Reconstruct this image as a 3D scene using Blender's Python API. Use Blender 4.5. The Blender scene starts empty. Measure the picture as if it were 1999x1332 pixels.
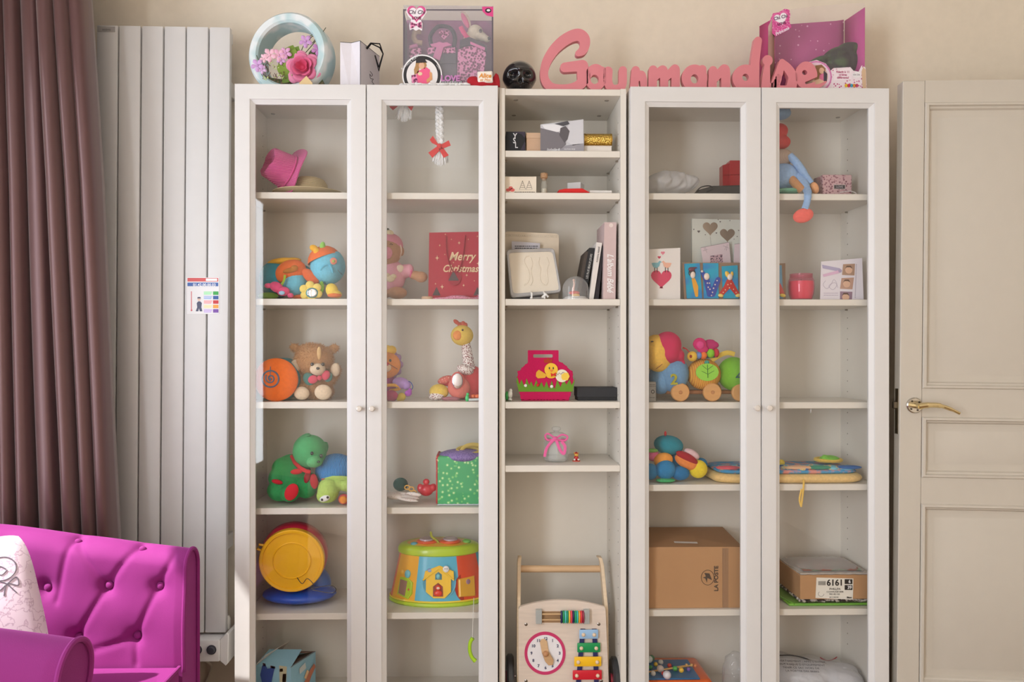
import bpy, bmesh, math, random
import numpy as np
from mathutils import Vector as V, Matrix, Euler
random.seed(7); rng = np.random.RandomState(7)
PI = math.pi; R = math.radians
SC = bpy.context.scene; COL = SC.collection
# ------------------------------------------------------------------ camera
CY, CZ, FPX, PPX, PPY, YAW = -2.37, 1.215, 1510.0, 976.0, 682.0, 0.0208
cam_d = bpy.data.cameras.new('camera'); cam = bpy.data.objects.new('camera', cam_d); COL.objects.link(cam)
cam.location = (0, CY, CZ); cam.rotation_euler = (PI/2, 0, -YAW)
cam_d.sensor_width = 36; cam_d.lens = FPX/1999*36
cam_d.shift_x = (999.5-PPX)/1999; cam_d.shift_y = (PPY-666)/1999
cam_d.clip_start = 0.05
SC.camera = cam
# ------------------------------------------------------------------ world, sun, daylight, exposure
SC.view_settings.view_transform = 'Standard'; SC.view_settings.look = 'None'
SC.view_settings.gamma = 1; SC.view_settings.use_curve_mapping = False
SC.view_settings.exposure = 0.25
w = bpy.data.worlds.new('daylight'); SC.world = w; w.use_nodes = True
w.node_tree.nodes['Background'].inputs[0].default_value = (0.86, 0.92, 1.0, 1)
w.node_tree.nodes['Background'].inputs[1].default_value = 1.6
SUN_DIR = V((0.60, 0.36, -0.90)).normalized()
sd = bpy.data.lights.new('sun', 'SUN'); sd.energy = 7.0; sd.angle = R(0.8); sd.color = (1, .97, .92)
so = bpy.data.objects.new('sun', sd); COL.objects.link(so)
so.rotation_euler = SUN_DIR.to_track_quat('-Z', 'Y').to_euler(); so.location = (-3, -2, 4)
def area(name, loc, rot, sx, sy, e, col):
    d = bpy.data.lights.new(name, 'AREA'); d.shape = 'RECTANGLE'; d.size = sx; d.size_y = sy; d.energy = e; d.color = col
    o = bpy.data.objects.new(name, d); COL.objects.link(o); o.location = loc; o.rotation_euler = rot
    return o
# daylight at the side window, plus an added lamp at an unseen rear one
area('side_window_daylight', (-1.72, -.80, 1.25), (0, R(-90), 0), 2.0, .62, 13, (.86, .93, 1))
area('added_rear_daylight', (-1.72, -3.15, 1.35), (0, R(-90), 0), 2.0, 1.1, 74, (.89, .94, 1))

# ------------------------------------------------------------------ photo-measured points: pixel + real distance -> metres
FW = V((math.sin(YAW), math.cos(YAW), 0)); RT = V((math.cos(YAW), -math.sin(YAW), 0)); UPV = V((0, 0, 1))
def P(px, py, Y):
    d = FW + RT*((px-PPX)/FPX) + UPV*((PPY-py)/FPX)
    t = (Y-CY)/d.y
    return V((0, CY, CZ)) + d*t
def S(Y): return FPX/(Y-CY)
def PX(px, Y): return P(px, 682, Y).x
def PZ(py, Y, px=1000): return P(px, py, Y).z

# ------------------------------------------------------------------ materials
def lin(c):
    return tuple(((x/255)/12.92 if x/255 <= .04045 else ((x/255+.055)/1.055)**2.4) for x in c)
_mc = {}
KIND = {  # roughness, bump scale, bump strength, sheen, colour variation, coat
 'paint': (.42, 60, .02, 0, .02, 0), 'plush': (.95, 420, .55, .5, .16, 0), 'fab': (.9, 900, .25, .3, .10, 0),
 'plastic': (.3, 30, .0, 0, .0, .2), 'paper': (.75, 200, .04, 0, .03, 0), 'wood': (.5, 40, .05, 0, .10, .1),
 'matt': (.8, 90, .05, 0, .04, 0), 'gloss': (.08, 10, 0, 0, 0, .6), 'knit': (.95, 260, .9, .4, .14, 0),
 'yarn': (.95, 300, .9, .4, .12, 0), 'print': (.5, 10, 0, 0, 0, 0)}
def C(r, g, b, kind='matt'):
    key = (r, g, b, kind)
    if key in _mc: return _mc[key]
    m = bpy.data.materials.new('%s_%d_%d_%d' % (kind, r, g, b)); m.use_nodes = True
    nt = m.node_tree; N = nt.nodes; L = nt.links; bs = N['Principled BSDF']
    ro, bsc, bst, sh, cv, coat = KIND[kind]
    base = lin((r, g, b))
    bs.inputs['Roughness'].default_value = ro
    bs.inputs['Base Color'].default_value = (*base, 1)
    if sh: bs.inputs['Sheen Weight'].default_value = sh; bs.inputs['Sheen Roughness'].default_value = .4; bs.inputs['Sheen Tint'].default_value = (*[min(1, x*1.3+.1) for x in base], 1)
    if coat: bs.inputs['Coat Weight'].default_value = coat; bs.inputs['Coat Roughness'].default_value = .1
    tc = N.new('ShaderNodeTexCoord')
    if cv:
        nz = N.new('ShaderNodeTexNoise'); nz.inputs['Scale'].default_value = bsc*.35 if kind != 'wood' else 14; nz.inputs['Detail'].default_value = 4
        if kind == 'wood':
            mp = N.new('ShaderNodeMapping'); mp.inputs['Scale'].default_value = (1, 6, 9); L.new(tc.outputs['Object'], mp.inputs[0]); L.new(mp.outputs[0], nz.inputs['Vector'])
        else: L.new(tc.outputs['Object'], nz.inputs['Vector'])
        mx = N.new('ShaderNodeMix'); mx.data_type = 'RGBA'
        mx.inputs[6].default_value = (*[max(0, x*(1-cv*1.6)) for x in base], 1); mx.inputs[7].default_value = (*[min(1, x*(1+cv)) for x in base], 1)
        L.new(nz.outputs['Fac'], mx.inputs[0]); L.new(mx.outputs[2], bs.inputs['Base Color'])
    if bst:
        n2 = N.new('ShaderNodeTexWave' if kind == 'knit' else 'ShaderNodeTexNoise')
        n2.inputs['Scale'].default_value = bsc
        if kind == 'knit': n2.inputs['Distortion'].default_value = 2
        L.new(tc.outputs['Object'], n2.inputs['Vector'])
        bp = N.new('ShaderNodeBump'); bp.inputs['Strength'].default_value = bst; bp.inputs['Distance'].default_value = .0015
        L.new(n2.outputs['Fac'], bp.inputs['Height']); L.new(bp.outputs[0], bs.inputs['Normal'])
    _mc[key] = m; return m
def spotted(name, a, b, scale, thr=.35, c3=None, kind='v'):
    """two-tone print: voronoi cells or noise patches of colour b on a"""
    if name in _mc: return _mc[name]
    m = bpy.data.materials.new(name); m.use_nodes = True; nt = m.node_tree; N = nt.nodes; L = nt.links; bs = N['Principled BSDF']
    bs.inputs['Roughness'].default_value = .7
    tc = N.new('ShaderNodeTexCoord')
    t = N.new('ShaderNodeTexVoronoi' if kind == 'v' else 'ShaderNodeTexNoise'); t.inputs['Scale'].default_value = scale
    L.new(tc.outputs['Object'], t.inputs['Vector'])
    r = N.new('ShaderNodeValToRGB'); r.color_ramp.interpolation = 'CONSTANT' if kind == 'v' else 'LINEAR'
    e = r.color_ramp.elements; e[0].color = (*lin(b), 1); e[1].position = thr; e[1].color = (*lin(a), 1)
    if kind != 'v': e[0].position = min(thr, .56)-.09; e[1].position = min(thr, .56)+.04
    if c3: q = e.new(thr*.55 if kind == 'v' else min(thr, .56)-.03); q.color = (*lin(c3), 1)
    L.new(t.outputs['Distance' if kind == 'v' else 'Fac'], r.inputs[0]); L.new(r.outputs[0], bs.inputs['Base Color'])
    _mc[name] = m; return m
def striped(name, a, b, scale, axis='X', kind='BANDS', rough=.9, dist=0.0, bump=0.3):
    if name in _mc: return _mc[name]
    m = bpy.data.materials.new(name); m.use_nodes = True; nt = m.node_tree; N = nt.nodes; L = nt.links; bs = N['Principled BSDF']
    bs.inputs['Roughness'].default_value = rough
    tc = N.new('ShaderNodeTexCoord'); t = N.new('ShaderNodeTexWave'); t.inputs['Scale'].default_value = scale; t.bands_direction = axis
    t.inputs['Distortion'].default_value = dist
    L.new(tc.outputs['Object'], t.inputs['Vector'])
    mx = N.new('ShaderNodeMix'); mx.data_type = 'RGBA'; mx.inputs[6].default_value = (*lin(a), 1); mx.inputs[7].default_value = (*lin(b), 1)
    L.new(t.outputs['Fac'], mx.inputs[0]); L.new(mx.outputs[2], bs.inputs['Base Color'])
    if bump:
        bp = N.new('ShaderNodeBump'); bp.inputs['Strength'].default_value = bump; bp.inputs['Distance'].default_value = .002
        L.new(t.outputs['Fac'], bp.inputs['Height']); L.new(bp.outputs[0], bs.inputs['Normal'])
    _mc[name] = m; return m
def metal(r, g, b, ro=.25):
    key = ('metal', r, g, b)
    if key in _mc: return _mc[key]
    m = bpy.data.materials.new('metal_%d_%d_%d' % (r, g, b)); m.use_nodes = True; bs = m.node_tree.nodes['Principled BSDF']
    bs.inputs['Metallic'].default_value = 1; bs.inputs['Roughness'].default_value = ro; bs.inputs['Base Color'].default_value = (*lin((r, g, b)), 1)
    _mc[key] = m; return m
def glassy(name, tint=(1, 1, 1), refl=.8, haze=0.0, hazecol=(1, 1, 1)):
    """thin clear sheet: transparent + fresnel gloss (+ a little milky diffuse for plastics)"""
    if name in _mc: return _mc[name]
    m = bpy.data.materials.new(name); m.use_nodes = True; nt = m.node_tree; N = nt.nodes; L = nt.links
    N.remove(N['Principled BSDF']); out = N['Material Output']
    tr = N.new('ShaderNodeBsdfTransparent'); tr.inputs[0].default_value = (*tint, 1)
    gl = N.new('ShaderNodeBsdfGlossy'); gl.inputs['Roughness'].default_value = .02
    fr = N.new('ShaderNodeFresnel'); ge = N.new('ShaderNodeNewGeometry'); mr = N.new('ShaderNodeMapRange'); mr.inputs['To Min'].default_value = 1.45; mr.inputs['To Max'].default_value = 1/1.45
    L.new(ge.outputs['Backfacing'], mr.inputs['Value']); L.new(mr.outputs[0], fr.inputs[0])
    ml = N.new('ShaderNodeMath'); ml.operation = 'MULTIPLY'; ml.inputs[1].default_value = refl; L.new(fr.outputs[0], ml.inputs[0])
    mx = N.new('ShaderNodeMixShader'); L.new(ml.outputs[0], mx.inputs[0]); L.new(tr.outputs[0], mx.inputs[1]); L.new(gl.outputs[0], mx.inputs[2])
    last = mx
    if haze:
        df = N.new('ShaderNodeBsdfDiffuse'); df.inputs[0].default_value = (*hazecol, 1)
        m2 = N.new('ShaderNodeMixShader'); m2.inputs[0].default_value = haze; L.new(mx.outputs[0], m2.inputs[1]); L.new(df.outputs[0], m2.inputs[2]); last = m2
    L.new(last.outputs[0], out.inputs[0])
    _mc[name] = m; return m

# ------------------------------------------------------------------ mesh builder (one mesh object per build)
class B:
    def __init__(s, M=None): s.bm = bmesh.new(); s.M = M
    def _fin(s, vs, M=None):
        if M is not None: bmesh.ops.transform(s.bm, matrix=M, verts=vs)
        if s.M is not None: bmesh.ops.transform(s.bm, matrix=s.M, verts=vs)
        return s
    def box(s, x0, x1, y0, y1, z0, z1, bev=0, M=None, seg=1):
        t = bmesh.new(); bmesh.ops.create_cube(t, size=1)
        for v in t.verts:
            v.co = V(((x0+x1)/2+v.co.x*(x1-x0), (y0+y1)/2+v.co.y*(y1-y0), (z0+z1)/2+v.co.z*(z1-z0)))
        if bev:
            bev = min(bev, .49*min(abs(x1-x0), abs(y1-y0), abs(z1-z0)))
            bmesh.ops.bevel(t, geom=t.edges[:], offset=bev, segments=seg, affect='EDGES', profile=.5)
        return s._merge(t, M)
    def _merge(s, t, M=None):
        mp = {}
        for v in t.verts: mp[v] = s.bm.verts.new(v.co)
        for f in t.faces:
            try: s.bm.faces.new([mp[v] for v in f.verts])
            except ValueError: pass
        t.free()
        return s._fin(list(mp.values()), M)
    def raw(s, vs, fs, M=None):
        vv = [s.bm.verts.new(v) for v in vs]
        for f in fs:
            try: s.bm.faces.new([vv[i] for i in f])
            except ValueError: pass
        return s._fin(vv, M)
    def ell(s, c, r, rot=(0, 0, 0), seg=20, rings=12):
        if isinstance(r, (int, float)): r = (r, r, r)
        g = bmesh.ops.create_uvsphere(s.bm, u_segments=seg, v_segments=rings, radius=1)
        M = Matrix.Translation(c) @ Euler(rot).to_matrix().to_4x4() @ Matrix.Diagonal((*r, 1))
        return s._fin(g['verts'], M)
    def E(s, cx, cy, rx, rz, Y, rd=None, rot=0, seg=20, rings=12):
        """ellipsoid measured in the photo: centre and radii in pixels at distance Y, rot in degrees"""
        k = 1/S(Y); rd = min(rx, rz) if rd is None else rd
        return s.ell(P(cx, cy, Y), (rx*k, rd*k, rz*k), (0, R(rot), 0), seg, rings)
    def cyl(s, a, b, r0, r1=None, seg=20, caps=True):
        a = V(a); b = V(b); r1 = r0 if r1 is None else r1; d = b-a
        g = bmesh.ops.create_cone(s.bm, cap_ends=caps, segments=seg, radius1=r0, radius2=r1, depth=d.length)
        return s._fin(g['verts'], Matrix.Translation((a+b)/2) @ d.to_track_quat('Z', 'Y').to_matrix().to_4x4())
    def tube(s, pts, r, seg=8, closed=False, flat=None):
        pts = [V(p) for p in pts]; n = len(pts); rr = r if isinstance(r, (list, tuple)) else [r]*n
        rings = []; up = V((0, 1, 0))
        for i, p in enumerate(pts):
            a = pts[(i-1) % n] if (closed or i > 0) else p; b = pts[(i+1) % n] if (closed or i < n-1) else p
            t = (b-a).normalized() if (b-a).length > 1e-9 else V((0, 0, 1))
            u = up - t*up.dot(t)
            if u.length < .05: u = V((1, 0, 0)) - t*t.x
            u.normalize(); up = u; w_ = t.cross(u)
            fl = flat or 1
            rings.append([s.bm.verts.new(p + u*math.cos(q)*rr[i]*fl + w_*math.sin(q)*rr[i]) for q in [2*PI*k/seg for k in range(seg)]])
        allv = [v for g in rings for v in g]
        for i in range(n if closed else n-1):
            A, Bq = rings[i], rings[(i+1) % n]
            for k in range(seg): s.bm.faces.new((A[k], A[(k+1) % seg], Bq[(k+1) % seg], Bq[k]))
        if not closed:
            s.bm.faces.new(rings[0][::-1]); s.bm.faces.new(rings[-1])
        return s._fin(allv)
    def lathe(s, prof, c, seg=28, M=None, ang=None):
        c = V(c); rings = []; allv = []
        for r, z in prof:
            if r < 1e-6: g = [s.bm.verts.new((0, 0, z))]
            else: g = [s.bm.verts.new((r*math.cos(2*PI*k/seg), r*math.sin(2*PI*k/seg), z)) for k in range(seg)]
            rings.append(g); allv += g
        for A, Q in zip(rings, rings[1:]):
            for k in range(seg):
                k2 = (k+1) % seg
                if len(A) == 1 and len(Q) == 1: continue
                if len(A) == 1: f = (A[0], Q[k2], Q[k])
                elif len(Q) == 1: f = (A[k], A[k2], Q[0])
                else: f = (A[k], A[k2], Q[k2], Q[k])
                try: s.bm.faces.new(f)
                except ValueError: pass
        T = Matrix.Translation(c)
        return s._fin(allv, T @ M if M is not None else T)
    def prism(s, poly, y0, y1, M=None, bev=0):
        """poly: list of (x, z); extruded from y0 to y1"""
        t = bmesh.new()
        a = [t.verts.new((x, y0, z)) for x, z in poly]; b = [t.verts.new((x, y1, z)) for x, z in poly]
        n = len(poly)
        t.faces.new(a); t.faces.new(b[::-1])
        for i in range(n): t.faces.new((a[i], b[i], b[(i+1) % n], a[(i+1) % n]))
        bmesh.ops.recalc_face_normals(t, faces=t.faces[:])
        if bev: bmesh.ops.bevel(t, geom=[e for e in t.edges if abs(e.verts[0].co.y-e.verts[1].co.y) < 1e-9 and abs(e.verts[0].co.y-y0) < 1e-9], offset=bev, segments=1, affect='EDGES')
        return s._merge(t, M)
    def pp(s, pix, Y, th, bev=0):
        """outline measured in the photo at distance Y, th metres thick towards the back"""
        return s.prism([(P(x, y, Y).x, P(x, y, Y).z) for x, y in pix], Y, Y+th, None, bev)
    def field(s, fn, bx, Y, th, step=2.0):
        """marching squares of fn(px, py) > 0, extruded from Y to Y+th"""
        xs = np.arange(bx[0], bx[2]+step, step); ys = np.arange(bx[1], bx[3]+step, step)
        GX, GY = np.meshgrid(xs, ys, indexing='ij'); F = fn(GX, GY); F[np.abs(F) < 1e-4] = 1e-4
        vc = {}
        def vert(x, y):
            k = (round(x, 2), round(y, 2))
            if k not in vc:
                p = P(x, y, Y); vc[k] = (s.bm.verts.new(p), s.bm.verts.new((p.x, Y+th, p.z)))
            return vc[k]
        for i in range(len(xs)-1):
            for j in range(len(ys)-1):
                cs = [(i, j), (i, j+1), (i+1, j+1), (i+1, j)]
                f = [F[c] for c in cs]
                if max(f) <= 0: continue
                poly = []
                for k in range(4):
                    a, b = cs[k], cs[(k+1) % 4]; fa, fb = f[k], f[(k+1) % 4]
                    if fa > 0: poly.append((xs[a[0]], ys[a[1]], 0))
                    if (fa > 0) != (fb > 0):
                        t = fa/(fa-fb); poly.append((xs[a[0]]+(xs[b[0]]-xs[a[0]])*t, ys[a[1]]+(ys[b[1]]-ys[a[1]])*t, 1 if fa > 0 else 2))
                vs = [vert(x, y) for x, y, q in poly]
                u = []
                for q in vs:
                    if q not in u: u.append(q)
                if len(u) < 3: continue
                try:
                    s.bm.faces.new([q[0] for q in u]); s.bm.faces.new([q[1] for q in u][::-1])
                except ValueError: pass
                for k in range(len(poly)):
                    if poly[k][2] == 1 and poly[(k+1) % len(poly)][2] == 2:
                        a, b = vs[k], vs[(k+1) % len(vs)]
                        if a is not b:
                            try: s.bm.faces.new((a[1], b[1], b[0], a[0]))
                            except ValueError: pass
        return s
def link(name, data=None):
    o = bpy.data.objects.new(name, data); COL.objects.link(o); return o
def mesh_of(b, name, smooth=40):
    me = bpy.data.meshes.new(name); bmesh.ops.recalc_face_normals(b.bm, faces=b.bm.faces[:]); b.bm.to_mesh(me); b.bm.free()
    if smooth:
        me.shade_smooth(); me.set_sharp_from_angle(angle=R(smooth))
    return me
def blob(b, vox=.004, it=3):
    """fuse overlapping volumes into one continuous skin"""
    me = bpy.data.meshes.new('t'); b.bm.to_mesh(me); b.bm.free()
    o = bpy.data.objects.new('t', me); COL.objects.link(o)
    m = o.modifiers.new('r', 'REMESH'); m.mode = 'VOXEL'; m.voxel_size = vox
    m2 = o.modifiers.new('s', 'SMOOTH'); m2.iterations = it; m2.factor = .6
    dg = bpy.context.evaluated_depsgraph_get(); me2 = bpy.data.meshes.new_from_object(o.evaluated_get(dg))
    bpy.data.objects.remove(o); bpy.data.meshes.remove(me)
    r = B(); r.bm.from_mesh(me2); bpy.data.meshes.remove(me2); return r
class T:
    """a thing: Empty at its base that parents its parts; shapes are given in world metres"""
    def __init__(s, name, label, cat, org, group=None):
        s.e = link(name); s.o = V(org); s.e.location = s.o; s.e['label'] = label; s.e['category'] = cat; s.e.empty_display_size = .02
        if group: s.e['group'] = group
    def add(s, name, b, m, parent=None, label=None, smooth=40, kind=None):
        bmesh.ops.translate(b.bm, verts=b.bm.verts[:], vec=-s.o)
        o = link(name, mesh_of(b, name, smooth)); o.data.materials.append(m)
        o.parent = parent or s.e
        if label: o['label'] = label
        if kind: o['kind'] = kind
        return o
    def same(s, name, src, loc, parent=None, rot=None):
        """copy of a part (shared mesh) moved by loc"""
        o = src.copy(); o.name = name; COL.objects.link(o); o.parent = parent or s.e; o.location = V(src.location)+V(loc)
        return o
def solo(name, label, cat, b, m, org=None, group=None, smooth=40):
    if org is None: 
        cs = [v.co for v in b.bm.verts]; org = V((sum(c.x for c in cs)/len(cs), sum(c.y for c in cs)/len(cs), min(c.z for c in cs)))
    bmesh.ops.translate(b.bm, verts=b.bm.verts[:], vec=-V(org))
    o = link(name, mesh_of(b, name, smooth)); o.location = org; o.data.materials.append(m)
    o['label'] = label; o['category'] = cat
    if group: o['group'] = group
    return o
def struct(name, b, m, parent=None, smooth=30):
    o = link(name, mesh_of(b, name, smooth)); o.data.materials.append(m)
    if parent: o.parent = parent
    else: o['kind'] = 'structure'
    return o
def text(t, s, loc, size, m, ext=.0002, shear=0, rot=(PI/2, 0, 0), align='CENTER', bold=0, parent=None, name='lettering', sx=1.0):
    cu = bpy.data.curves.new('t', 'FONT'); cu.body = s; cu.size = size; cu.align_x = align; cu.align_y = 'CENTER'; cu.extrude = ext; cu.shear = shear; cu.offset = bold; cu.resolution_u = 3
    o = bpy.data.objects.new('t', cu); COL.objects.link(o)
    dg = bpy.context.evaluated_depsgraph_get(); me = bpy.data.meshes.new_from_object(o.evaluated_get(dg))
    bpy.data.objects.remove(o)
    me.transform(Matrix.Translation(V(loc)-t.o) @ Euler(rot).to_matrix().to_4x4() @ Matrix.Diagonal((sx, 1, 1, 1)))
    me.materials.clear(); me.materials.append(m)
    q = link(name, me); q.parent = parent or t.e
    return q
# 2-D fields in photo pixels
def f_stroke(pts, r):
    rr = r if isinstance(r, (list, tuple)) else [r]*len(pts)
    def f(X, Y_):
        best = np.full(X.shape, -1e9)
        for (a, b, ra, rb) in zip(pts, pts[1:], rr, rr[1:]):
            dx, dy = b[0]-a[0], b[1]-a[1]; L2 = dx*dx+dy*dy+1e-9
            t = np.clip(((X-a[0])*dx+(Y_-a[1])*dy)/L2, 0, 1)
            d = np.hypot(X-a[0]-t*dx, Y_-a[1]-t*dy)
            best = np.maximum(best, ra+(rb-ra)*t-d)
        return best
    return f
def f_soft(pts, r):
    q = spline([(a, b_, c_) for (a, b_), c_ in zip(pts, r)], 5); return f_stroke([(a, b_) for a, b_, c_ in q], [c_ for a, b_, c_ in q])
def f_or(*fs): return lambda X, Y_: np.max([f(X, Y_) for f in fs], axis=0)
def f_not(f, g): return lambda X, Y_: np.minimum(f(X, Y_), -g(X, Y_))
def f_ell(cx, cy, rx, ry): return lambda X, Y_: (1-np.hypot((X-cx)/rx, (Y_-cy)/ry))*min(rx, ry)
def f_clip(f, ymax): return lambda X, Y_: np.minimum(f(X, Y_), ymax-Y_)
def spline(pts, n=8, closed=False):
    pts = [tuple(p) for p in pts]; out = []; m = len(pts)
    for i in range(m if closed else m-1):
        p0 = pts[(i-1) % m] if (closed or i > 0) else pts[i]; p1 = pts[i]; p2 = pts[(i+1) % m]; p3 = pts[(i+2) % m] if (closed or i+2 < m) else p2
        for k in range(n):
            t = k/n
            out.append(tuple(.5*((2*b)+(-a+c)*t+(2*a-5*b+4*c-d)*t*t+(-a+3*b-3*c+d)*t**3) for a, b, c, d in zip(p0, p1, p2, p3)))
    if not closed: out.append(pts[-1])
    return out
def heart(cx, cy, r, n=28, rot=0):
    o = []
    for k in range(n):
        t = 2*PI*k/n; x = 16*math.sin(t)**3; y = 13*math.cos(t)-5*math.cos(2*t)-2*math.cos(3*t)-math.cos(4*t)
        x, y = x/17*r, -y/17*r; a = R(rot)
        o.append((cx+x*math.cos(a)-y*math.sin(a), cy+x*math.sin(a)+y*math.cos(a)))
    return o
def ovl(cx, cy, rx, ry, n=24): return [(cx+rx*math.cos(2*PI*k/n), cy+ry*math.sin(2*PI*k/n)) for k in range(n)]

# ------------------------------------------------------------------ the room
WALLY = 0.30
WH = C(222, 220, 219, 'paint'); WHI = C(226, 220, 210, 'paint'); BEIGE = C(237, 225, 207, 'matt'); DOORM = C(203, 195, 183, 'paint')  # WHI: carcass white, tinted warm to stand in for bounce light inside
def plane_wall(name, x0, x1, y0, y1, z0, z1, m): return struct(name, B().box(x0, x1, y0, y1, z0, z1), m)
RX0, RX1, RY0 = -1.78, 2.12, -4.2
plane_wall('wall_back', RX0-.1, RX1+.1, WALLY, WALLY+.1, 0, 2.75, BEIGE)
plane_wall('wall_right', RX1, RX1+.1, RY0, WALLY, 0, 2.75, BEIGE)
struct('wall_left', B().box(RX0-.12, RX0, -.45, WALLY, 0, 2.75).box(RX0-.12, RX0, -2.6, -2.15, 0, 2.75).box(RX0-.12, RX0, RY0, -3.8, 0, 2.75)
       .box(RX0-.12, RX0, -2.15, -.45, 2.28, 2.75).box(RX0-.12, RX0, -3.8, -2.6, 2.28, 2.75), BEIGE)
plane_wall('wall_front', RX0-.1, RX1+.1, RY0-.1, RY0, 0, 2.75, BEIGE)
def window(name, M, w_, h, n):
    e = None; b = B(M)
    b.box(0, w_, -.03, .03, 0, .07).box(0, w_, -.03, .03, h-.07, h).box(0, .07, -.03, .03, .07, h-.07).box(w_-.07, w_, -.03, .03, .07, h-.07)
    fr = struct(name, b, WH)
    for i in range(1, n):
        struct('mullion', B(M).box(w_*i/n-.035, w_*i/n+.035, -.028, .028, .07, h-.07), WH, fr)
    for i in range(n):
        struct('pane', B(M).box(w_*i/n+.035, w_*(i+1)/n-.035, -.004, .004, .07, h-.07), glassy('window_glass', refl=.6), fr)
window('window_1', Matrix.Translation((RX0-.06, -2.15, 0)) @ Matrix.Rotation(PI/2, 4, 'Z'), 1.7, 2.28, 2)
window('added_window_2', Matrix.Translation((RX0-.06, -3.8, 0)) @ Matrix.Rotation(PI/2, 4, 'Z'), 1.2, 2.28, 2)  # out of view, added with its lamp for light from behind left
plane_wall('ceiling', RX0-.1, RX1+.1, RY0-.1, WALLY+.1, 2.75, 2.85, C(235, 232, 226, 'matt'))
fl = B(); fl.box(RX0-.1, RX1+.1, RY0-.1, WALLY+.1, -.05, 0)
struct('floor', fl, C(158, 130, 104, 'wood'))
bb = B(); bb.box(RX0, RX1, WALLY-.016, WALLY, 0, .185).box(RX0, RX1, WALLY-.024, WALLY, .185, .214, .004)
struct('baseboard_back', bb, C(205, 192, 172, 'paint'))

# ------------------------------------------------------------------ door_1 : panelled door standing open against the back wall
A = P(1763, 155, -.02); 
DM = Matrix.Translation((A.x, -.02, 0)) @ Matrix.Rotation(R(-4.6), 4, 'Z') @ Matrix.Translation((0, 0, 2.04)) @ Matrix.Rotation(R(.55), 4, 'Y') @ Matrix.Translation((0, 0, -2.04))
def panel_rings(b, x0, x1, z0, z1, rings):
    """rectangular loops (inset, y) bridged: mouldings and recessed fields"""
    loops = []
    for ins, y in rings:
        loops.append([b.bm.verts.new(p) for p in ((x0+ins, y, z0+ins), (x1-ins, y, z0+ins), (x1-ins, y, z1-ins), (x0+ins, y, z1-ins))])
    for A_, Q in zip(loops, loops[1:]):
        for k in range(4): b.bm.faces.new((A_[k], A_[(k+1) % 4], Q[(k+1) % 4], Q[k]))
    b.bm.faces.new(loops[-1])
    b._fin([v for l in loops for v in l])
DW, DH = .80, 2.04
pan = [(.066, .734, 1.095, 1.972), (.066, .734, .822, 1.008), (.066, .734, .19, .742)]
b = B(DM)
b.box(0, .066, 0, .04, 0, DH, .002).box(.734, DW, 0, .04, 0, DH, .002)
zs = [0, .19, .742, .822, 1.008, 1.095, 1.972, DH]
for a0, a1 in ((0, .19), (.742, .822), (1.008, 1.095), (1.972, DH)): b.box(.066, .734, 0, .04, a0, a1)
door = struct('door_1', b, DOORM)
for q in pan:
    b = B(DM); panel_rings(b, q[0], q[1], q[2], q[3], [(0, .0), (.003, -.006), (.009, -.007), (.012, .002), (.017, .004), (.021, .012), (.04, .012), (.046, .009)])
    struct('panel', b, DOORM, door)
hz = 1.215-(792-682)/640
b = B(DM); b.lathe([(0, .0), (.024, .0), (.024, .005), (.021, .008), (0, .008)], (.042, 0, hz), M=Matrix.Rotation(PI/2, 4, 'X'))
hr = struct('handle_rosette', b, metal(200, 195, 185, .2), door)
b = B(DM)
for a in (0.7, 2.2, 3.9, 5.2): b.cyl((.042+.016*math.cos(a), -.007, hz+.016*math.sin(a)), (.042+.016*math.cos(a), -.0095, hz+.016*math.sin(a)), .003, seg=8)
struct('screw', b, metal(90, 85, 80), door)
b = B(DM); b.cyl((.042, 0, hz), (.042, -.045, hz), .009)
b.tube(spline([(.035, -.045, hz), (.06, -.048, hz+.004), (.095, -.046, hz+.003), (.13, -.044, hz-.008), (.155, -.045, hz-.020)], 5), [.009]*6+[.008]*5+[.006]*5+[.0045]*5, 10)
struct('handle', b, metal(214, 196, 150, .18), door)
b = B(DM); b.box(-.0015, 0, .010, .030, hz-.09, hz+.05)
struct('latch_plate', b, metal(150, 140, 120, .35), door)
b = B(DM); b.box(-.012, 0, .014, .026, hz-.012, hz+.010, .002)
struct('latch_bolt', b, metal(120, 110, 95, .3), door)

# ------------------------------------------------------------------ bookcases
DY0, DY1 = -.02, 0.0      # door front / back
CB = .265                 # back panel
GL = glassy('door_glass', refl=.85)
TOPZ = PZ(165, -.02, 700)
def door_leaf(t, x0, x1, knob_side):
    z0, z1 = .105, TOPZ; st = .046
    b = B(); 
    loops = []
    for ins, y in [(0, DY1), (0, DY0+.001), (.001, DY0), (st-.004, DY0), (st-.001, DY0+.001), (st, DY0+.004), (st+.009, DY0+.010), (st+.0125, DY0+.012), (st+.0125, DY1), (0, DY1)]:
        loops.append([b.bm.verts.new(p) for p in ((x0+ins, y, z0+ins), (x1-ins, y, z0+ins), (x1-ins, y, z1-ins), (x0+ins, y, z1-ins))])
    for A_, Q in zip(loops, loops[1:]):
        for k in range(4): b.bm.faces.new((A_[k], A_[(k+1) % 4], Q[(k+1) % 4], Q[k]))
    d = t.add('door', b, WH, smooth=20)
    g = st+.0125
    t.add('glass_pane', B().box(x0+g-.004, x1-g+.004, -.0075, -.0035, z0+g-.004, z1-g+.004), GL, d)
    kx = x1-.0175 if knob_side > 0 else x0+.0175
    kz = PZ(797, DY0)
    t.add('knob', B().lathe([(0, 0), (.006, 0), (.0045, .006), (.0045, .010), (.0085, .015), (.0095, .019), (.007, .0225), (0, .0235)], (kx, DY0, kz), 18, Matrix.Rotation(PI/2, 4, 'X')), C(222, 214, 205, 'gloss'), d)
    return d
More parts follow.
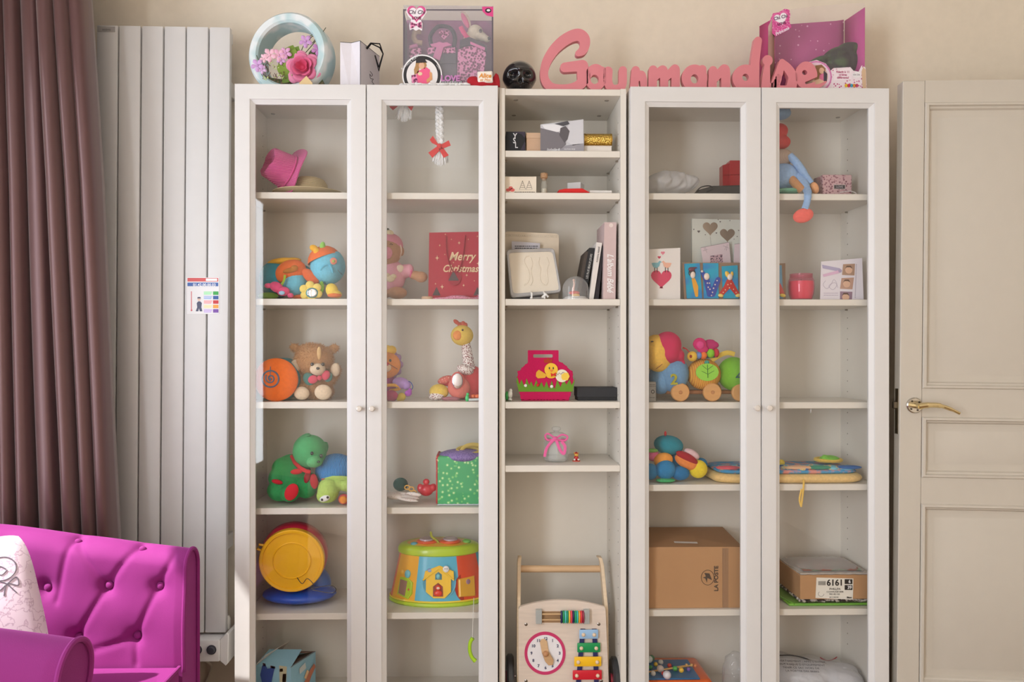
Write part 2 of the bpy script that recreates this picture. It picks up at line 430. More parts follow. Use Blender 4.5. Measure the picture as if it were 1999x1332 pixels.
def bookcase(label, x0, x1, shelves, doors, plinth=True, open_=False):
    t = T('bookcase', label, 'bookcase', ((x0+x1)/2, .14, 0))
    th = .018; f = 0.002
    for a in (x0, x1-th): t.add('side_panel', B().box(a, a+th, f, .28, 0, TOPZ, .0008), WHI)
    t.add('top_panel', B().box(x0+th, x1-th, f+.003, .28, TOPZ-.021, TOPZ-.001, .0008), WHI)
    t.add('back_panel', B().box(x0+th, x1-th, CB, CB+.006, .1, TOPZ-.02), WHI)
    t.add('bottom_panel', B().box(x0+th, x1-th, f+.003, CB, .082, .102, .0008), WHI)
    t.add('plinth', B().box(x0+th, x1-th, .02, .035, 0, .082), WHI)
    for z in shelves: t.add('shelf', B().box(x0+th+.0005, x1-th-.0005, .020 if doors else .006, CB-.001, z-.02, z, .001), WHI)
    # drilled shelf-pin holes with their small pins, and the cam covers under the top
    b = B(); z = .22
    while z < TOPZ-.08:
        for y in (.045, .215):
            for xx, s_ in ((x0+th, 1), (x1-th, -1)): b.cyl((xx-s_*.0004, y, z), (xx+s_*.0004, y, z), .0022, seg=6)
        z += .0355
    t.add('pin_hole', b, C(120, 110, 98, 'matt'), kind='stuff')
    b = B()
    for z in shelves:
        for y in (.045, .215):
            for xx, s_ in ((x0+th, 1), (x1-th, -1)): b.cyl((xx, y, z-.023), (xx+s_*.008, y, z-.023), .0028, seg=8)
    t.add('shelf_pin', b, metal(170, 165, 155), kind='stuff')
    for xx in (x0+th+.035, x1-th-.035):
        for y in (.05, .21): t.add('cam_cover', B().lathe([(0, 0), (.0075, 0), (.006, -.0015), (0, -.0015)], (xx, y, TOPZ-.0212), 14), C(150, 140, 128, 'plastic'))
    for d in doors: door_leaf(t, *d)
    return t
xL0 = PX(458, -.02); xL1 = PX(972, -.02); xC0 = PX(974.5, 0); xC1 = PX(1223, 0); xR0 = PX(1231, -.02); xR1 = PX(1736, -.02)
ZL = [PZ(p, .020, 600) for p in (375.5, 583.5, 785, 992, 1198)]
ZC = [PZ(p, .006, 1100) for p in (294.5, 376.5, 584, 785, 909)]
ZR = [PZ(p, .020, 1480) for p in (378, 584.5, 785.5, 946, 1190)]
ZB = .102
mL = PX(715, -.02); mR = PX(1486.5, -.02)
bookcase('white bookcase with two glazed doors beside the radiator', xL0, xL1, ZL, [(xL0, mL-.0015, 1), (mL+.0015, xL1, -1)])
bookcase('narrow white open bookcase without doors between the glazed pair', xC0, xC1, ZC, [])
bookcase('white bookcase with two glazed doors beside the panelled door', xR0, xR1, ZR, [(xR0, mR-.0015, 1), (mR+.0015, xR1, -1)])
# ------------------------------------------------------------------ radiator
RYF = .165
RM_ = Matrix.Translation(P(318, 51, RYF)) @ Matrix.Rotation(R(.42), 4, 'Y') @ Matrix.Translation(-P(318, 51, RYF))
t = T('radiator', 'tall white panel radiator with six vertical flat tubes', 'radiator', (PX(318, RYF), RYF, .25))
zt = PZ(51, RYF, 318); zb = PZ(1235, RYF, 420)
edges = [(189, 229.5), (232.5, 274), (277, 318), (321, 362), (364.5, 406), (409, 449)]
for i, (a, c) in enumerate(edges):
    xa, xc = PX(a, RYF), PX(c, RYF)
    t.add('tube', B(RM_).box(xa, xc, RYF, RYF+.022, zb, zt, .0025, seg=2), WH)
t.add('header', B(RM_).box(PX(191, RYF), PX(447, RYF), RYF+.018, RYF+.045, zt-.045, zt-.005, .004), WH)
t.add('header', B(RM_).box(PX(191, RYF), PX(447, RYF), RYF+.018, RYF+.045, zb+.005, zb+.045, .004), WH)
for x in (215, 425):
    for z in (zt-.2, zb+.25): t.add('bracket', B(RM_).box(PX(x, RYF)-.02, PX(x, RYF)+.02, RYF+.02, WALLY-.002, z, z+.05, .002), WH)
p0 = P(190, 49, RYF); np_ = t.add('name_plate', B(RM_).box(p0.x+.001, p0.x+.058, RYF-.0015, RYF, zt-.022, zt-.004, .0005), C(185, 182, 180, 'plastic'))
text(t, 'acova', (p0.x+.030, RYF-.0018, zt-.013), .012, C(120, 118, 118, 'print'), parent=np_)
t2 = T('heater_control_box', 'white control box with round grey dials under the radiator', 'control box', (PX(400, .12), .15, PZ(1290, .12)))
xa, xb = PX(330, .12), PX(428, .12)
t2.add('housing', B().box(xa, xb, .12, .19, PZ(1288, .12), PZ(1246, .12), .004, seg=2), WH)
t2.add('end_cap', B().prism([(xb, PZ(1288, .12)), (xb+.018, PZ(1297, .12)), (xb+.026, PZ(1292, .12)), (xb+.028, PZ(1236, .12)), (xb+.022, PZ(1233, .12)), (xb, PZ(1246, .12))], .125, .27, None, .002), WH)
for x in (385, 413):
    c = P(x, 1269, .12)
    d = t2.add('dial', B().lathe([(0, 0), (.0155, 0), (.0155, .002), (.012, .0025), (.011, .012), (0, .0135)], c, 24, Matrix.Rotation(PI/2, 4, 'X')), C(70, 72, 78, 'plastic'))
t2.add('valve_cap', B().lathe([(0, 0), (.012, 0), (.014, .01), (.013, .035), (.009, .045), (0, .046)], P(442, 1228, .2), 18), C(225, 222, 215, 'plastic'))
t2.add('cable', B().tube(spline([P(400, 1290, .2), P(412, 1300, .24), P(408, 1318, .27), P(398, 1345, .27), P(392, 1400, .27)], 6), .004, 8), C(190, 180, 165, 'plastic'))
# sticker on the radiator: heating-engineer notice
SY = RYF-.0012
t = T('notice_sticker', 'small printed notice sticker with phone number on the radiator', 'sticker', P(396, 576, SY))
t.add('sheet', B().box(PX(365, SY), PX(428, SY), SY, SY+.001, PZ(614, SY), PZ(543, SY)), C(236, 235, 236, 'print'))
def rect(b, x0, y0, x1, y1, Y, th=.0004): return b.box(PX(x0, Y), PX(x1, Y), Y-th, Y, PZ(y1, Y), PZ(y0, Y))
t.add('banner', rect(B(), 366, 544, 426, 551, SY), C(214, 92, 92, 'print'))
t.add('banner', rect(B(), 366, 553, 426, 560, SY), C(70, 105, 175, 'print'))
t.add('banner', rect(B(), 402, 545, 424, 550, SY-.0004), C(240, 240, 240, 'print'))
text(t, '01.42.00.00.03', P(399, 556.5, SY-.0006), .0125, C(250, 250, 250, 'print'), bold=.0002)
for i, c in enumerate([(60, 170, 80), (50, 90, 160), (205, 55, 60), (240, 165, 70), (125, 80, 170)]):
    y = 570+i*8.6
    rect(B(), 0, 0, 1, 1, SY)
    t.add('colour_key', rect(B(), 416, y, 426.5, y+6.8, SY), C(*c, 'print'))
    b = B()
    for k in range(3): rect(b, 398, y+.6+k*2.2, 414.5-k, y+1.7+k*2.2, SY)
    t.add('text_line', b, C(min(255, c[0]+70), min(255, c[1]+70), min(255, c[2]+70), 'print'), kind='stuff')
b = B(); b.pp(ovl(388.5, 584, 3, 4), SY-.0004, .0004); t.add('printed_figure_face', b, C(220, 190, 175, 'print'))
b = B(); b.pp([(385, 583), (386, 580), (391, 580), (392, 583)], SY-.0006, .0006).pp([(384, 592), (387, 588.5), (391, 588.5), (394, 592), (393, 600), (395, 608), (390, 608), (388.5, 602), (387, 608), (382, 608), (385, 600)], SY-.0004, .0004); t.add('printed_figure', b, C(80, 85, 110, 'print'))
b = B(); rect(b, 373, 570, 374.5, 605, SY); b.pp(ovl(373.8, 606, 1.8, 1.8, 10), SY-.0005, .0004); t.add('printed_thermometer', b, C(215, 110, 115, 'print'))

# ------------------------------------------------------------------ curtain
def curtain():
    nz, ns = 46, 240
    b = B(); V0 = []
    # fold list: (centre fraction, half width, depth)
    for j in range(nz+1):
        z = 2.62 + (0.012-2.62)*j/nz
        py = PPY-(z-CZ)*S(.02)
        f = min(1.3, max(-.2, py/1035))
        xr = PX(172+50*f-18*max(0, (.35-f))**1.0, .0); xl = RX0+.02+0.0
        row = []
        for i in range(ns+1):
            u = i/ns
            ph = 2*PI*(12*u + .45*math.sin(5.1*u+.6) + .22*math.sin(19*u+1) + .05*math.sin(3*f+9*u))
            amp = .062+.018*math.sin(23*u+1)+.004*f
            ang = ph + .5*math.sin(ph)
            y = -.005 + amp*math.cos(ang) + .006*math.sin(13*u+2*f)
            x = xl+(xr-xl)*u - .010*math.sin(ph)
            # pinched folds widening downwards on the right
            x -= .003*math.sin(ph)*(1-f)
            row.append(b.bm.verts.new((x, y, z)))
        V0.append(row)
    for j in range(nz):
        for i in range(ns): b.bm.faces.new((V0[j][i], V0[j+1][i], V0[j+1][i+1], V0[j][i+1]))
    m = bpy.data.materials.new('satin_plum'); m.use_nodes = True; bs = m.node_tree.nodes['Principled BSDF']
    bs.inputs['Base Color'].default_value = (*lin((98, 66, 65)), 1); bs.inputs['Roughness'].default_value = .32
    bs.inputs['Metallic'].default_value = .3; bs.inputs['Sheen Weight'].default_value = .4; bs.inputs['Anisotropic'].default_value = .5
    t = T('curtain', 'floor-length plum brown satin curtain hanging in deep folds beside radiator', 'curtain', (-1.45, 0, .01))
    o = t.add('cloth', b, m, smooth=180)
    md = o.modifiers.new('th', 'SOLIDIFY'); md.thickness = .0015
    t.add('rod', B().cyl((RX0+.01, 0, 2.66), (-1.05, 0, 2.66), .012), metal(150, 140, 130))
    for k in range(8): t.add('ring', B().tube([(-1.7+.08*k, .018*math.cos(a), 2.655+.02*math.sin(a)) for a in [2*PI*q/12 for q in range(12)]], .002, 6, True), metal(150, 140, 130))
curtain()
# added second curtain panel, out of view, keeps sun off the near arm
b = B(); n = 120; rows_ = []
for z in (2.6, 1.3, .02):
    rows_.append([b.bm.verts.new((RX0+.085+.035*math.cos(2*PI*8*i/n), -2.2+1.05*i/n, z)) for i in range(n+1)])
for j in range(2):
    for i in range(n): b.bm.faces.new((rows_[j][i], rows_[j][i+1], rows_[j+1][i+1], rows_[j+1][i]))
t = T('curtain', 'added plum curtain panel blocking sun at near half of side window', 'curtain', (RX0+.085, -1.7, .02)); t.add('cloth', b, bpy.data.materials['satin_plum'], smooth=180)

# ------------------------------------------------------------------ armchair (faces right, seen over its near arm)
def armchair():
    VEL = bpy.data.materials.new('magenta_velvet'); VEL.use_nodes = True; nt = VEL.node_tree; bs = nt.nodes['Principled BSDF']
    bs.inputs['Base Color'].default_value = (*lin((144, 38, 122)), 1); bs.inputs['Roughness'].default_value = .85
    bs.inputs['Sheen Weight'].default_value = .75; bs.inputs['Sheen Roughness'].default_value = .35; bs.inputs['Sheen Tint'].default_value = (*lin((214, 110, 196)), 1)
    nz_ = nt.nodes.new('ShaderNodeTexNoise'); nz_.inputs['Scale'].default_value = 500; tc = nt.nodes.new('ShaderNodeTexCoord'); bp = nt.nodes.new('ShaderNodeBump')
    bp.inputs['Strength'].default_value = .3; bp.inputs['Distance'].default_value = .001
    nt.links.new(tc.outputs['Object'], nz_.inputs['Vector']); nt.links.new(nz_.outputs[0], bp.inputs['Height']); nt.links.new(bp.outputs[0], bs.inputs['Normal'])
    t = T('armchair', 'magenta velvet button-tufted armchair in front of the curtain', 'armchair', (-1.2, -.6, 0))
    YN, YF = -.985, -.195   # outer faces of near and far arm
    XF = -.80; XB = -1.52; TH = .105; Rc = .26
    # plan path of the shell mid-inner line: far arm front -> back -> near arm front
    yf, yn = YF-TH/2, YN+TH/2+.02
    path = []
    for k in range(41): path.append((XF+(XB+Rc-XF)*k/40, yf))
    for k in range(1, 21):
        a = PI/2*k/20; path.append((XB+Rc-Rc*math.sin(a), yf-Rc+Rc*math.cos(a)))
    for k in range(1, 17): path.append((XB, yf-Rc+(yn+Rc-(yf-Rc))*k/16))
    for k in range(1, 21):
        a = PI/2*k/20; path.append((XB+Rc-Rc*math.cos(a), yn+Rc-Rc*math.sin(a)))
    for k in range(1, 31): path.append((XB+Rc+(XF+.035-XB-Rc)*k/30, yn))
    # densify on the visible far arm
    P2 = []
    for a, c in zip(path, path[1:]):
        P2 += [(a[0]+(c[0]-a[0])*q/4, a[1]+(c[1]-a[1])*q/4) for q in range(4)]
    P2.append(path[-1]); path = P2
    s_ = [0]
    for a, c in zip(path, path[1:]): s_.append(s_[-1]+math.hypot(a[0]-c[0], a[1]-c[1]))
    Ltot = s_[-1]
    btn = []     # tuft buttons (s, z) on inner face, far arm first
    for (px, py) in ((133, 1040), (264, 1056)):
        btn.append((XF-PX(px, yf-.05), PZ(py, yf-.05)-.0, 1))
    for (px, py) in ((205, 1150), (305, 1150), (262, 1247)):
        p = P(px, py, yf-TH/2); btn.append((XF-p.x, p.z, 0))
    p = P(262, 1247, yf-TH/2); btn.append((XF-p.x+.155, p.z, 0)); p = P(205, 1150, yf-TH/2); btn.append((XF-p.x+.16, p.z, 0))
    for k in range(3, 16): btn.append((XF-P(205, 1150, yf-TH/2).x+.155*(k-1), .56 if 1 else 0, 0))
    seams = [((btn[0][0], btn[0][1]), (btn[2][0], btn[2][1])), ((btn[1][0], btn[1][1]), (btn[2][0], btn[2][1])), ((btn[0][0], btn[0][1]), (btn[5][0]+.05, btn[5][1]+.1)),
             ((btn[3][0]+.0, btn[3][1]), (btn[4][0], btn[4][1])), ((btn[2][0], btn[2][1]), (btn[5][0], btn[5][1])),
             ((btn[3][0], btn[3][1]), (.03, .66)), ((btn[4][0], btn[4][1]), (.12, .38)), ((btn[4][0], btn[4][1]), (btn[4][0]+.1, .42))]
    def disp(s, z):
        d = 0
        for bs_, bz, top in btn:
            q = math.hypot(s-bs_, z-bz); d += .017*math.exp(-(q/.020)**2)+.014*math.exp(-(q/.065)**2)
        for (a, c) in seams:
            dx, dz = c[0]-a[0], c[1]-a[1]; L2 = dx*dx+dz*dz
            tt = min(1, max(0, ((s-a[0])*dx+(z-a[1])*dz)/L2)); q = math.hypot(s-a[0]-tt*dx, z-a[1]-tt*dz)
            d += .006*math.exp(-(q/.009)**2)
        return min(d, .036)
    nv = 120; b = B(); rows = []
    for i, (x, y) in enumerate(path):
        a = path[max(0, i-1)]; c = path[min(len(path)-1, i+1)]
        tx, ty = c[0]-a[0], c[1]-a[1]; l = math.hypot(tx, ty); nx, ny = -ty/l, tx/l   # inward normal
        if (nx*(-1.1-x)+ny*(-.6-y)) < 0: nx, ny = -nx, -ny
        s = s_[i]; fr = s/Ltot
        top = .672 + .075*min(1, s/.55) if s < Ltot/2 else .672+.075*min(1, (Ltot-s)/.55)
        endr = min(1, min(s, Ltot-s)/.02)
        row = []
        for j in range(nv+1):
            v = j/nv
            h = TH/2*(1.0 if s < Ltot-.7 else 1.0+.35*min(1, max(0, (s-Ltot+.7)/.3)))
            zc = top-h
            if v < .45:                                   # inner face, bottom -> top
                z = .30+(zc-.30)*v/.45; off = h*(1+.18*math.sin(PI*(v/.45)))
            elif v < .62:
                a_ = PI*(v-.45)/.17; z = zc+h*math.sin(a_); off = h*math.cos(a_)
            else:
                z = zc+(.06-zc)*(v-.62)/.38; off = -h
            d = disp(s, z)*(1 if v < .52 else max(0, 1-(v-.52)/.05)) if v < .6 else 0
            if v < .45: off -= d
            elif v < .6:
                z -= d*.6*math.sin(PI*(v-.45)/.17+.2); off -= d*(1-.5*(v-.45)/.15)
            off *= (.93+.07*endr)
            row.append(b.bm.verts.new((x+nx*off, y+ny*off, z)))
        rows.append(row)
    for i in range(len(rows)-1):
        for j in range(nv): b.bm.faces.new((rows[i][j], rows[i][j+1], rows[i+1][j+1], rows[i+1][j]))
    for r_ in (rows[0], rows[-1]):
        b.bm.faces.new(r_ if r_ is rows[0] else r_[::-1])
    cols_ = [[v.co.copy() for v in r_] for r_ in rows]
    ends = [[v.co.copy() for v in rows[0][10:]], [v.co.copy() for v in rows[-1][4:]]]
    t.add('back_and_arms', b, VEL, smooth=70)
    for e_, dx in zip(ends, (.004, .004)): t.add('piping', B().tube([V((p.x+dx, p.y, p.z)) for p in e_], .0055, 8), VEL)
    # buttons
    for (s, z, top) in btn[:7]:
        x = XF-s; ii = min(range(len(path)), key=lambda i: abs(s_[i]-s)+(0 if i < 200 else 9)); jj = min((range(56, 72) if top else range(0, 54)), key=lambda j: abs(cols_[ii][j].z-z) if not top else abs(j-62)); pt = cols_[ii][jj]; y = pt.y-.001; z = pt.z
        if x < XB+Rc: continue
        t.add('button', B().ell((x, y-.004, z), (.0105, .007, .0105), (R(25) if top else 0, 0, 0), 16, 10), VEL)
    # seat cushion with rounded front and piping
    zc_ = .395; x0, x1, y0, y1 = XB+.08, XF-.005, YN+TH+.05, YF-TH-.012
    b = B(); n = 28; G = []
    for i in range(n+1):
        row = []
        for j in range(n+1):
            u, v = i/n, j/n
            crown = .022*(1-(2*u-1)**4)*(1-(2*v-1)**4)
            row.append(b.bm.verts.new((x0+(x1-x0)*u, y0+(y1-y0)*v, zc_-.022+crown+.004*math.sin(9*v+3*u)*(u > .1))))
        G.append(row)
    for i in range(n):
        for j in range(n): b.bm.faces.new((G[i][j], G[i+1][j], G[i+1][j+1], G[i][j+1]))
    b.box(x0, x1, y0, y1, .25, zc_-.021, .0)
    sc_ = t.add('seat_cushion', b, VEL, smooth=60)
    t.add('piping', B().tube([(x1+.002, y0, zc_-.02), (x1+.004, (y0+y1)/2, zc_-.017), (x1+.002, y1, zc_-.02)], .0055, 8), VEL, sc_)
    t.add('seat_base', B().box(XB, XF-.01, YN+.06, YF-.03, .11, .26, .01, seg=2), VEL)
    t.add('front_panel', B().box(XF-.012, XF, YN+.1, YF-.08, .11, .28, .004), VEL)
    for x in (XB+.05, XF-.06):
        for y in (YN+.07, YF-.07): t.add('leg', B().lathe([(0, 0), (.014, 0), (.02, .06), (.024, .12), (0, .12)], (x, y, 0)), C(60, 38, 25, 'wood'))
armchair()
def pillow():
    W_, H_, D_ = .168, .168, .06
    c = V((-1.20, -.57, .588))
    M = Matrix.Translation(c) @ Matrix.Rotation(R(12), 4, 'Z') @ Matrix.Rotation(R(-14), 4, 'X') @ Matrix.Rotation(R(-16), 4, 'Y')
    b = B(M); n = 26
    for sgn in (-1, 1):
        G = []
        for i in range(n+1):
            row = []
            for j in range(n+1):
                u, v = 2*i/n-1, 2*j/n-1
                k = max(0, (1-u**2))**.45*max(0, (1-v**2))**.45
                pin = 1-.07*(u*u)*(1-v*v)-.0
                pin2 = 1-.07*(v*v)*(1-u*u)
                cr = 1-.10*(u*v)**4; row.append((W_*u*pin2*cr, sgn*D_*k, H_*v*pin*cr))
            G.append(row)
        vs = [p for r_ in G for p in r_]; m_ = n+1
        b.raw(vs, [(i*m_+j, (i+1)*m_+j, (i+1)*m_+j+1, i*m_+j+1) for i in range(n) for j in range(n)])
    bmesh.ops.remove_doubles(b.bm, verts=b.bm.verts[:], dist=.0005)
    m = bpy.data.materials.new('toile_print'); m.use_nodes = True; nt = m.node_tree; N = nt.nodes; L = nt.links; bs = N['Principled BSDF']
    bs.inputs['Roughness'].default_value = .8
    tc = N.new('ShaderNodeTexCoord'); nz = N.new('ShaderNodeTexNoise'); nz.inputs['Scale'].default_value = 42; nz.inputs['Detail'].default_value = 8
    L.new(tc.outputs['Object'], nz.inputs['Vector']); r = N.new('ShaderNodeValToRGB'); e = r.color_ramp.elements
    base = lin((234, 212, 226)); ink = lin((196, 164, 186))
    e[0].position = .47; e[0].color = (*base, 1); e[1].position = .53; e[1].color = (*base, 1); q = e.new(.5); q.color = (*ink, 1)
    L.new(nz.outputs[0], r.inputs[0]); L.new(r.outputs[0], bs.inputs['Base Color'])
    t = T('throw_pillow', 'white and pale pink printed throw pillow propped on the armchair', 'pillow', (c.x, c.y, .40))
    t.add('cover', b, m, smooth=60)
    ink = C(120, 112, 125, 'print')
    def onp(u, v): # front face point
        k = max(0, 1-u*u)**.45*max(0, 1-v*v)**.45
        return M @ V((W_*u*(1-.07*v*v*(1-u*u)), -D_*k-.0008, H_*v*(1-.07*u*u*(1-v*v))))
    t.add('printed_medallion', B().tube([onp(.70+.15*math.cos(a), .52+.16*math.sin(a)) for a in [2*PI*k/30 for k in range(30)]], .0012, 5, True), ink)
    bw = B()
    for pts in ([(.72, .30), (.63, .36), (.62, .24), (.72, .30), (.83, .36), (.83, .24), (.72, .30), (.66, .15)], [(.72, .30), (.80, .14)], [(.74, .50), (.68, .56), (.63, .50), (.68, .44), (.75, .49)]):
        bw.tube([onp(*q) for q in spline(pts, 5)], .0013, 5)
    t.add('printed_bow', bw, ink)
pillow()
# ------------------------------------------------------------------ small helpers for things on the shelves
def lean(px, Y, z, deg, yaw=0):
    p = V((PX(px, Y), Y, z)); return Matrix.Translation(p) @ Matrix.Rotation(R(yaw), 4, 'Z') @ Matrix.Rotation(R(-deg), 4, 'X') @ Matrix.Translation(-p)
def D(t, name, pix, Y, col, M=None, th=.0005, parent=None, kind='print', label=None):
    return t.add(name, B(M).pp(pix, Y-th, th), C(*col, kind) if isinstance(col, tuple) else col, parent, label)
def rc(x0, y0, x1, y1): return [(x0, y0), (x1, y0), (x1, y1), (x0, y1)]
def lines(t, name, x0, x1, ys, Y, col, M=None, h=.7, parent=None, jag=.25):
    b = B(M)
    for y in ys:
        x = x0
        while x < x1-1:
            w_ = min(x1-x, random.uniform(2.0, 6)); b.pp(rc(x, y, x+w_, y+h), Y-.0005, .0005); x += w_+.9
    return t.add(name, b, C(*col, 'print'), parent, kind='stuff')
def petal_b(b, c, ph, spr, prof, ax=V((0, -1, 0)), n=6):
    ax = ax.normalized(); u = ax.cross(V((0, 0, 1))).normalized(); v = ax.cross(u)
    vs = []; m = len(prof)
    for i in range(n+1):
        q = -1+2*i/n
        for k, (r, f) in enumerate(prof):
            rr = r*(1-.22*abs(q)**3*(k/(m-1))); a = ph+q*spr*(.55+.45*math.sin(PI*min(1, .25+.75*k/(m-1))))
            vs.append(c+(u*math.cos(a)+v*math.sin(a))*rr+ax*(f-.0015*abs(q)*k))
    return b.raw(vs, [(i*m+k, (i+1)*m+k, (i+1)*m+k+1, i*m+k+1) for i in range(n) for k in range(m-1)])
def leaf_b(b, base, tip, wd, nrm, fold=.25, n=6):
    base, tip = V(base), V(tip); d = tip-base; s_ = d.cross(V(nrm)).normalized(); nr = V(nrm).normalized(); vs = []
    for i in range(n+1):
        f = i/n; w_ = wd*math.sin(PI*(f**.8))*.5+.0002; c = base+d*f+nr*(.12*d.length*math.sin(PI*f))
        vs += [c-s_*w_+nr*w_*fold, c, c+s_*w_+nr*w_*fold]
    return b.raw(vs, [(3*i+k, 3*i+k+1, 3*i+k+4, 3*i+k+3) for i in range(n) for k in (0, 1)])
def shrink(z): return z
TZ = TOPZ+.0005
# ================================================================== on top of the bookcases
# round planter with silk flowers
def planter():
    Y = .12; k = 1/S(Y); cx = PX(571, Y); RR, ri = .131, .098; cz = TZ+RR
    t = T('ring_planter', 'pale blue hollow ring planter holding silk flowers on left bookcase', 'planter', (cx, Y, TZ))
    M = Matrix.Rotation(PI/2, 4, 'X'); MM = Matrix.Translation((cx, Y, cz)) @ Matrix.Rotation(R(-9), 4, 'Z') @ M
    prof = [(ri+.006, -.045), (RR-.008, -.045), (RR-.002, -.041), (RR, -.034), (RR, .034), (RR-.008, .045), (ri+.006, .045), (ri, .038), (ri, -.038), (ri+.006, -.045)]
    b = B(MM); b.lathe(prof, (0, 0, 0), 64)
    t.add('ring', b, spotted('aqua_wash', (232, 238, 240), (190, 217, 221), 14, .62, kind='n'))
    b = B(); b.pp([(515, 165), (512, 146), (530, 152), (560, 156), (600, 158), (628, 150), (632, 165), (600, 180), (550, 180)], Y-.03, .05)
    t.add('moss', b, spotted('moss', (72, 84, 50), (120, 96, 72), 160, .5, kind='n'))
    fy = Y-.055
    def rose(c, r, cols, name='rose'):
        root = t.add(name, B().ell(c, (r*.2, r*.2, r*.2)), C(*cols[0], 'matt'))
        i = 0
        for li, (n, r1, f1, f0) in enumerate([(3, .35, .50, .1), (4, .58, .42, 0), (5, .82, .25, -.1), (6, 1.0, .05, -.2)]):
            for q in range(n):
                b = petal_b(B(), c, 2*PI*q/n+li*.6, PI/n*1.15, [(r*.06, r*f0), (r*r1*.55, r*(f0+.1)), (r*r1*.85, r*f1*.9), (r*r1, r*f1), (r*r1*1.08, r*(f1-.12))])
                t.add('petal', b, C(*cols[li % len(cols)], 'matt'), root, smooth=80)
        return root
    rose(P(592, 133, fy), 33*k, [(206, 66, 104), (226, 104, 146), (232, 130, 170), (236, 150, 186)])
    def bloom(px, py, r, col, n=5, yy=fy):
        c = P(px, py, yy); b = B()
        for q in range(n):
            petal_b(b, c, 2*PI*q/n+.3, PI/n*.9, [(0, 0), (r*k*.5, r*k*.25), (r*k*.85, r*k*.3), (r*k, r*k*.15)])
        b.ell(c+V((0, -.003, 0)), r*k*.16)
        t.add('blossom', b, C(*col, 'matt'), smooth=80)
    for q in ((503, 128, 13, (214, 168, 222)), (512, 136, 9, (224, 188, 228)), (527, 108, 14, (240, 190, 208)), (545, 108, 13, (236, 178, 204)), (558, 104, 12, (228, 172, 214)),
              (597, 81, 13, (206, 158, 214)), (620, 97, 12, (192, 132, 190)), (516, 114, 9, (244, 200, 214)), (549, 118, 9, (216, 170, 218))): bloom(*q)
    for (a, c, w_, col) in [((566, 118), (572, 88), 26, (122, 148, 60)), ((560, 150), (548, 118), 24, (132, 158, 66)), ((600, 112), (630, 108), 22, (74, 84, 52)), ((575, 112), (583, 90), 16, (112, 140, 58)), ((630, 125), (622, 100), 16, (70, 76, 54)), ((552, 152), (566, 160), 18, (104, 130, 56))]:
        t.add('leaf', leaf_b(B(), P(*a, fy+.012), P(*c, fy+.006), w_*k, (0, -1, 0)), C(*col, 'matt'), smooth=80)
    b = B()
    for pts in ([(585, 108), (592, 90), (600, 76), (612, 66), (622, 61)], [(592, 108), (606, 92), (616, 80), (626, 68), (636, 54)], [(505, 140), (506, 125), (501, 108)], [(598, 88), (610, 84), (618, 72)], [(603, 80), (608, 72), (614, 70)], [(545, 118), (544, 108), (540, 98)]):
        b.tube([P(x, y, fy+.01) for x, y in spline(pts, 4)], .0012, 5)
    t.add('twig', b, C(70, 82, 48), kind='stuff')
    b = B()
    for q in range(26):
        a = random.uniform(0, 2*PI); r = random.uniform(0, 9)
        cx_, cy_ = random.choice([(519, 152), (540, 130), (545, 150), (575, 148), (532, 122)])
        b.ell(P(cx_+r*math.cos(a), cy_+.7*r*math.sin(a), fy-.002), .0022, seg=6, rings=4)
    t.add('small_bud', b, C(206, 222, 150), kind='stuff')
    b = B()
    for q in range(40):
        x = random.uniform(512, 556); y = random.uniform(128, 158)
        b.tube([P(x, y, fy+.02), P(x+random.uniform(-6, 6), y-random.uniform(4, 12), fy+.0)], .001, 4)
    t.add('dried_sprig', b, C(132, 92, 84), kind='stuff')
    b = B(); b.pp([(584, 162), (598, 148), (610, 162), (610, 175), (584, 175)], fy-.02, .001)
    t.add('tag', b, C(240, 212, 160, 'paper'), label='cream folded paper tag')
planter()
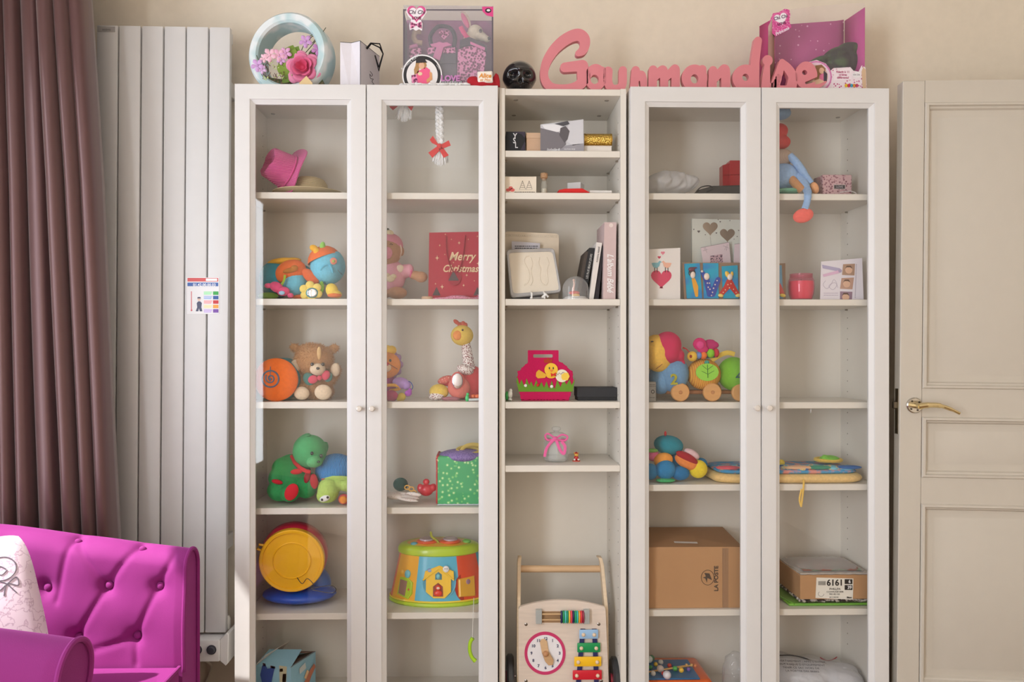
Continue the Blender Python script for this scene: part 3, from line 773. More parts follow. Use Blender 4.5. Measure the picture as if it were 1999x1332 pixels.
# white gift bag standing edge-on
def gift_bag():
    A = V((PX(703, .05), .05, 0)); Bq = A+V((.043, .128, 0)); Dq = A+V((-.064, .012, 0)); Cq = Bq+Dq-A
    zt = PZ(82, .05); m = C(236, 232, 240, 'paper')
    t = T('gift_bag', 'white paper gift bag with black cord handles beside the ring planter', 'bag', (A.x, .1, TZ))
    mid = (A+Dq)/2+V((0.002, .012, 0)); mb = (Bq+Cq)/2-V((0, .012, 0))
    pts = [A, mid, Dq, Cq, mb, Bq]
    def ringv(z): return [V((p.x, p.y, z)) for p in pts]
    lo, hi = ringv(TZ), ringv(zt); lo[1] = (A+Dq)/2*1.0; lo[1] = V((lo[1].x, lo[1].y, TZ)); lo[4] = (Bq+Cq)/2; lo[4].z = TZ
    b = B(); b.raw(lo+hi, [(i, (i+1) % 6, (i+1) % 6+6, i+6) for i in range(6)]+[(0, 1, 2, 3, 4, 5)])
    o = t.add('body', b, m, smooth=0); md = o.modifiers.new('s', 'SOLIDIFY'); md.thickness = .0008
    t.add('fold_line', B().tube([V((A.x+.0005, A.y-.0006, TZ)), V((A.x+.0005, A.y-.0006, zt)), ], .0009, 5).tube([V((Dq.x, Dq.y-.0006, zt)), V((mid.x, mid.y-.001, zt)), V((A.x, A.y-.0006, zt)), V((Bq.x, Bq.y, zt))], .0008, 5), C(70, 68, 72), kind='stuff')
    n = V((.128, -.043, 0)).normalized()
    f = lambda u, z: A+(Bq-A)*u+V((0, 0, z))+n*.004
    for off in (.0, .012):
        t.add('handle', B().tube([f(.25+off*3, zt-.012), f(.3+off*3, zt+.006)+n*.012, f(.5, zt+.012-off)+n*.03, f(.62, zt-.015)+n*.034, f(.72, zt-.05-off)+n*.012, f(.70, zt-.012)], .0022, 7), C(28, 26, 30))
    sq = [(.50, -.072), (.62, -.078), (.55, -.086), (.48, -.082), (.52, -.094), (.66, -.09), (.60, -.10), (.7, -.106), (.58, -.112), (.74, -.12), (.66, -.128)]
    t.add('script_print', B().tube([f(u, zt+z) - n*.0035 for u, z, in [(a, c) for a, c in spline(sq, 4)]], .0009, 5), C(80, 76, 84, 'print'))
gift_bag()
# toy dog set in a window box
LEO = spotted('leopard_pink', (236, 150, 190), (92, 34, 66), 140, .55, (150, 70, 110))
def dog_box():
    Y0, Y1 = .02, .13
    t = T('toy_box', 'grey windowed toy box with heart logo and round photo badge', 'box', (PX(875, Y0), .07, TZ))
    x0, x1 = PX(787, Y0), PX(963, Y0); z1 = PZ(12, Y0); z0 = TZ
    card = C(128, 118, 130, 'paper')
    t.add('back_card', B().box(x0, x1, Y1-.002, Y1, z0, z1), spotted('lilac_backing', (150, 126, 146), (176, 110, 150), 7, .7, kind='n'))
    t.add('side_card', B().box(x0, x0+.0015, Y0, Y1-.002, z0, z1-.012), card); t.add('side_card', B().box(x1-.0015, x1, Y0, Y1-.002, z0, z1), card)
    t.add('base_card', B().box(x0+.0015, x1-.0015, Y0, Y1-.002, z0, z0+.0015), card)
    t.add('top_card', B().box(x0+.0015, x1-.0015, Y0, Y1-.002, z1-.0015, z1), glassy('clear_plastic', (.97, .97, .98), .7, .10, (.9, .9, .95)))
    t.add('window_sheet', B().box(x0, x1, Y0-.0006, Y0, z0, z1), glassy('clear_plastic'))
    b = B(); b.pp(rc(787, 20, 790, 165), Y0-.0008, .001).pp(rc(960, 20, 963, 165), Y0-.0008, .001).pp(rc(787, 18, 963, 20.5), Y0-.0008, .001)
    t.add('front_rim', b, C(100, 92, 102, 'print'))
    b = B(); b.pp(rc(790, 158, 860, 165), Y0-.001, .0008).pp(rc(862, 158, 902, 165), Y0-.001, .0008); t.add('zigzag_band', b, striped('zigzag_bw', (30, 28, 32), (240, 238, 240), 60, 'X', rough=.6, bump=0))
    hf = Y0-.0014
    D(t, 'heart_badge', [(793, 24), (794, 16), (802, 12), (812, 17), (822, 12), (831, 15), (833, 24), (826, 35), (822, 40), (825, 46), (824, 60), (818, 57), (812, 60), (806, 56), (800, 59), (799, 50), (801, 42), (803, 38), (797, 32)], hf, (246, 240, 246))
    D(t, 'heart_rim', heart(813, 25, 19.5), hf-.0006, (222, 90, 150)); D(t, 'heart_field', heart(813, 25, 14.5), hf-.0012, (244, 238, 244))
    ink = C(90, 70, 90, 'print'); pk = C(200, 50, 110, 'print')
    text(t, 'Chi Chi', P(813, 24, hf-.002), .0165, ink, shear=.2, bold=.0003); text(t, 'LOVE', P(813, 35.5, hf-.002), .0115, C(120, 40, 80, 'print'), bold=.0006)
    D(t, 'bow_mark', [(801, 42), (812, 47), (823, 42), (823, 56), (817, 53), (812, 49), (807, 54), (801, 56)], hf-.0012, LEO)
    D(t, 'corner_tag', [(941, 13), (963, 13), (963, 33), (950, 30), (942, 22)], hf, (224, 72, 140)); D(t, 'corner_tag_mark', ovl(953, 20.5, 6, 4.5), hf-.0006, (40, 36, 44)); D(t, 'corner_tag_mark', ovl(953.5, 20, 3.5, 2.2), hf-.0012, (235, 235, 235))
    # round photo badge, cut by the shelf line
    cx, cy = 824, 147
    def disc(name, r, col, dy): 
        D(t, name, [(x, min(y, 171)) for x, y in ovl(cx, cy, r, r*1.04, 48)], hf-.002-dy, col)
    disc('badge_edge', 39, (244, 242, 244), 0); disc('badge_ring', 36.5, (40, 38, 42), .0006); disc('badge_field', 30.5, (236, 232, 232), .0012)
    g = hf-.0040
    D(t, 'printed_hair', [(812, 120), (820, 115), (830, 117), (833, 128), (829, 135), (826, 130), (818, 133), (817, 142), (809, 146), (808, 136), (811, 128)], g, (176, 134, 84))
    D(t, 'printed_hat', [(812, 118), (816, 112), (828, 111), (831, 118), (834, 122), (812, 123)], g-.0006, (44, 40, 44))
    D(t, 'printed_face', ovl(823, 128, 5.5, 7), g-.0006, (226, 178, 148))
    D(t, 'printed_shirt', [(812, 150), (815, 139), (822, 136), (832, 131), (839, 136), (842, 150), (838, 163), (816, 163)], g, (240, 96, 142))
    D(t, 'printed_arm', [(838, 140), (843, 142), (844, 155), (834, 162), (832, 156), (839, 150)], g-.0006, (222, 160, 110))
    D(t, 'printed_bag', [(803, 147), (813, 145), (816, 162), (804, 162)], g-.0006, LEO); D(t, 'printed_puppy', ovl(820, 144, 4.5, 3.5), g-.0012, (236, 208, 170))
    text(t, 'ACTIVITE PUPPY', P(801, 121, g), .010, C(235, 235, 238, 'print'), rot=(PI/2, R(-40), 0)); 
    text(t, 'CHIC', P(894-40+2, 131, g), .008, C(235, 235, 238, 'print'), rot=(PI/2, R(60), 0))
    text(t, 'LOVE', P(879, 153.5, g), .024, C(196, 130, 186, 'print'), bold=.0012)
    # contents
    Yc = .075; k = 1/S(Yc)
    d = T('toy_dog', 'cream plush toy dog with pink ear inside the grey windowed box', 'toy dog', (PX(930, Yc), Yc, TZ+.02))
    b = B(); b.E(928, 62, 15, 13, Yc).E(938, 70, 14, 9, Yc-.005, rot=28).E(948, 75, 10, 6.5, Yc-.01, rot=30).E(918, 80, 14, 18, Yc+.01)
    d.add('head', blob(b, .0025), C(232, 218, 190, 'plush'))
    d.add('ear', B().E(909, 38, 7.5, 19, Yc, 3, rot=-25), C(236, 214, 196, 'plush')); d.add('inner_ear', B().E(908, 40, 5, 16, Yc-.006, 2, rot=-25), C(236, 120, 160, 'plush'))
    d.add('eye', B().E(938, 60, 3, 4.2, Yc-.024, 2), C(60, 46, 40, 'gloss')); d.add('nose', B().E(955, 75, 3.2, 3.2, Yc-.018, 3), C(40, 34, 36, 'gloss'))
    d.add('collar', B().tube([P(x, y, Yc-.02) for x, y in [(899, 52), (904, 62), (911, 72), (920, 80)]], .007, 8, flat=.4), C(232, 70, 130, 'fab'))
    c = T('toy_carrier', 'dark toy handbag with pink leopard pocket beside the plush dog', 'handbag', (PX(920, Yc), Yc, TZ))
    b = B(); b.pp([(894, 98), (906, 92), (925, 88), (940, 92), (949, 104), (946, 130), (941, 162), (892, 162)], Yc-.03, .04, .004); c.add('pocket', b, LEO)
    c.add('flap', B().pp([(898, 78), (916, 72), (935, 80), (950, 90), (950, 101), (935, 92), (914, 88), (897, 92)], Yc-.034, .04, .004), C(74, 66, 74, 'fab'))
    c.add('flap_trim', B().pp([(918, 81), (947, 93), (946, 98), (918, 86)], Yc-.036, .003), C(232, 130, 180, 'fab'))
    c2 = T('toy_tote', 'dark grey toy tote bag with pink bow and arched handle in the box', 'handbag', (PX(865, Yc), Yc, TZ))
    c2.add('body', B().pp([(836, 92), (892, 92), (894, 162), (838, 162)], Yc-.02, .03, .004), C(104, 98, 106, 'fab'))
    c2.add('pocket', B().pp([(858, 105), (890, 105), (890, 124), (858, 124)], Yc-.023, .003), C(92, 88, 96, 'fab'))
    for q in ([(832, 94), (848, 92), (848, 103), (836, 106)], [(864, 94), (888, 92), (889, 103), (866, 104)]): c2.add('leopard_patch', B().pp(q, Yc-.024, .003), LEO)
    c2.add('handle', B().tube([P(x, y, Yc-.02) for x, y in spline([(843, 92), (840, 72), (851, 55), (864, 51), (880, 56), (888, 72), (886, 92)], 6)], .0065, 8), C(56, 52, 60, 'fab'))
    c2.add('bow', B().pp([(852, 84), (858, 81), (864, 84), (872, 82), (882, 88), (872, 90), (866, 92), (858, 118), (845, 112), (852, 92), (842, 90), (840, 86)], Yc-.03, .005, .001), C(226, 128, 176, 'fab'))
    c2.add('charm', B().pp(heart(867, 67, 11), Yc-.012, .006), LEO)
    c3 = T('toy_purse', 'small pink leopard toy purse at the left inside the windowed box', 'handbag', (PX(808, Yc), Yc, TZ))
    c3.add('body', B().pp([(799, 95), (822, 92), (824, 162), (798, 162)], Yc-.02, .03, .004), LEO); c3.add('trim', B().pp([(798, 88), (814, 84), (815, 90), (798, 95)], Yc-.022, .03, .003), C(228, 140, 186, 'fab'))
    c3.add('fur_tail', B().tube([P(x, y, Yc) for x, y in spline([(822, 62), (811, 62), (808, 74), (813, 82), (824, 84)], 5)], .008, 8), C(208, 178, 150, 'plush'))
dog_box()
# white lace cloth and red ribbon lying in front of it
b = B(); 
for k in range(70):
    x = random.uniform(784, 934); b.E(x, 166-abs(random.gauss(0, 1))*1.2, random.uniform(3, 7), random.uniform(1.5, 3), -.006+random.uniform(-.004, .004), 4, seg=8, rings=6)
t = T('lace_cloth', 'crumpled white lace cloth under the grey windowed box', 'cloth', (PX(860, 0), -.006, TZ)); t.add('cloth', b, C(238, 236, 236, 'fab'), smooth=80)
t = T('red_hat', 'crumpled red felt hat on the bookcase top beside the black skull', 'hat', (PX(945, 0), .0, TZ))
b = B(); b.E(925, 160, 14, 10, -.002, 14, rot=10).E(940, 166, 22, 8, -.004, 14).E(955, 165, 16, 8, -.002, 12)
t.add('crown', blob(b, .003), C(176, 26, 40, 'fab'))
t.add('brim', B().pp([(961, 168), (963, 150), (968, 142), (973, 146), (976, 158), (976, 168)], -.012, .012, .002), C(168, 26, 38, 'fab'))
t = T('candy_tin', 'small cream tin with orange lettering resting on the red hat', 'tin', (PX(947, -.01), -.015, PZ(162, -.015)))
M = Matrix.Translation(P(947, 151, -.02)) @ Matrix.Rotation(R(-3), 4, 'Y')
t.add('case', B(M).box(-.0235, .0235, -.005, .005, -.018, .018, .004, seg=2), C(232, 222, 214, 'plastic'))
t.add('lid', B(M).box(-.020, .020, -.0062, -.005, -.0145, .0145, .001), C(246, 238, 226, 'plastic'))
text(t, 'Alice', P(947, 148, -.027), .018, C(226, 150, 60, 'print'), bold=.0006, shear=.2); text(t, 'et Moi', P(947, 156, -.027), .012, C(226, 150, 60, 'print'), shear=.2)
# black glass skull
def skull():
    Y = .055; k = 1/S(Y); c = P(1014, 140, Y)
    t = T('skull', 'glossy black glass skull on the narrow bookcase', 'skull', (c.x, Y, TZ)); c.z = TZ+.047
    nu, nv = 72, 56; vs = []
    for j in range(nv+1):
        ph = PI*j/nv; zz = math.cos(ph); rr = math.sin(ph)
        for i in range(nu):
            th = 2*PI*i/nu; x, y = rr*math.cos(th), rr*math.sin(th); z = zz
            wx = .053*(1 if z > -.1 else 1-.22*min(1, (-z-.1)/.7)); X = x*wx; Yy = y*.062; Z = z*.052
            if y < 0:
                f = min(1, -y*2)
                for s_ in (-1, 1): X0 = X-s_*.021; Yy += f*.020*math.exp(-(X0/.012)**2-((Z+.004)/.0105)**2)
                Yy += f*.014*math.exp(-(X/.006)**2-((Z+.022)/.009)**2)
                Yy -= f*.006*math.exp(-(X/.03)**2-((Z-.010)/.006)**2)
                for s_ in (-1, 1): Yy -= f*.007*math.exp(-((X-s_*.026)/.01)**2-((Z+.021)/.007)**2)
                if Z < -.03: Yy -= f*.010; Yy += .0016*f*(1+math.cos(X*2*PI/.0062))*(1 if Z > -.046 else 0)+f*.003*math.exp(-((Z+.039)/.0018)**2)
            vs.append((c.x+X, Y+Yy, c.z+Z))
    b = B(); b.raw(vs, [(j*nu+i, j*nu+(i+1) % nu, (j+1)*nu+(i+1) % nu, (j+1)*nu+i) for j in range(nv) for i in range(nu)])
    bmesh.ops.remove_doubles(b.bm, verts=b.bm.verts[:], dist=1e-5)
    t.add('head', b, C(20, 19, 21, 'gloss'), smooth=80)
skull()
# word sign Gourmandise
def sign():
    Y = .03; base = PPY-(TZ-CZ)*S(Y)
    t = T('word_sign', 'pink cut-out wooden script word sign across the bookcase tops', 'sign', (PX(1330, Y), Y+.009, TZ))
    m = C(216, 130, 139, 'paint')
    G = f_not(f_or(f_soft([(1129, 104), (1137, 99), (1142, 87), (1140, 75), (1130, 68), (1115, 71), (1097, 82), (1080, 99), (1067, 121), (1062, 143), (1066, 160), (1080, 172), (1110, 173), (1132, 165), (1141, 150)], [6, 8.5, 9.5, 11, 12, 11.5, 11, 10, 9, 8, 8.5, 9, 9, 10, 12]),
             f_stroke([(1103, 131.5), (1137, 128), (1140, 150)], [9.5, 11, 13])), f_ell(1136, 180, 3, 5))
    letters = [(G, (1048, 50, 1158, 176)),
      (f_not(f_or(f_ell(1163, 151, 21, 26), f_ell(1176, 140, 8, 10)), f_ell(1161, 155, 8, 9)), (1138, 120, 1190, 176)),
      (f_soft([(1187, 139), (1187, 160), (1194, 172), (1206, 173), (1215, 165), (1216, 137)], [9, 8.5, 8, 8, 8, 7.8]), (1174, 124, 1228, 178)),
      (f_or(f_stroke([(1241, 137), (1238, 172)], 8), f_soft([(1245, 150), (1252, 146), (1256, 156), (1257, 172)], [8, 8, 7, 6])), (1226, 124, 1268, 176)),
      (f_or(f_stroke([(1275, 136), (1274, 172)], 8.3), f_soft([(1280, 150), (1291, 137), (1296, 140), (1297, 172)], [7, 8, 8, 7.5]), f_soft([(1302, 150), (1314, 137), (1319, 137), (1319, 172)], [7, 8, 8.3, 8])), (1262, 122, 1332, 176)),
      (f_not(f_or(f_ell(1356, 152, 25, 26), f_stroke([(1371, 135), (1372, 172)], 8)), f_ell(1356, 154, 7.5, 9)), (1326, 120, 1384, 176)),
      (f_or(f_stroke([(1392, 137), (1391, 172)], 8), f_soft([(1398, 152), (1409, 138), (1416, 137), (1417, 172)], [7, 8, 9, 8.5])), (1380, 122, 1430, 176)),
      (f_not(f_or(f_ell(1456, 152, 26, 26), f_soft([(1480, 79), (1474, 125), (1474, 172)], [7.5, 8.5, 8.5])), f_ell(1455.5, 151, 6.5, 7)), (1426, 66, 1492, 176)),
      (f_or(f_ell(1498.6, 118, 9.8, 10.5), f_soft([(1498, 126), (1496, 150), (1495, 172)], [5, 7.5, 8.5]), f_soft([(1495, 172), (1512, 166), (1520, 150)], [7, 6, 5])), (1482, 104, 1524, 176)),
      (f_not(f_or(f_soft([(1527, 121), (1520, 146), (1512, 170)], [6, 8, 9]), f_soft([(1528, 122), (1538, 133), (1548, 150), (1545, 170)], [6, 8.5, 9, 10]), f_stroke([(1514, 174), (1548, 174)], 7)), f_ell(1532, 153, 6, 9)), (1500, 110, 1560, 178)),
      (f_or(f_not(f_not(f_ell(1574, 147, 21.5, 27), f_ell(1571, 141.5, 5, 4.8)), f_soft([(1574, 162), (1600, 153)], [2.5, 4.5])), f_soft([(1575, 172), (1598, 168), (1612, 160)], [6, 4, 2])), (1550, 118, 1616, 178))]
    for f, bx in letters:
        t.add('letter', B().field(f_clip(f, base), bx, Y, .020, 1.6), m, smooth=35)
sign()
# open pink toy box
def pink_box():
    Yb, Yf = .21, .075
    t = T('toy_box', 'open pink toy box with heart badge above the right bookcase', 'box', (PX(1595, .1), .14, TZ))
    pinkm = C(200, 70, 140, 'paper')
    sp = spotted('pink_starry', (196, 92, 150), (246, 190, 226), 46, .13)
    x0, x1 = PX(1512, Yf), PX(1688, Yf); zb = TZ
    zt0, zt1 = PZ(47, Yb), PZ(35, Yb)
    b = B(); b.raw([(x0+.004, Yb, zb), (x1-.004, Yb, zb), (x1-.004, Yb, zt1+.004), (x1-.03, Yb, zt1), (x0+.004, Yb, zt0)], [(0, 1, 2, 3, 4)])
    o = t.add('back_card', b, sp); o.modifiers.new('s', 'SOLIDIFY').thickness = .0015
    b = B(); b.raw([(x1, Yf, zb), (x1, Yb, zb), (x1, Yb, zt1), (x1+.001, Yf, PZ(8, Yf))], [(0, 1, 2, 3)])
    o = t.add('side_card', b, C(208, 84, 154, 'paper')); o.modifiers.new('s', 'SOLIDIFY').thickness = .0015
    b = B(); b.raw([(x0, Yf, zb), (x0, Yb, zb), (x0, Yb, zt0), (x0, Yf, PZ(30, Yf))], [(0, 1, 2, 3)])
    o = t.add('side_card', b, C(206, 66, 132, 'paper')); o.modifiers.new('s', 'SOLIDIFY').thickness = .0015
    b = B(); b.raw([(x0, Yf, zb), (x0-.026, Yf-.012, zb), (x0-.024, Yf-.012, PZ(50, Yf)), (x0-.008, Yf-.004, PZ(32, Yf)), (x0, Yf, PZ(30, Yf))], [(0, 1, 2, 3, 4)])
    o = t.add('side_flap', b, spotted('brown_pink_photo', (206, 176, 168), (170, 130, 120), 18, .6, kind='n')); o.modifiers.new('s', 'SOLIDIFY').thickness = .001
    t.add('base_card', B().box(x0+.002, x1-.002, Yf, Yb-.002, zb, zb+.0015), pinkm)
    t.add('window_sheet', B().pp([(1512, 165), (1512, 40), (1545, 18), (1590, 12), (1640, 8), (1688, 6), (1688, 170)], Yf-.002, .0006), glassy('clear_film', (.99, .98, .99), .4, .04, (.95, .85, .92)))
    hf = Yf-.004
    D(t, 'badge', [(1504, 62), (1503, 40), (1509, 26), (1520, 24), (1532, 17), (1541, 19), (1543, 30), (1541, 42), (1545, 53), (1532, 62), (1514, 71)], hf, spotted('pink_glitter', (214, 80, 150), (246, 210, 236), 260, .28))
    D(t, 'heart_rim', heart(1524, 36, 18, rot=-18), hf-.0008, (226, 110, 168)); D(t, 'heart_field', heart(1524.5, 36, 13.5, rot=-18), hf-.0016, (246, 238, 246))
    text(t, 'Chi Chi', P(1524, 34, hf-.0026), .0145, C(110, 80, 110, 'print'), rot=(PI/2, R(-14), 0), bold=.0003); text(t, 'LOVE', P(1526, 46, hf-.0026), .011, C(110, 50, 90, 'print'), rot=(PI/2, R(-14), 0), bold=.0004)
    text(t, 'Princess', P(1527, 61, hf-.0026), .0145, C(240, 225, 240, 'print'), rot=(PI/2, R(-28), 0), shear=.2, bold=.0004)
    # front low card with round photo, slogan and leopard edge
    ff = Yf-.006
    D(t, 'front_card', [(1560, 172), (1562, 140), (1575, 122), (1594, 117), (1612, 124), (1622, 138), (1626, 133), (1660, 131), (1666, 138), (1676, 140), (1682, 128), (1690, 132), (1692, 172)], ff, spotted('leopard_white', (240, 226, 234), (190, 80, 130), 120, .3))
    def disc(name, r, col, d): D(t, name, [(x, min(y, 172)) for x, y in ovl(1593, 150, r, r, 40)], ff-d, col)
    disc('photo_rim', 31, (214, 128, 184), .0006); disc('photo_ring', 28, (236, 206, 226), .0012); disc('photo_field', 23, (206, 184, 170), .0018)
    g = ff-.0024
    D(t, 'printed_hair', [(1592, 128), (1604, 126), (1612, 134), (1610, 142), (1600, 146), (1598, 156), (1590, 158)], g, (150, 112, 78)); D(t, 'printed_face', ovl(1604, 138, 5, 6), g-.0006, (226, 182, 156))
    D(t, 'printed_shirt', [(1600, 146), (1610, 142), (1612, 158), (1600, 160)], g-.0006, (222, 120, 160)); D(t, 'printed_vest', [(1608, 138), (1615, 144), (1614, 160), (1608, 158)], g-.0010, (70, 62, 74)); D(t, 'printed_puppy', [(1586, 158), (1600, 154), (1612, 160), (1604, 168), (1586, 168)], g-.0012, (226, 190, 160))
    D(t, 'slogan_card', [(1628, 136), (1660, 134), (1663, 140), (1662, 156), (1628, 157)], ff-.0006, (246, 232, 240))
    for i, s_ in enumerate(('Réagit à 11', 'ordres', 'différents!')): text(t, s_, P(1645.5, 140.5+i*5.6, ff-.0014), .0095, C(176, 50, 110, 'print'), bold=.0002)
    D(t, 'dog_treat_mark', ovl(1672, 146, 8, 6), ff-.0006, (240, 236, 240)); text(t, 'Chi Chi', P(1672, 146, ff-.0014), .007, C(90, 70, 90, 'print'))
    D(t, 'printed_dog', [(1684, 172), (1682, 140), (1685, 131), (1690, 136), (1691, 172)], ff-.0012, (214, 182, 150))
    for i, c_ in enumerate([(235, 190, 40), (210, 50, 90), (70, 160, 190), (230, 150, 60), (200, 70, 110)]): D(t, 'colour_dot', ovl(1652+i*5.2, 167, 3.2, 3.5, 12), ff-.0012, c_)
    # dark green plush cloth lying in the box
    b = B(); Yg = .15
    b.E(1655, 98, 24, 14, Yg, 22, rot=-5).E(1630, 108, 26, 14, Yg, 22, rot=-22).E(1595, 122, 22, 9, Yg, 22, rot=-22).E(1640, 125, 28, 24, Yg, 22).E(1600, 140, 30, 16, Yg, 22).E(1660, 122, 18, 22, Yg, 20)
    b = blob(b, .004)
    for v in b.bm.verts: v.co.z = max(v.co.z, TZ+.002)
    t2 = T('plush_blanket', 'dark green fluffy cloth lying in the open pink box', 'blanket', (PX(1620, Yg), Yg, TZ+.002)); t2.add('cloth', b, spotted('deep_green_pile', (62, 92, 48), (44, 52, 40), 26, .6, kind='n'), smooth=80)
pink_box()
# ================================================================== left bookcase contents
def on(e, px, py, lift=.0):
    """distance of the front surface of ellipsoid e=(cx,cy,rx,rz,Y,rd) under photo point"""
    cx, cy, rx, rz, Y, rd = e; q = 1-((px-cx)/rx)**2-((py-cy)/rz)**2
    return Y-rd/S(Y)*math.sqrt(max(0, q))-lift
def ball(t, name, e, m, rot=0, label=None, parent=None): return t.add(name, B().E(e[0], e[1], e[2], e[3], e[4], e[5], rot), m, parent, label)
def dot(t, name, e, px, py, r, m, rz=None, th=2, parent=None):
    y = on(e, px, py); return t.add(name, B().E(px, py, r, rz or r, y, th, seg=14, rings=8), m, parent)
def fur(t, src, n, ln, m, parent=None, wd=.0007):
    bm = src.bm; bm.faces.ensure_lookup_table(); fs = bm.faces; ar = np.array([f.calc_area() for f in fs]); ar /= ar.sum()
    idx = rng.choice(len(ar), n, p=ar); b = B()
    for i in idx:
        f = fs[int(i)]; vs = f.verts; a, bq, c = vs[0].co, vs[1].co, vs[2].co; u, v = rng.rand(2)
        if u+v > 1: u, v = 1-u, 1-v
        p = a+(bq-a)*u+(c-a)*v; d = (f.normal+V(rng.normal(0, .35, 3))+V((0, 0, -.45))).normalized(); s_ = d.cross(V(rng.normal(0, 1, 3))).normalized()*wd
        b.raw([p-s_-f.normal*.0006, p+s_-f.normal*.0006, p+d*ln*rng.uniform(.6, 1.15)], [(0, 1, 2)])
    return t.add('fur', b, m, parent, smooth=0, kind='stuff')
def copyb(b): r = B(); r.bm = b.bm.copy(); return r
z1, z2, z3, z4, z5 = ZL
# --- row 1: hats
def hats():
    Y = .125; c = V((PX(602, Y), Y, z1))
    t = T('straw_hat', 'natural straw sun hat lying under the pink hat', 'hat', c)
    st = striped('straw', (214, 196, 156), (176, 152, 112), 90, 'Z', rough=.9, bump=.6)
    prof = [(0, .068), (.03, .067), (.050, .060), (.060, .045), (.064, .018), (.068, .012), (.095, .014), (.112, .018), (.112, .0165), (.066, .008)]
    t.add('crown', B().lathe([(r, z) for r, z in prof[:6]], c, 40), st); t.add('brim', B().lathe([(r*1.0, z) for r, z in prof[5:]], c, 40), C(206, 186, 146, 'fab'))
    k = 1/S(.10); Y = .10
    bc = P(565, 338, Y); ax = V((-.76, -.54, .36)).normalized()
    q = ax.to_track_quat('Z', 'Y').to_matrix().to_4x4(); M = Matrix.Translation(bc) @ q
    pm = striped('pink_straw', (232, 112, 168), (196, 70, 132), 85, 'Z', rough=.85, bump=.6)
    t = T('cowboy_hat', 'pink woven cowboy hat tipped on its side on the top shelf', 'hat', (bc.x, Y, z1))
    n = 48; vs = []; prof = [(0, .062), (.020, .064), (.036, .074), (.043, .077), (.048, .072), (.052, .04), (.056, .006), (.059, 0), (.070, -.001), (.082, .002), (.089, .008), (.089, .011), (.082, .005), (.060, .003)]
    inv = q.inverted()
    for r, z in prof:
        for i in range(n):
            a = 2*PI*i/n; x, y = r*math.cos(a), r*math.sin(a)
            f = max(0, (r-.058)/.031); zz = z-f*f*.016+f*.006*math.cos(3*a)
            if r < .045 and r > 0: zz -= .010*math.exp(-(y/.012)**2)
            w = M @ V((x, y, zz)); w.z = max(w.z, z1+.002); vs.append(w)
    b = B(); b.raw(vs, [(j*n+i, j*n+(i+1) % n, (j+1)*n+(i+1) % n, (j+1)*n+i) for j in range(len(prof)-1) for i in range(n)])
    bmesh.ops.remove_doubles(b.bm, verts=b.bm.verts[:], dist=1e-5)
    t.add('woven_body', b, pm, smooth=60)
    band = [M @ V((.0572*math.cos(a), .0572*math.sin(a), .008)) for a in [2*PI*i/36 for i in range(36)]]
    t.add('band', B().tube(band, .0028, 6, True), C(214, 84, 148, 'fab'))
hats()
# --- hanging white braids with red bows
def braids():
    Y = .055; k = 1/S(Y); wh = C(240, 240, 240, 'yarn'); rd = C(214, 52, 50, 'fab')
    for (cx, ytop, yb, ytip, lab, full) in [(857, 176, 286, 322, 'long white yarn braid with red bow hanging inside second glazed door', 1), (787, 176, 197, 236, 'short white yarn braid with red bow hanging at the left of the second glazed door', 0)]:
        p = P(cx, ytop, Y); t = T('yarn_braid', lab, 'braid', (p.x, Y, PZ(ytip, Y)))
        for s_ in range(3):
            pts = []; n = 40 if full else 10
            for i in range(n+1):
                f = i/n; a = f*(5.2 if full else 1.0)*2*PI+s_*2*PI/3
                pts.append(P(cx+5*math.sin(a)+2*f, ytop+(yb-ytop)*f, Y)+V((0, .004*math.sin(2*a), 0)))
            t.add('strand', B().tube(pts, .0062, 8), wh)
        b = B(); 
        for i in range(60):
            x = random.uniform(-1, 1); e = ytip+4-abs(x)*8-random.uniform(0, 6)
            b.tube([P(cx+2+x*4, yb, Y+random.uniform(-.003, .003)), P(cx+2+x*13+2, (yb+e)/2+2, Y+random.uniform(-.009, .009)), P(cx+2+x*14+random.uniform(-3, 3), e, Y+random.uniform(-.009, .009))], [.0018, .0026, .0012], 4)
        t.add('tassel', b, wh, kind='stuff')
        Yf = Y-.012
        if full: R_ = [[(858, 286), (845, 265), (839, 273), (843, 279)], [(858, 284), (876, 274), (880, 284), (862, 291)], [(857, 283), (836, 298), (844, 308), (860, 292)], [(859, 286), (866, 290), (876, 303), (866, 308), (857, 292)]]
        else: R_ = [[(785, 195), (764, 201), (760, 208), (767, 215), (778, 206)], [(789, 195), (804, 200), (807, 208), (803, 216), (794, 206)]]
        for q in R_: t.add('bow_loop', B().pp(q, Yf, .002), rd)
        t.add('bow_knot', B().E(cx+1, yb-1, 5, 5, Yf, 3), rd)
braids()
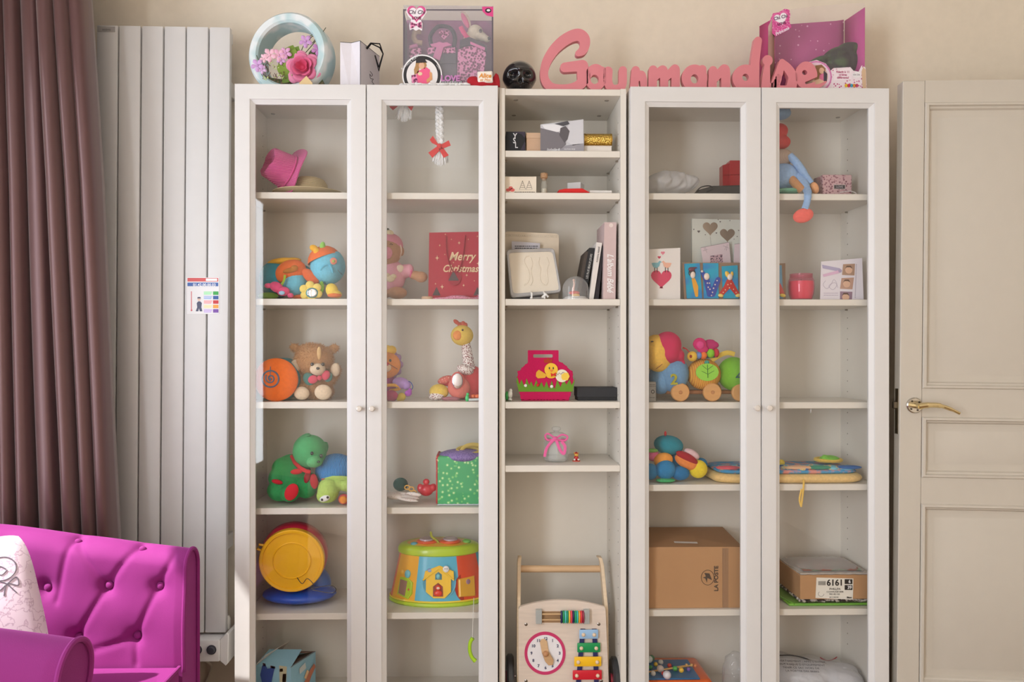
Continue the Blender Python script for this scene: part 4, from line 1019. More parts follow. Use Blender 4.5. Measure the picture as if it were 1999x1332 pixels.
# --- row 2: orange and blue plush whale
def whale():
    Y = .11; t = T('plush_whale', 'orange and blue plush whale with hanging toys on second shelf', 'plush toy', (PX(585, Y), Y, z2))
    teal = C(28, 146, 170, 'plush'); org = C(238, 112, 44, 'plush'); lb = C(110, 196, 222, 'plush'); yel = C(248, 214, 110, 'plush'); yo = C(246, 180, 40, 'plush'); gr = C(126, 176, 52, 'plush')
    b = B(); b.E(540, 546, 33, 37, Y+.04, 40).E(580, 548, 36, 34, Y+.04, 40)
    b = blob(b, .004)
    for v in b.bm.verts: v.co.z = max(v.co.z, z2+.001)
    t.add('body', b, teal)
    t.add('belly', B().E(575, 552, 26, 30, Y-.005, 24), lb)
    t.add('belly_patch', B().E(568, 532, 31, 24, Y-.012, 20, rot=-20), org)
    t.add('embroidered_flower', B().E(567, 528, 15, 5, Y-.044, 5, rot=-12).E(575, 523, 7, 5, Y-.044, 5), C(240, 150, 50, 'knit'))
    t.add('back_fin', B().E(548, 511, 26, 7, Y+.02, 16, rot=-8).E(572, 508, 16, 5, Y+.02, 12), yo)
    t.add('foot', B().E(524, 578, 20, 7, Y-.01, 12), gr); t.add('foot', B().E(585, 580, 16, 5, Y-.012, 12), org)
    h = (640, 520, 34, 36, Y-.01, 34)
    hd = ball(t, 'head', h, lb)
    b = B(); b.E(635, 513, 33.5, 33, Y-.010, 34, rot=0)
    M = Matrix.Rotation(R(-25), 3, 'Y'); c0 = P(637, 505, Y)
    dn = V((.40, 0, -1)).normalized(); bmesh.ops.bisect_plane(b.bm, geom=b.bm.verts[:]+b.bm.edges[:]+b.bm.faces[:], plane_co=c0+V((0, 0, 0)), plane_no=dn, clear_outer=True)
    t.add('cap', b, org, hd)
    t.add('crest', B().E(613, 485, 9, 6.5, Y-.04, 6, rot=25).E(619, 492, 7, 9, Y-.045, 6, rot=-30), yo, hd); t.add('crest', B().E(629.5, 482, 5.5, 10, Y-.035, 5, rot=8), C(146, 206, 90, 'plush'), hd)
    e = dot(t, 'eye', h, 651, 510, 7, C(224, 130, 110, 'fab'), parent=hd); t.add('pupil', B().E(651, 510, 3.2, 3.2, on(h, 651, 510, .003), 1.5), C(170, 180, 90, 'fab'), hd)
    t.add('mouth', B().tube([P(x, y, on(h, x, y, .0005)) for x, y in [(659, 527), (663, 532), (668, 536)]], .0009, 5), C(50, 90, 110), hd)
    t.add('lip', B().tube([P(x, y, on(h, x, y, .0)) for x, y in spline([(626, 527), (632, 520), (640, 516), (646, 520), (650, 532)], 4)], .004, 6), C(96, 186, 214, 'plush'), hd)
    t.add('fin', B().E(606, 540, 11, 20, Y-.03, 7, rot=-48), C(226, 100, 44, 'plush'))
    # dangling toys
    Yf = Y-.055
    sn = t.add('pink_snail', B().E(540, 561, 14, 10, Yf, 9, rot=28).E(553, 569, 13, 9, Yf, 9).E(524, 558, 8, 5, Yf, 4).E(567, 577, 6, 5, Yf, 5), C(232, 84, 134, 'plush'))
    t.add('snail_eye', B().E(550, 572, 6, 4, Yf-.014, 2), C(160, 200, 226, 'fab'), sn)
    t.add('ribbon', B().tube(spline([P(556, 537, Yf), P(555, 546, Yf-.004), P(550, 556, Yf)], 4), .004, 6, flat=.3), C(150, 180, 50, 'fab'))
    fl = t.add('flower', B().E(607, 570, 13, 13, Yf, 5), yel)
    for q in range(6):
        a = 2*PI*q/6+.4; t.add('petal', B().E(607+15*math.cos(a), 569+14*math.sin(a)*.9, 8.5, 8, Yf, 5), yel, fl)
    t.add('mirror_rim', B().E(609, 572, 12, 10, Yf-.007, 3.5), C(80, 150, 160, 'fab'), fl); t.add('mirror', B().E(609, 572, 9.5, 8, Yf-.0125, 1), metal(220, 220, 225, .08), fl)
    t.add('leaf', B().E(628, 561, 5, 12, Yf+.01, 4), gr)
    fi = t.add('yellow_fish', B().E(648, 567, 12, 14, Yf+.005, 9, rot=-20).E(656, 574, 12, 8, Yf+.005, 8, rot=20), C(244, 206, 76, 'plush')); t.add('stripe', B().E(653, 577, 14, 4.5, Yf-.001, 9), C(236, 122, 60, 'plush'), fi)
whale()
# --- row 3: orange roll cushion and teddy bear
def roll():
    Y0, Y1 = .045, .17; c = P(537, 740.5, Y0); r = 42/S(Y0); c.z = z3+r; c1 = V((c.x, Y1, c.z))
    t = T('plush_drum', 'round orange plush drum with blue embroidered swirl beside the teddy bear', 'plush toy', (c.x, .1, z3))
    M = Matrix.Rotation(PI/2, 4, 'X')
    t.add('side', B().lathe([(r*.97, -.010), (r, -.02), (r*1.0, -(Y1-Y0)+.01), (r*.97, -(Y1-Y0)), (0, -(Y1-Y0))], c, 44, M), C(20, 128, 140, 'plush'))
    t.add('front_face', B().lathe([(0, .004), (r*.6, .003), (r*.9, -.001), (r*1.0, -.008), (r*1.0, -.0205)], c, 44, M), C(246, 112, 28, 'plush'))
    em = C(110, 140, 176, 'knit'); cy = 740
    t.add('embroidery', B().tube([P(528+16*math.cos(a), 740+16*math.sin(a), Y0-.0045) for a in [2*PI*i/30 for i in range(30)]], .0026, 6, True), em)
    t.add('embroidery', B().tube([P(528+f*10*math.cos(a), 739+f*10*math.sin(a), Y0-.0048) for a, f in [(i*.35, .15+i/34) for i in range(30)]], .0022, 6), em)
    t.add('embroidery', B().tube([P(528, 716, Y0-.0045), P(527, 745, Y0-.0048)], .0012, 5), em)
roll()
def teddy():
    Y = .12; t = T('teddy_bear', 'light brown fluffy teddy bear sitting with paws raised', 'teddy bear', (PX(615, Y), Y, z3))
    br = C(196, 146, 96, 'plush'); cr = C(226, 202, 172, 'plush'); dk = C(186, 134, 84, 'plush')
    b = B(); b.E(616, 752, 30, 32, Y+.01, 28).E(592, 762, 17, 18, Y-.005, 24).E(632, 764, 18, 17, Y-.005, 24)
    b.E(584, 735, 12, 22, Y-.008, 12, rot=-30).E(578, 717, 12, 14, Y-.02, 12).E(645, 738, 12, 18, Y-.008, 12, rot=38).E(654, 724, 11, 14, Y-.02, 11)
    b = blob(b, .004)
    for v in b.bm.verts: v.co.z = max(v.co.z, z3+.001)
    fur(t, copyb(b), 5200, .010, br); t.add('body', b, br, smooth=80)
    he = (613, 703, 37, 31, Y-.012, 32)
    b = B(); b.E(*he[:5], he[5]).E(576, 679, 11, 8, Y+.0, 6, rot=15).E(651, 681, 11, 9, Y+.0, 6, rot=-25).E(604, 688, 20, 17, Y-.01, 22)
    b = blob(b, .0035); hd_b = copyb(b); hd = t.add('head', b, br, smooth=80); fur(t, hd_b, 5200, .010, C(202, 150, 98, 'plush'), hd)
    t.add('forehead_tuft', B().E(623, 690, 4.5, 13, on(he, 622, 690, -.001), 4), C(226, 186, 128, 'plush'), hd)
    mz = (620, 721, 15, 12, Y-.056, 14)
    ball(t, 'muzzle', mz, cr, parent=hd)
    dot(t, 'nose', mz, 620.5, 719.5, 3.6, C(44, 34, 32, 'gloss'), 2.8, 3, hd)
    for x in (609.5, 630.5): t.add('eye', B().E(x, 711.5, 3.6, 3.6, on(he, x, 711.5, .0075), 3), C(30, 24, 22, 'gloss'), hd)
    for e in ((578, 714, 11, 12), (655, 722, 9, 13)): t.add('palm', B().E(*e, Y-.035, 6), cr)
    for e in ((589, 768, 15, 13), (631, 766, 17, 15)):
        q = B().E(*e, Y-.050, 8); t.add('sole', q, cr)
    for e in ((603, 740, 11, 13, -30), (640, 736, 9, 10, 20)): t.add('bow_lining', B().E(*e[:4], Y-.046, 4, rot=e[4]), C(66, 124, 116, 'fab'))
    for e in ((611, 741, 10, 8, -20), (636, 733, 8, 10, 30)): t.add('bow_loop', B().E(*e[:4], Y-.055, 5, rot=e[4]), C(214, 70, 96, 'fab'))
    t.add('bow_knot', B().E(624, 738, 5, 5, Y-.060, 4), C(206, 60, 84, 'fab'))
teddy()
# --- row 4
def green_bear():
    Y = .11; t = T('green_bear', 'green plush bear with red scarf and red paw pads', 'teddy bear', (PX(575, Y), Y, z4))
    g = C(48, 158, 88, 'plush'); rd = C(206, 34, 44, 'fab')
    b = B(); b.E(569, 927, 38, 40, Y+.02, 34).E(553, 915, 22, 22, Y, 22).E(540, 930, 15, 20, Y-.02, 15, rot=25).E(548, 957, 26, 22, Y-.01, 24).E(566, 962, 19, 18, Y-.03, 22).E(598, 950, 22, 23, Y, 24).E(609, 940, 12, 17, Y-.02, 16)
    b = blob(b, .004)
    for v in b.bm.verts: v.co.z = max(v.co.z, z4+.001)
    t.add('body', b, g, smooth=80)
    he = (605, 881, 33, 32, Y-.02, 32)
    b = B(); b.E(*he).E(614, 899, 17, 14, Y-.045, 20).E(590, 862, 22, 10, Y+.0, 9, rot=-42).E(634, 876, 7, 14, Y+.005, 6, rot=12)
    hd = t.add('head', blob(b, .0035), C(70, 168, 104, 'plush'), smooth=80)
    t.add('ear_fold', B().tube([P(x, y, Y-.038) for x, y in spline([(578, 871), (586, 862), (597, 855), (607, 850)], 4)], .0022, 6), C(36, 118, 66, 'fab'), hd)
    mz = (614, 901, 15, 12, Y-.056, 18); ball(t, 'muzzle', mz, C(96, 184, 120, 'plush'), parent=hd)
    for x, y in ((609, 885.5), (627, 890.5)): t.add('eye', B().E(x, y, 3.3, 3.8, on(he, x, y, .006), 3), C(24, 40, 34, 'gloss'), hd)
    t.add('nose', B().E(622, 902, 3, 2.6, on(mz, 622, 902), 3), C(22, 60, 44, 'gloss'), hd)
    t.add('foot_pad', B().E(569, 961, 12.5, 17.5, Y-.0655, 4, rot=28), rd); t.add('foot_pad', B().E(613, 940, 8, 15, Y-.045, 4, rot=-8), C(186, 40, 50, 'fab'))
    t.add('palm', B().E(541, 941, 11, 4.5, Y-.042, 4, rot=14), rd)
    sc_ = B().tube([P(x, y, yy) for x, y, yy in [(568, 890, Y), (575, 903, Y-.03), (586, 914, Y-.052), (597, 920, Y-.06), (606, 922, Y-.06)]], [.005, .006, .006, .006, .005], 8, flat=.5)
    t.add('scarf', sc_, rd); t.add('scarf_end', B().E(579, 921, 12, 5.5, Y-.052, 4, rot=-6), rd); t.add('scarf_end', B().E(600, 930, 6, 14, Y-.047, 4, rot=14), C(150, 26, 36, 'fab'))
green_bear()
def turtle():
    Y = .09; t = T('plush_turtle', 'lime green plush turtle with blue ribbed shell beside the green bear', 'plush toy', (PX(655, Y), Y, z4))
    t.add('shell', B().E(656, 920, 40, 34, Y+.03, 36, seg=32, rings=20), striped('blue_rib', (70, 158, 222), (44, 122, 196), 70, 'X', dist=2.5, bump=.8))
    gr = C(182, 212, 106, 'plush')
    t.add('collar', B().tube([P(x, y, yy) for x, y, yy in [(625, 948, Y-.01), (634, 938, Y-.02), (650, 934, Y-.03), (668, 934, Y-.03), (690, 936, Y-.02)]], .008, 8, flat=.6), gr)
    b = B(); b.E(641, 958, 21, 24, Y-.03, 21).E(634, 968, 16, 14, Y-.032, 17).E(658, 946, 18, 12, Y-.02, 14).E(676, 948, 16, 12, Y-.02, 14).E(690, 965, 12, 18, Y-.01, 12)
    hd = t.add('head', blob(b, .0035), gr, smooth=80)
    he = (637, 965, 19, 19, Y-.032, 20)
    t.add('eye_patch', B().E(634, 973.5, 10.5, 6, Y-.061, 3.5, rot=-18), C(240, 240, 238, 'fab'), hd)
    for x, y in ((628.3, 976), (639.5, 971.5)): t.add('eye', B().E(x, y, 2.4, 2.4, Y-.0675, 1.8), C(20, 20, 24, 'gloss'), hd)
    t.add('nostril', B().E(631, 936, 4, 2, Y-.030, 2), C(170, 90, 80, 'fab'))
    f = t.add('foot', B().E(671, 975, 10.5, 10, Y-.03, 9), C(224, 84, 100, 'plush')); t.add('foot_pad', B().E(670, 976, 7.5, 7.5, Y-.042, 4), C(250, 148, 60, 'plush'), f)
turtle()
# --- row 5: toy drum and cable
def drum():
    Y0 = .05; c = P(569.5, 1096, Y0); r = 62.5/S(Y0)
    t = T('toy_drum', 'round yellow toy drum with red rim on blue stand', 'toy drum', (c.x, .12, z5))
    M = Matrix.Translation(c) @ Matrix.Rotation(R(6), 4, 'X') @ Matrix.Rotation(R(5), 4, 'Z') @ Matrix.Rotation(PI/2, 4, 'X'); O = (0, 0, 0)
    yl = C(246, 186, 28, 'plastic')
    bb_ = B(M); bb_.lathe([(0, -.004), (r*.55, -.004), (r*.57, -.001), (r*.60, -.004), (r*.88, -.004), (r*.90, .002), (r*.97, .003), (r, 0), (r, -.02), (r*.96, -.024)], O, 56)
    t.add('front_cover', bb_, yl)
    t.add('carry_loop', B(M).tube([(-.082, -.03+.06, 0-.006), (-.105, .042, -.006), (-.098, .055, -.006), (-.075, .05, -.006)], .004, 8), yl)
    rd = C(190, 32, 60, 'plastic')
    M2 = Matrix.Translation((0, .0, .0)) @ M
    t.add('red_rim', B(M).lathe([(r*.93, -.022), (r*1.0, -.03), (r*1.04, -.045), (r*1.04, -.07), (r*.98, -.078), (0, -.079)], O, 56), rd)
    b = B(); b.E(585, 1158, 72, 15, .135, 52).E(606, 1156, 46, 17, .14, 46)
    b = blob(b, .004)
    for v in b.bm.verts: v.co.z = max(v.co.z, z5+.001); v.co.y = min(v.co.y, .24)
    t.add('stand', b, C(34, 84, 190, 'plastic'))
    t.add('wing', B().E(626, 1132, 18, 26, .15, 20, rot=-30), C(60, 112, 200, 'plastic'))
    t = T('toy_cable', 'thin dark cable coiled in front of the yellow toy drum', 'cable', (PX(615, .03), .03, z5))
    t.add('cable', B().tube([P(x, y, yy) for x, y, yy in spline([(580, 1128, .035), (590, 1140, .03), (600, 1130, .03), (612, 1142, .028), (606, 1150, .028), (624, 1146, .024), (648, 1144, .022), (656, 1152, .022), (645, 1158, .022), (610, 1152, .024)], 6)], .0012, 6), C(30, 34, 44, 'plastic'))
drum()
# --- row 6: light blue carton
def carton():
    zt = .226; A = V((PX(568, .05), .05, 0)); L_ = V((PX(496, .055), .055, 0)); Rr = V((PX(616, .175), .175, 0)); Q = L_+Rr-A
    t = T('blue_carton', 'light blue cardboard carton with open flaps and printed figures', 'box', ((A+Q)/2*1.0).to_tuple()[:2]+(ZB,))
    lb = C(150, 198, 218, 'paper'); bi = C(112, 84, 72, 'paper')
    for nm, (a, c) in zip(('front_panel', 'side_panel', 'back_panel', 'side_panel'), ((L_, A), (A, Rr), (Rr, Q), (Q, L_))):
        b = B(); b.raw([(a.x, a.y, ZB), (c.x, c.y, ZB), (c.x, c.y, zt), (a.x, a.y, zt)], [(0, 1, 2, 3)])
        o = t.add(nm, b, lb, smooth=0); o.modifiers.new('s', 'SOLIDIFY').thickness = .002
    up = V((0, 0, 1))
    def flap(a, c, h, outv, m, ins=.006):
        d = (c-a).normalized(); b = B(); b.raw([a+up*zt, c+up*zt, c+up*(zt)+h-d*ins, a+up*(zt)+h+d*ins], [(0, 1, 2, 3)]); o = t.add('flap', b, m, smooth=0); o.modifiers.new('s', 'SOLIDIFY').thickness = .0015
    dn = (Rr-A)
    flap(L_, A, dn*.50+up*.030, 0, lb); flap(A, Rr, (L_-A)*.42-up*.010, 0, bi); flap(Rr, Q, -dn*.35+up*.012, 0, bi); flap(Q, L_, (A-L_)*.28+up*.034, 0, C(222, 214, 204, 'paper'))
    Yd = .0525-.002
    for q, cl in (([(512, 1300), (517, 1297), (522, 1306), (529, 1305), (531, 1301), (537, 1302), (533, 1318), (529, 1336), (520, 1345), (512, 1336), (508, 1318)], (44, 74, 150)), ([(545, 1300), (560, 1302), (558, 1345), (546, 1345)], (196, 190, 160)), ([(513, 1295), (518, 1296), (519, 1301), (513, 1301)], (70, 40, 60)), ([(528, 1300), (537, 1302), (537, 1306), (528, 1305)], (90, 40, 60)), ([(552, 1316), (559, 1316), (558, 1332), (551, 1332)], (206, 92, 70)), ([(546, 1306), (552, 1306), (552, 1312), (546, 1312)], (120, 160, 110))):
        D(t, 'printed_figure', q, Yd, cl)
    n = (Rr-A).normalized(); nn = V((n.y, -n.x, 0))
    f = lambda u, z: A+(Rr-A)*u+up*z+nn*.0022
    for pts, cl in (([(.30, .205), (.55, .212), (.58, .192), (.33, .186)], (210, 216, 214)), ([(.20, .125), (.45, .145), (.75, .178), (.92, .190), (.98, .176), (.80, .155), (.6, .12), (.3, .10)], (206, 122, 90)), ([(.5, .165), (.62, .185), (.7, .176), (.6, .156)], (240, 200, 150))):
        b = B(); b.raw([f(*p) for p in pts], [tuple(range(len(pts)))]); t.add('printed_mark', b, C(*cl, 'print'), smooth=0)
carton()
# ---------------- second glazed door
def doll():
    Y = .13; t = T('bear_doll', 'brown bear doll in a pink dress and hood beside the red bag', 'doll', (PX(765, Y), Y, z2))
    br = C(188, 138, 104, 'plush'); pk = C(226, 160, 178, 'fab')
    b = B(); b.E(762, 540, 30, 34, Y, 24).E(790, 530, 14, 14, Y-.01, 12, rot=-20).E(798, 528, 10, 13, Y-.012, 11)
    t.add('dress', blob(b, .0035), pk, smooth=80)
    t.add('arm', blob(B().E(812, 538, 16, 9, Y-.012, 9, rot=8).E(822, 541, 13, 11, Y-.012, 10), .003), br, smooth=80)
    b = B(); b.E(742, 574, 20, 11, Y-.02, 18).E(775, 572, 20, 12, Y-.02, 20); b = blob(b, .0035)
    for v in b.bm.verts: v.co.z = max(v.co.z, z2+.001)
    t.add('leg', b, br, smooth=80)
    he = (754, 492, 30, 29, Y-.01, 26)
    hd = ball(t, 'head', he, br)
    t.add('hood', B().E(758, 480, 29, 25, Y+.004, 28), C(222, 140, 160, 'fab'), hd); t.add('hood_trim', B().tube([P(754+29*math.cos(a), 489+27*math.sin(a), Y-.016+.0*a) for a in [R(d) for d in range(-160, 40, 10)]], .0035, 6), C(230, 206, 190, 'fab'), hd)
    t.add('pompom', B().E(760, 457, 9, 8, Y-.01, 8), C(232, 218, 178, 'plush'), hd); t.add('pompom_button', B().E(757, 448, 3, 2.5, Y-.01, 3), C(60, 60, 50), hd)
    t.add('ear', B().E(784, 491, 5, 9, Y-.005, 5), C(176, 126, 92, 'plush'), hd)
    t.add('snout', B().E(756, 494, 10, 12, on(he, 756, 494, -.004), 8), C(236, 154, 176, 'plush'), hd)
    for x in (742, 763): t.add('eye', B().tube([P(x-3, 478, on(he, x, 478, .001)), P(x, 476, on(he, x, 476, .001)), P(x+4, 478, on(he, x, 478, .001))], .0009, 5), C(60, 40, 34), hd)
    b = B()
    for q in ((762, 544, 9, 7), (756, 538, 6, 5), (768, 540, 6, 5)): b.E(*q, Y-.037, 4)
    t.add('embroidery', b, C(232, 214, 180, 'fab')); t.add('dress_print', B().E(781, 525, 8, 8, Y-.024, 5), C(240, 220, 196, 'fab')); t.add('cuff', B().tube([P(800, 521, Y-.018), P(803, 530, Y-.026), P(801, 541, Y-.018)], .0035, 8), C(214, 96, 140, 'fab'))
doll()
def xmas_bag():
    Y = .085; t = T('gift_bag', 'red Merry Christmas gift bag with gold stars', 'bag', (PX(890, Y), Y+.03, z2))
    M = None; x0, x1 = PX(836, Y), PX(946, Y); zt = PZ(451, Y)
    b = B(); b.raw([(x0, Y, z2), (x1, Y, z2), (x1, Y+.07, z2), (x0, Y+.07, z2), (x0+.002, Y+.015, zt-.004), (x1, Y+.015, zt), (x1, Y+.04, zt), (x0+.002, Y+.04, zt-.004), (x0+.012, Y+.035, z2), (x0+.008, Y+.027, zt-.004)],
                   [(0, 1, 5, 4), (1, 2, 6, 5), (2, 3, 7, 6), (0, 4, 9, 8), (8, 9, 7, 3), (0, 8, 3, 2, 1)])
    o = t.add('body', b, C(178, 38, 62, 'paper'), smooth=0); o.modifiers.new('s', 'SOLIDIFY').thickness = .0008
    Mb = lean(890, Y, z2, math.degrees(math.atan2(.015, zt-z2)))
    gold = C(228, 196, 156, 'print'); yy = Y-.0015
    rot = (PI/2+.06*0, 0, 0)
    rr = math.atan2(.015, zt-z2)
    def tx(s_, px, py, size):
        z = PZ(py, Y); off = (z-z2)/(zt-z2)*.015
        text(t, s_, (PX(px, Y), Y+off-.0022, z), size, gold, rot=(PI/2-rr, 0, 0), shear=.35, bold=.0006, sx=.86)
    tx('Merry', 901, 501, .038); tx('Christmas', 898, 525, .032)
    b = B(Mb)
    for (x, y, r) in [(853, 503, 4.2), (896, 473, 3), (934, 514, 4), (863, 560, 4), (911, 537, 2.6), (858, 478, 2), (869, 456, 1.6), (905, 557, 2.6), (881, 466, 1.4), (914, 466, 1.4), (926, 548, 1.4), (850, 554, 1.8), (885, 512, 1.6), (868, 496, 1.4), (889, 520, 1.4), (932, 460, 1.6)]:
        b.pp([(x, y-r*1.3), (x+r*.22, y-r*.22), (x+r, y), (x+r*.22, y+r*.22), (x, y+r*1.3), (x-r*.22, y+r*.22), (x-r, y), (x-r*.22, y-r*.22)], yy, .0005)
    t.add('star_print', b, gold, kind='stuff')
    b = B(Mb)
    for x in (852, 932): b.pp([(x, 560), (x-8, 577), (x+8, 577)], yy, .0005)
    t.add('fir_print', b, C(70, 44, 50, 'print'))
    t.add('gift_tag', B(Mb).pp(ovl(887, 543, 12.5, 14), yy-.004, .0006), C(156, 26, 52, 'paper')); t.add('tag_print', B(Mb).pp([(885, 528), (896, 548), (875, 548)], yy-.005, .0005), C(70, 50, 56, 'print'))
    for xs in ((872, 905), ):
        t.add('handle', B(Mb).tube([P(x, y, yy-.004) for x, y in spline([(871, 460), (872, 490), (879, 520), (889, 532), (899, 520), (905, 490), (908, 458)], 5)], .0018, 7), C(150, 26, 50, 'fab'))
xmas_bag()
def pink_brim():
    Y = .05; t = T('sun_visor', 'pink woven sun hat brim lying in front of the red bag', 'hat', (PX(890, Y), Y, z2))
    b = B(); n = 40; vs = []
    c = P(893, 575, Y)
    for ring, (rx, rz, h) in enumerate([(58, 34, .0), (58, 34, .003), (40, 22, .006), (40, 22, .003)]):
        for i in range(n):
            a = 2*PI*i/n; k = 1/S(Y)
            vs.append(V((c.x+rx*k*math.cos(a), Y+.025+rz*k*math.sin(a)*.9, max(z2+.0015+h, z2+.004+h+.010*math.cos(a+2.7)*(-1)+.004*math.sin(2*a)-0.004))))
    b.raw(vs, [(j*n+i, j*n+(i+1) % n, ((j+1) % 4)*n+(i+1) % n, ((j+1) % 4)*n+i) for j in range(4) for i in range(n)])
    t.add('brim', b, spotted('pink_weave', (226, 150, 180), (190, 110, 120), 220, .4), smooth=80)
    t.add('crown', B().lathe([(0, .0135), (.02, .013), (.037, .009), (.040, .003)], (c.x, Y+.025, z2+.001), 30), spotted('pink_weave', (226, 150, 180), (190, 110, 120), 220, .4))
    t = T('felt_coaster', 'small tan felt disc at the left foot of the red bag', 'disc', (PX(834, .07), .07, z2)); t.add('disc', B().lathe([(0, .009), (.016, .009), (.018, .006), (.018, 0), (0, 0)], (PX(834, .05), .05, z2), 22), C(206, 168, 138, 'fab'))
pink_brim()
def lion():
    Y = .11; t = T('plush_lion', 'orange faced plush lion with purple mane and hanging rattles', 'plush toy', (PX(765, Y), Y, z3))
    pu = C(176, 140, 206, 'plush'); mg = C(214, 44, 120, 'knit')
    he = (754, 713, 28, 26, Y-.01, 24)
    b = B(); b.E(753, 712, 30, 29, Y+.012, 20)
    for a in range(0, 360, 30): b.E(753+28*math.cos(R(a)), 712+27*math.sin(R(a)), 7, 7, Y+.010, 7)
    t.add('mane', blob(b, .0035), C(166, 132, 176, 'plush'), smooth=80)
    hd = ball(t, 'head', he, C(240, 150, 72, 'plush'))
    t.add('tuft', B().E(764, 684, 10, 9, Y-.01, 9).E(757, 681, 7, 7, Y-.01, 7), C(250, 196, 70, 'plush'), hd)
    t.add('snout', B().E(752, 718, 12, 9, on(he, 754, 718, -.003), 6), C(250, 216, 190, 'plush'), hd); t.add('nose', B().E(754, 711, 5, 4, on(he, 754, 711, .006), 4), C(206, 40, 80, 'plush'), hd); t.add('eye', B().E(762, 704, 2.4, 2.8, on(he, 762, 704, .0), 2), C(30, 24, 30, 'gloss'), hd)
    t.add('smile', B().tube([P(756, 709, on(he, 756, 709, .001)), P(768, 716, on(he, 768, 716, .001)), P(776, 721, on(he, 776, 721, .001))], .0009, 5), C(120, 60, 50), hd)
    b = B(); b.E(752, 752, 22, 30, Y+.01, 20); b = blob(b, .0035)
    for v in b.bm.verts: v.co.z = max(v.co.z, z3+.001)
    t.add('body', b, C(170, 60, 130, 'plush'), smooth=80)
    t.add('arm', B().E(783, 748, 17, 11, Y-.02, 10, rot=14).E(793, 752, 9, 9, Y-.02, 9), pu)
    t.add('ring_bead', B().tube([P(764+17*math.cos(a), 757+5*math.sin(a), Y-.022+.010*math.sin(a)) for a in [2*PI*i/18 for i in range(18)]], .005, 8, True), C(238, 176, 60, 'plush'))
    t.add('leg', B().E(764, 773, 13, 11, Y-.035, 12), mg); t.add('leg', B().E(738, 773, 13, 11, Y-.035, 12), mg)
    t.add('knot', B().E(784, 775, 8, 8, Y-.035, 7).E(780, 779, 6, 5, Y-.036, 6), C(248, 208, 70, 'knit')); t.add('knot', B().E(797, 768, 7, 6, Y-.03, 6).E(800, 764, 4, 6, Y-.03, 5), C(176, 80, 190, 'plush'))
    t.add('cord', B().tube([P(x, y, Y-.025) for x, y in spline([(797, 745), (802, 747), (806, 756), (801, 764)], 4)], .0014, 6), C(50, 80, 160, 'fab'))
lion()
def giraffe():
    Y = .12; t = T('plush_giraffe', 'plush giraffe with yellow head, patterned neck and red body', 'plush toy', (PX(905, Y), Y, z3))
    rd = C(206, 70, 76, 'plush'); pr = spotted('berry_print', (236, 226, 220), (140, 76, 76), 230, .42)
    b = B(); b.E(920, 748, 32, 34, Y+.01, 26).E(905, 752, 30, 28, Y, 24).E(880, 746, 18, 8, Y-.01, 8, rot=-12); b = blob(b, .0035)
    for v in b.bm.verts: v.co.z = max(v.co.z, z3+.001)
    t.add('body', b, rd, smooth=80)
    t.add('side_patch', B().E(896, 757, 22, 22, Y-.035, 12), C(222, 122, 110, 'plush'))
    t.add('collar', B().E(908, 722, 17, 10, Y-.022, 12, rot=18), pr); t.add('arm', B().E(870, 742, 16, 8, Y-.015, 7, rot=-16), spotted('coral_print', (214, 110, 100), (236, 190, 170), 160, .25))
    t.add('neck', B().tube([P(x, y, Y-.004) for x, y in spline([(908, 665), (912, 690), (916, 722)], 6)], [.0135+.0006*i for i in range(13)], 14), pr)
    he = (902, 655, 22, 20, Y-.008, 19); hd = ball(t, 'head', he, C(236, 200, 92, 'plush'))
    t.add('snout', B().E(893.5, 655, 9.5, 9.5, on(he, 893, 655, -.004), 6), C(240, 152, 84, 'plush'), hd); t.add('eye', B().E(903, 644.5, 2, 2.2, on(he, 903, 644.5, .001), 2), C(60, 40, 30, 'gloss'), hd)
    t.add('horn', B().E(891, 629, 7, 4, Y-.005, 4, rot=38), C(204, 92, 76, 'plush'), hd); t.add('crest', B().E(898, 635, 5, 6, Y, 5).E(904, 633, 5, 6, Y, 5).E(909, 635, 4, 5, Y, 5), C(206, 100, 80, 'plush'), hd)
    t.add('mirror_rim', B().E(893, 744, 13.5, 18, Y-.052, 4), C(212, 106, 100, 'fab')); t.add('mirror', B().E(893, 744, 10.5, 15, Y-.0585, 1.5), metal(206, 204, 214, .08))
    t.add('foot', B().E(857, 765, 19, 15, Y-.03, 14), C(232, 198, 90, 'plush')); t.add('foot_print', B().E(853, 773, 16, 9, Y-.037, 11, rot=-8), pr); t.add('tail', B().E(880, 779, 18, 4.5, Y-.045, 6), C(170, 110, 120, 'plush'))
    t = T('rattle_toy', 'tiny green and orange rattle toy at the giraffe foot', 'toy', (PX(925, .05), .05, z3))
    t.add('figure', B().E(912, 778, 4, 7, .04, 4).E(913, 770, 3, 3, .04, 3), C(60, 196, 110, 'plastic')); t.add('beads', B().E(924, 774, 5, 4, .05, 4).E(932, 774, 6, 4, .05, 4), C(234, 110, 60, 'plastic')); t.add('clear_bar', B().tube([P(915, 781, .035), P(938, 780, .035)], .004, 8), C(210, 220, 220, 'plastic'))
giraffe()
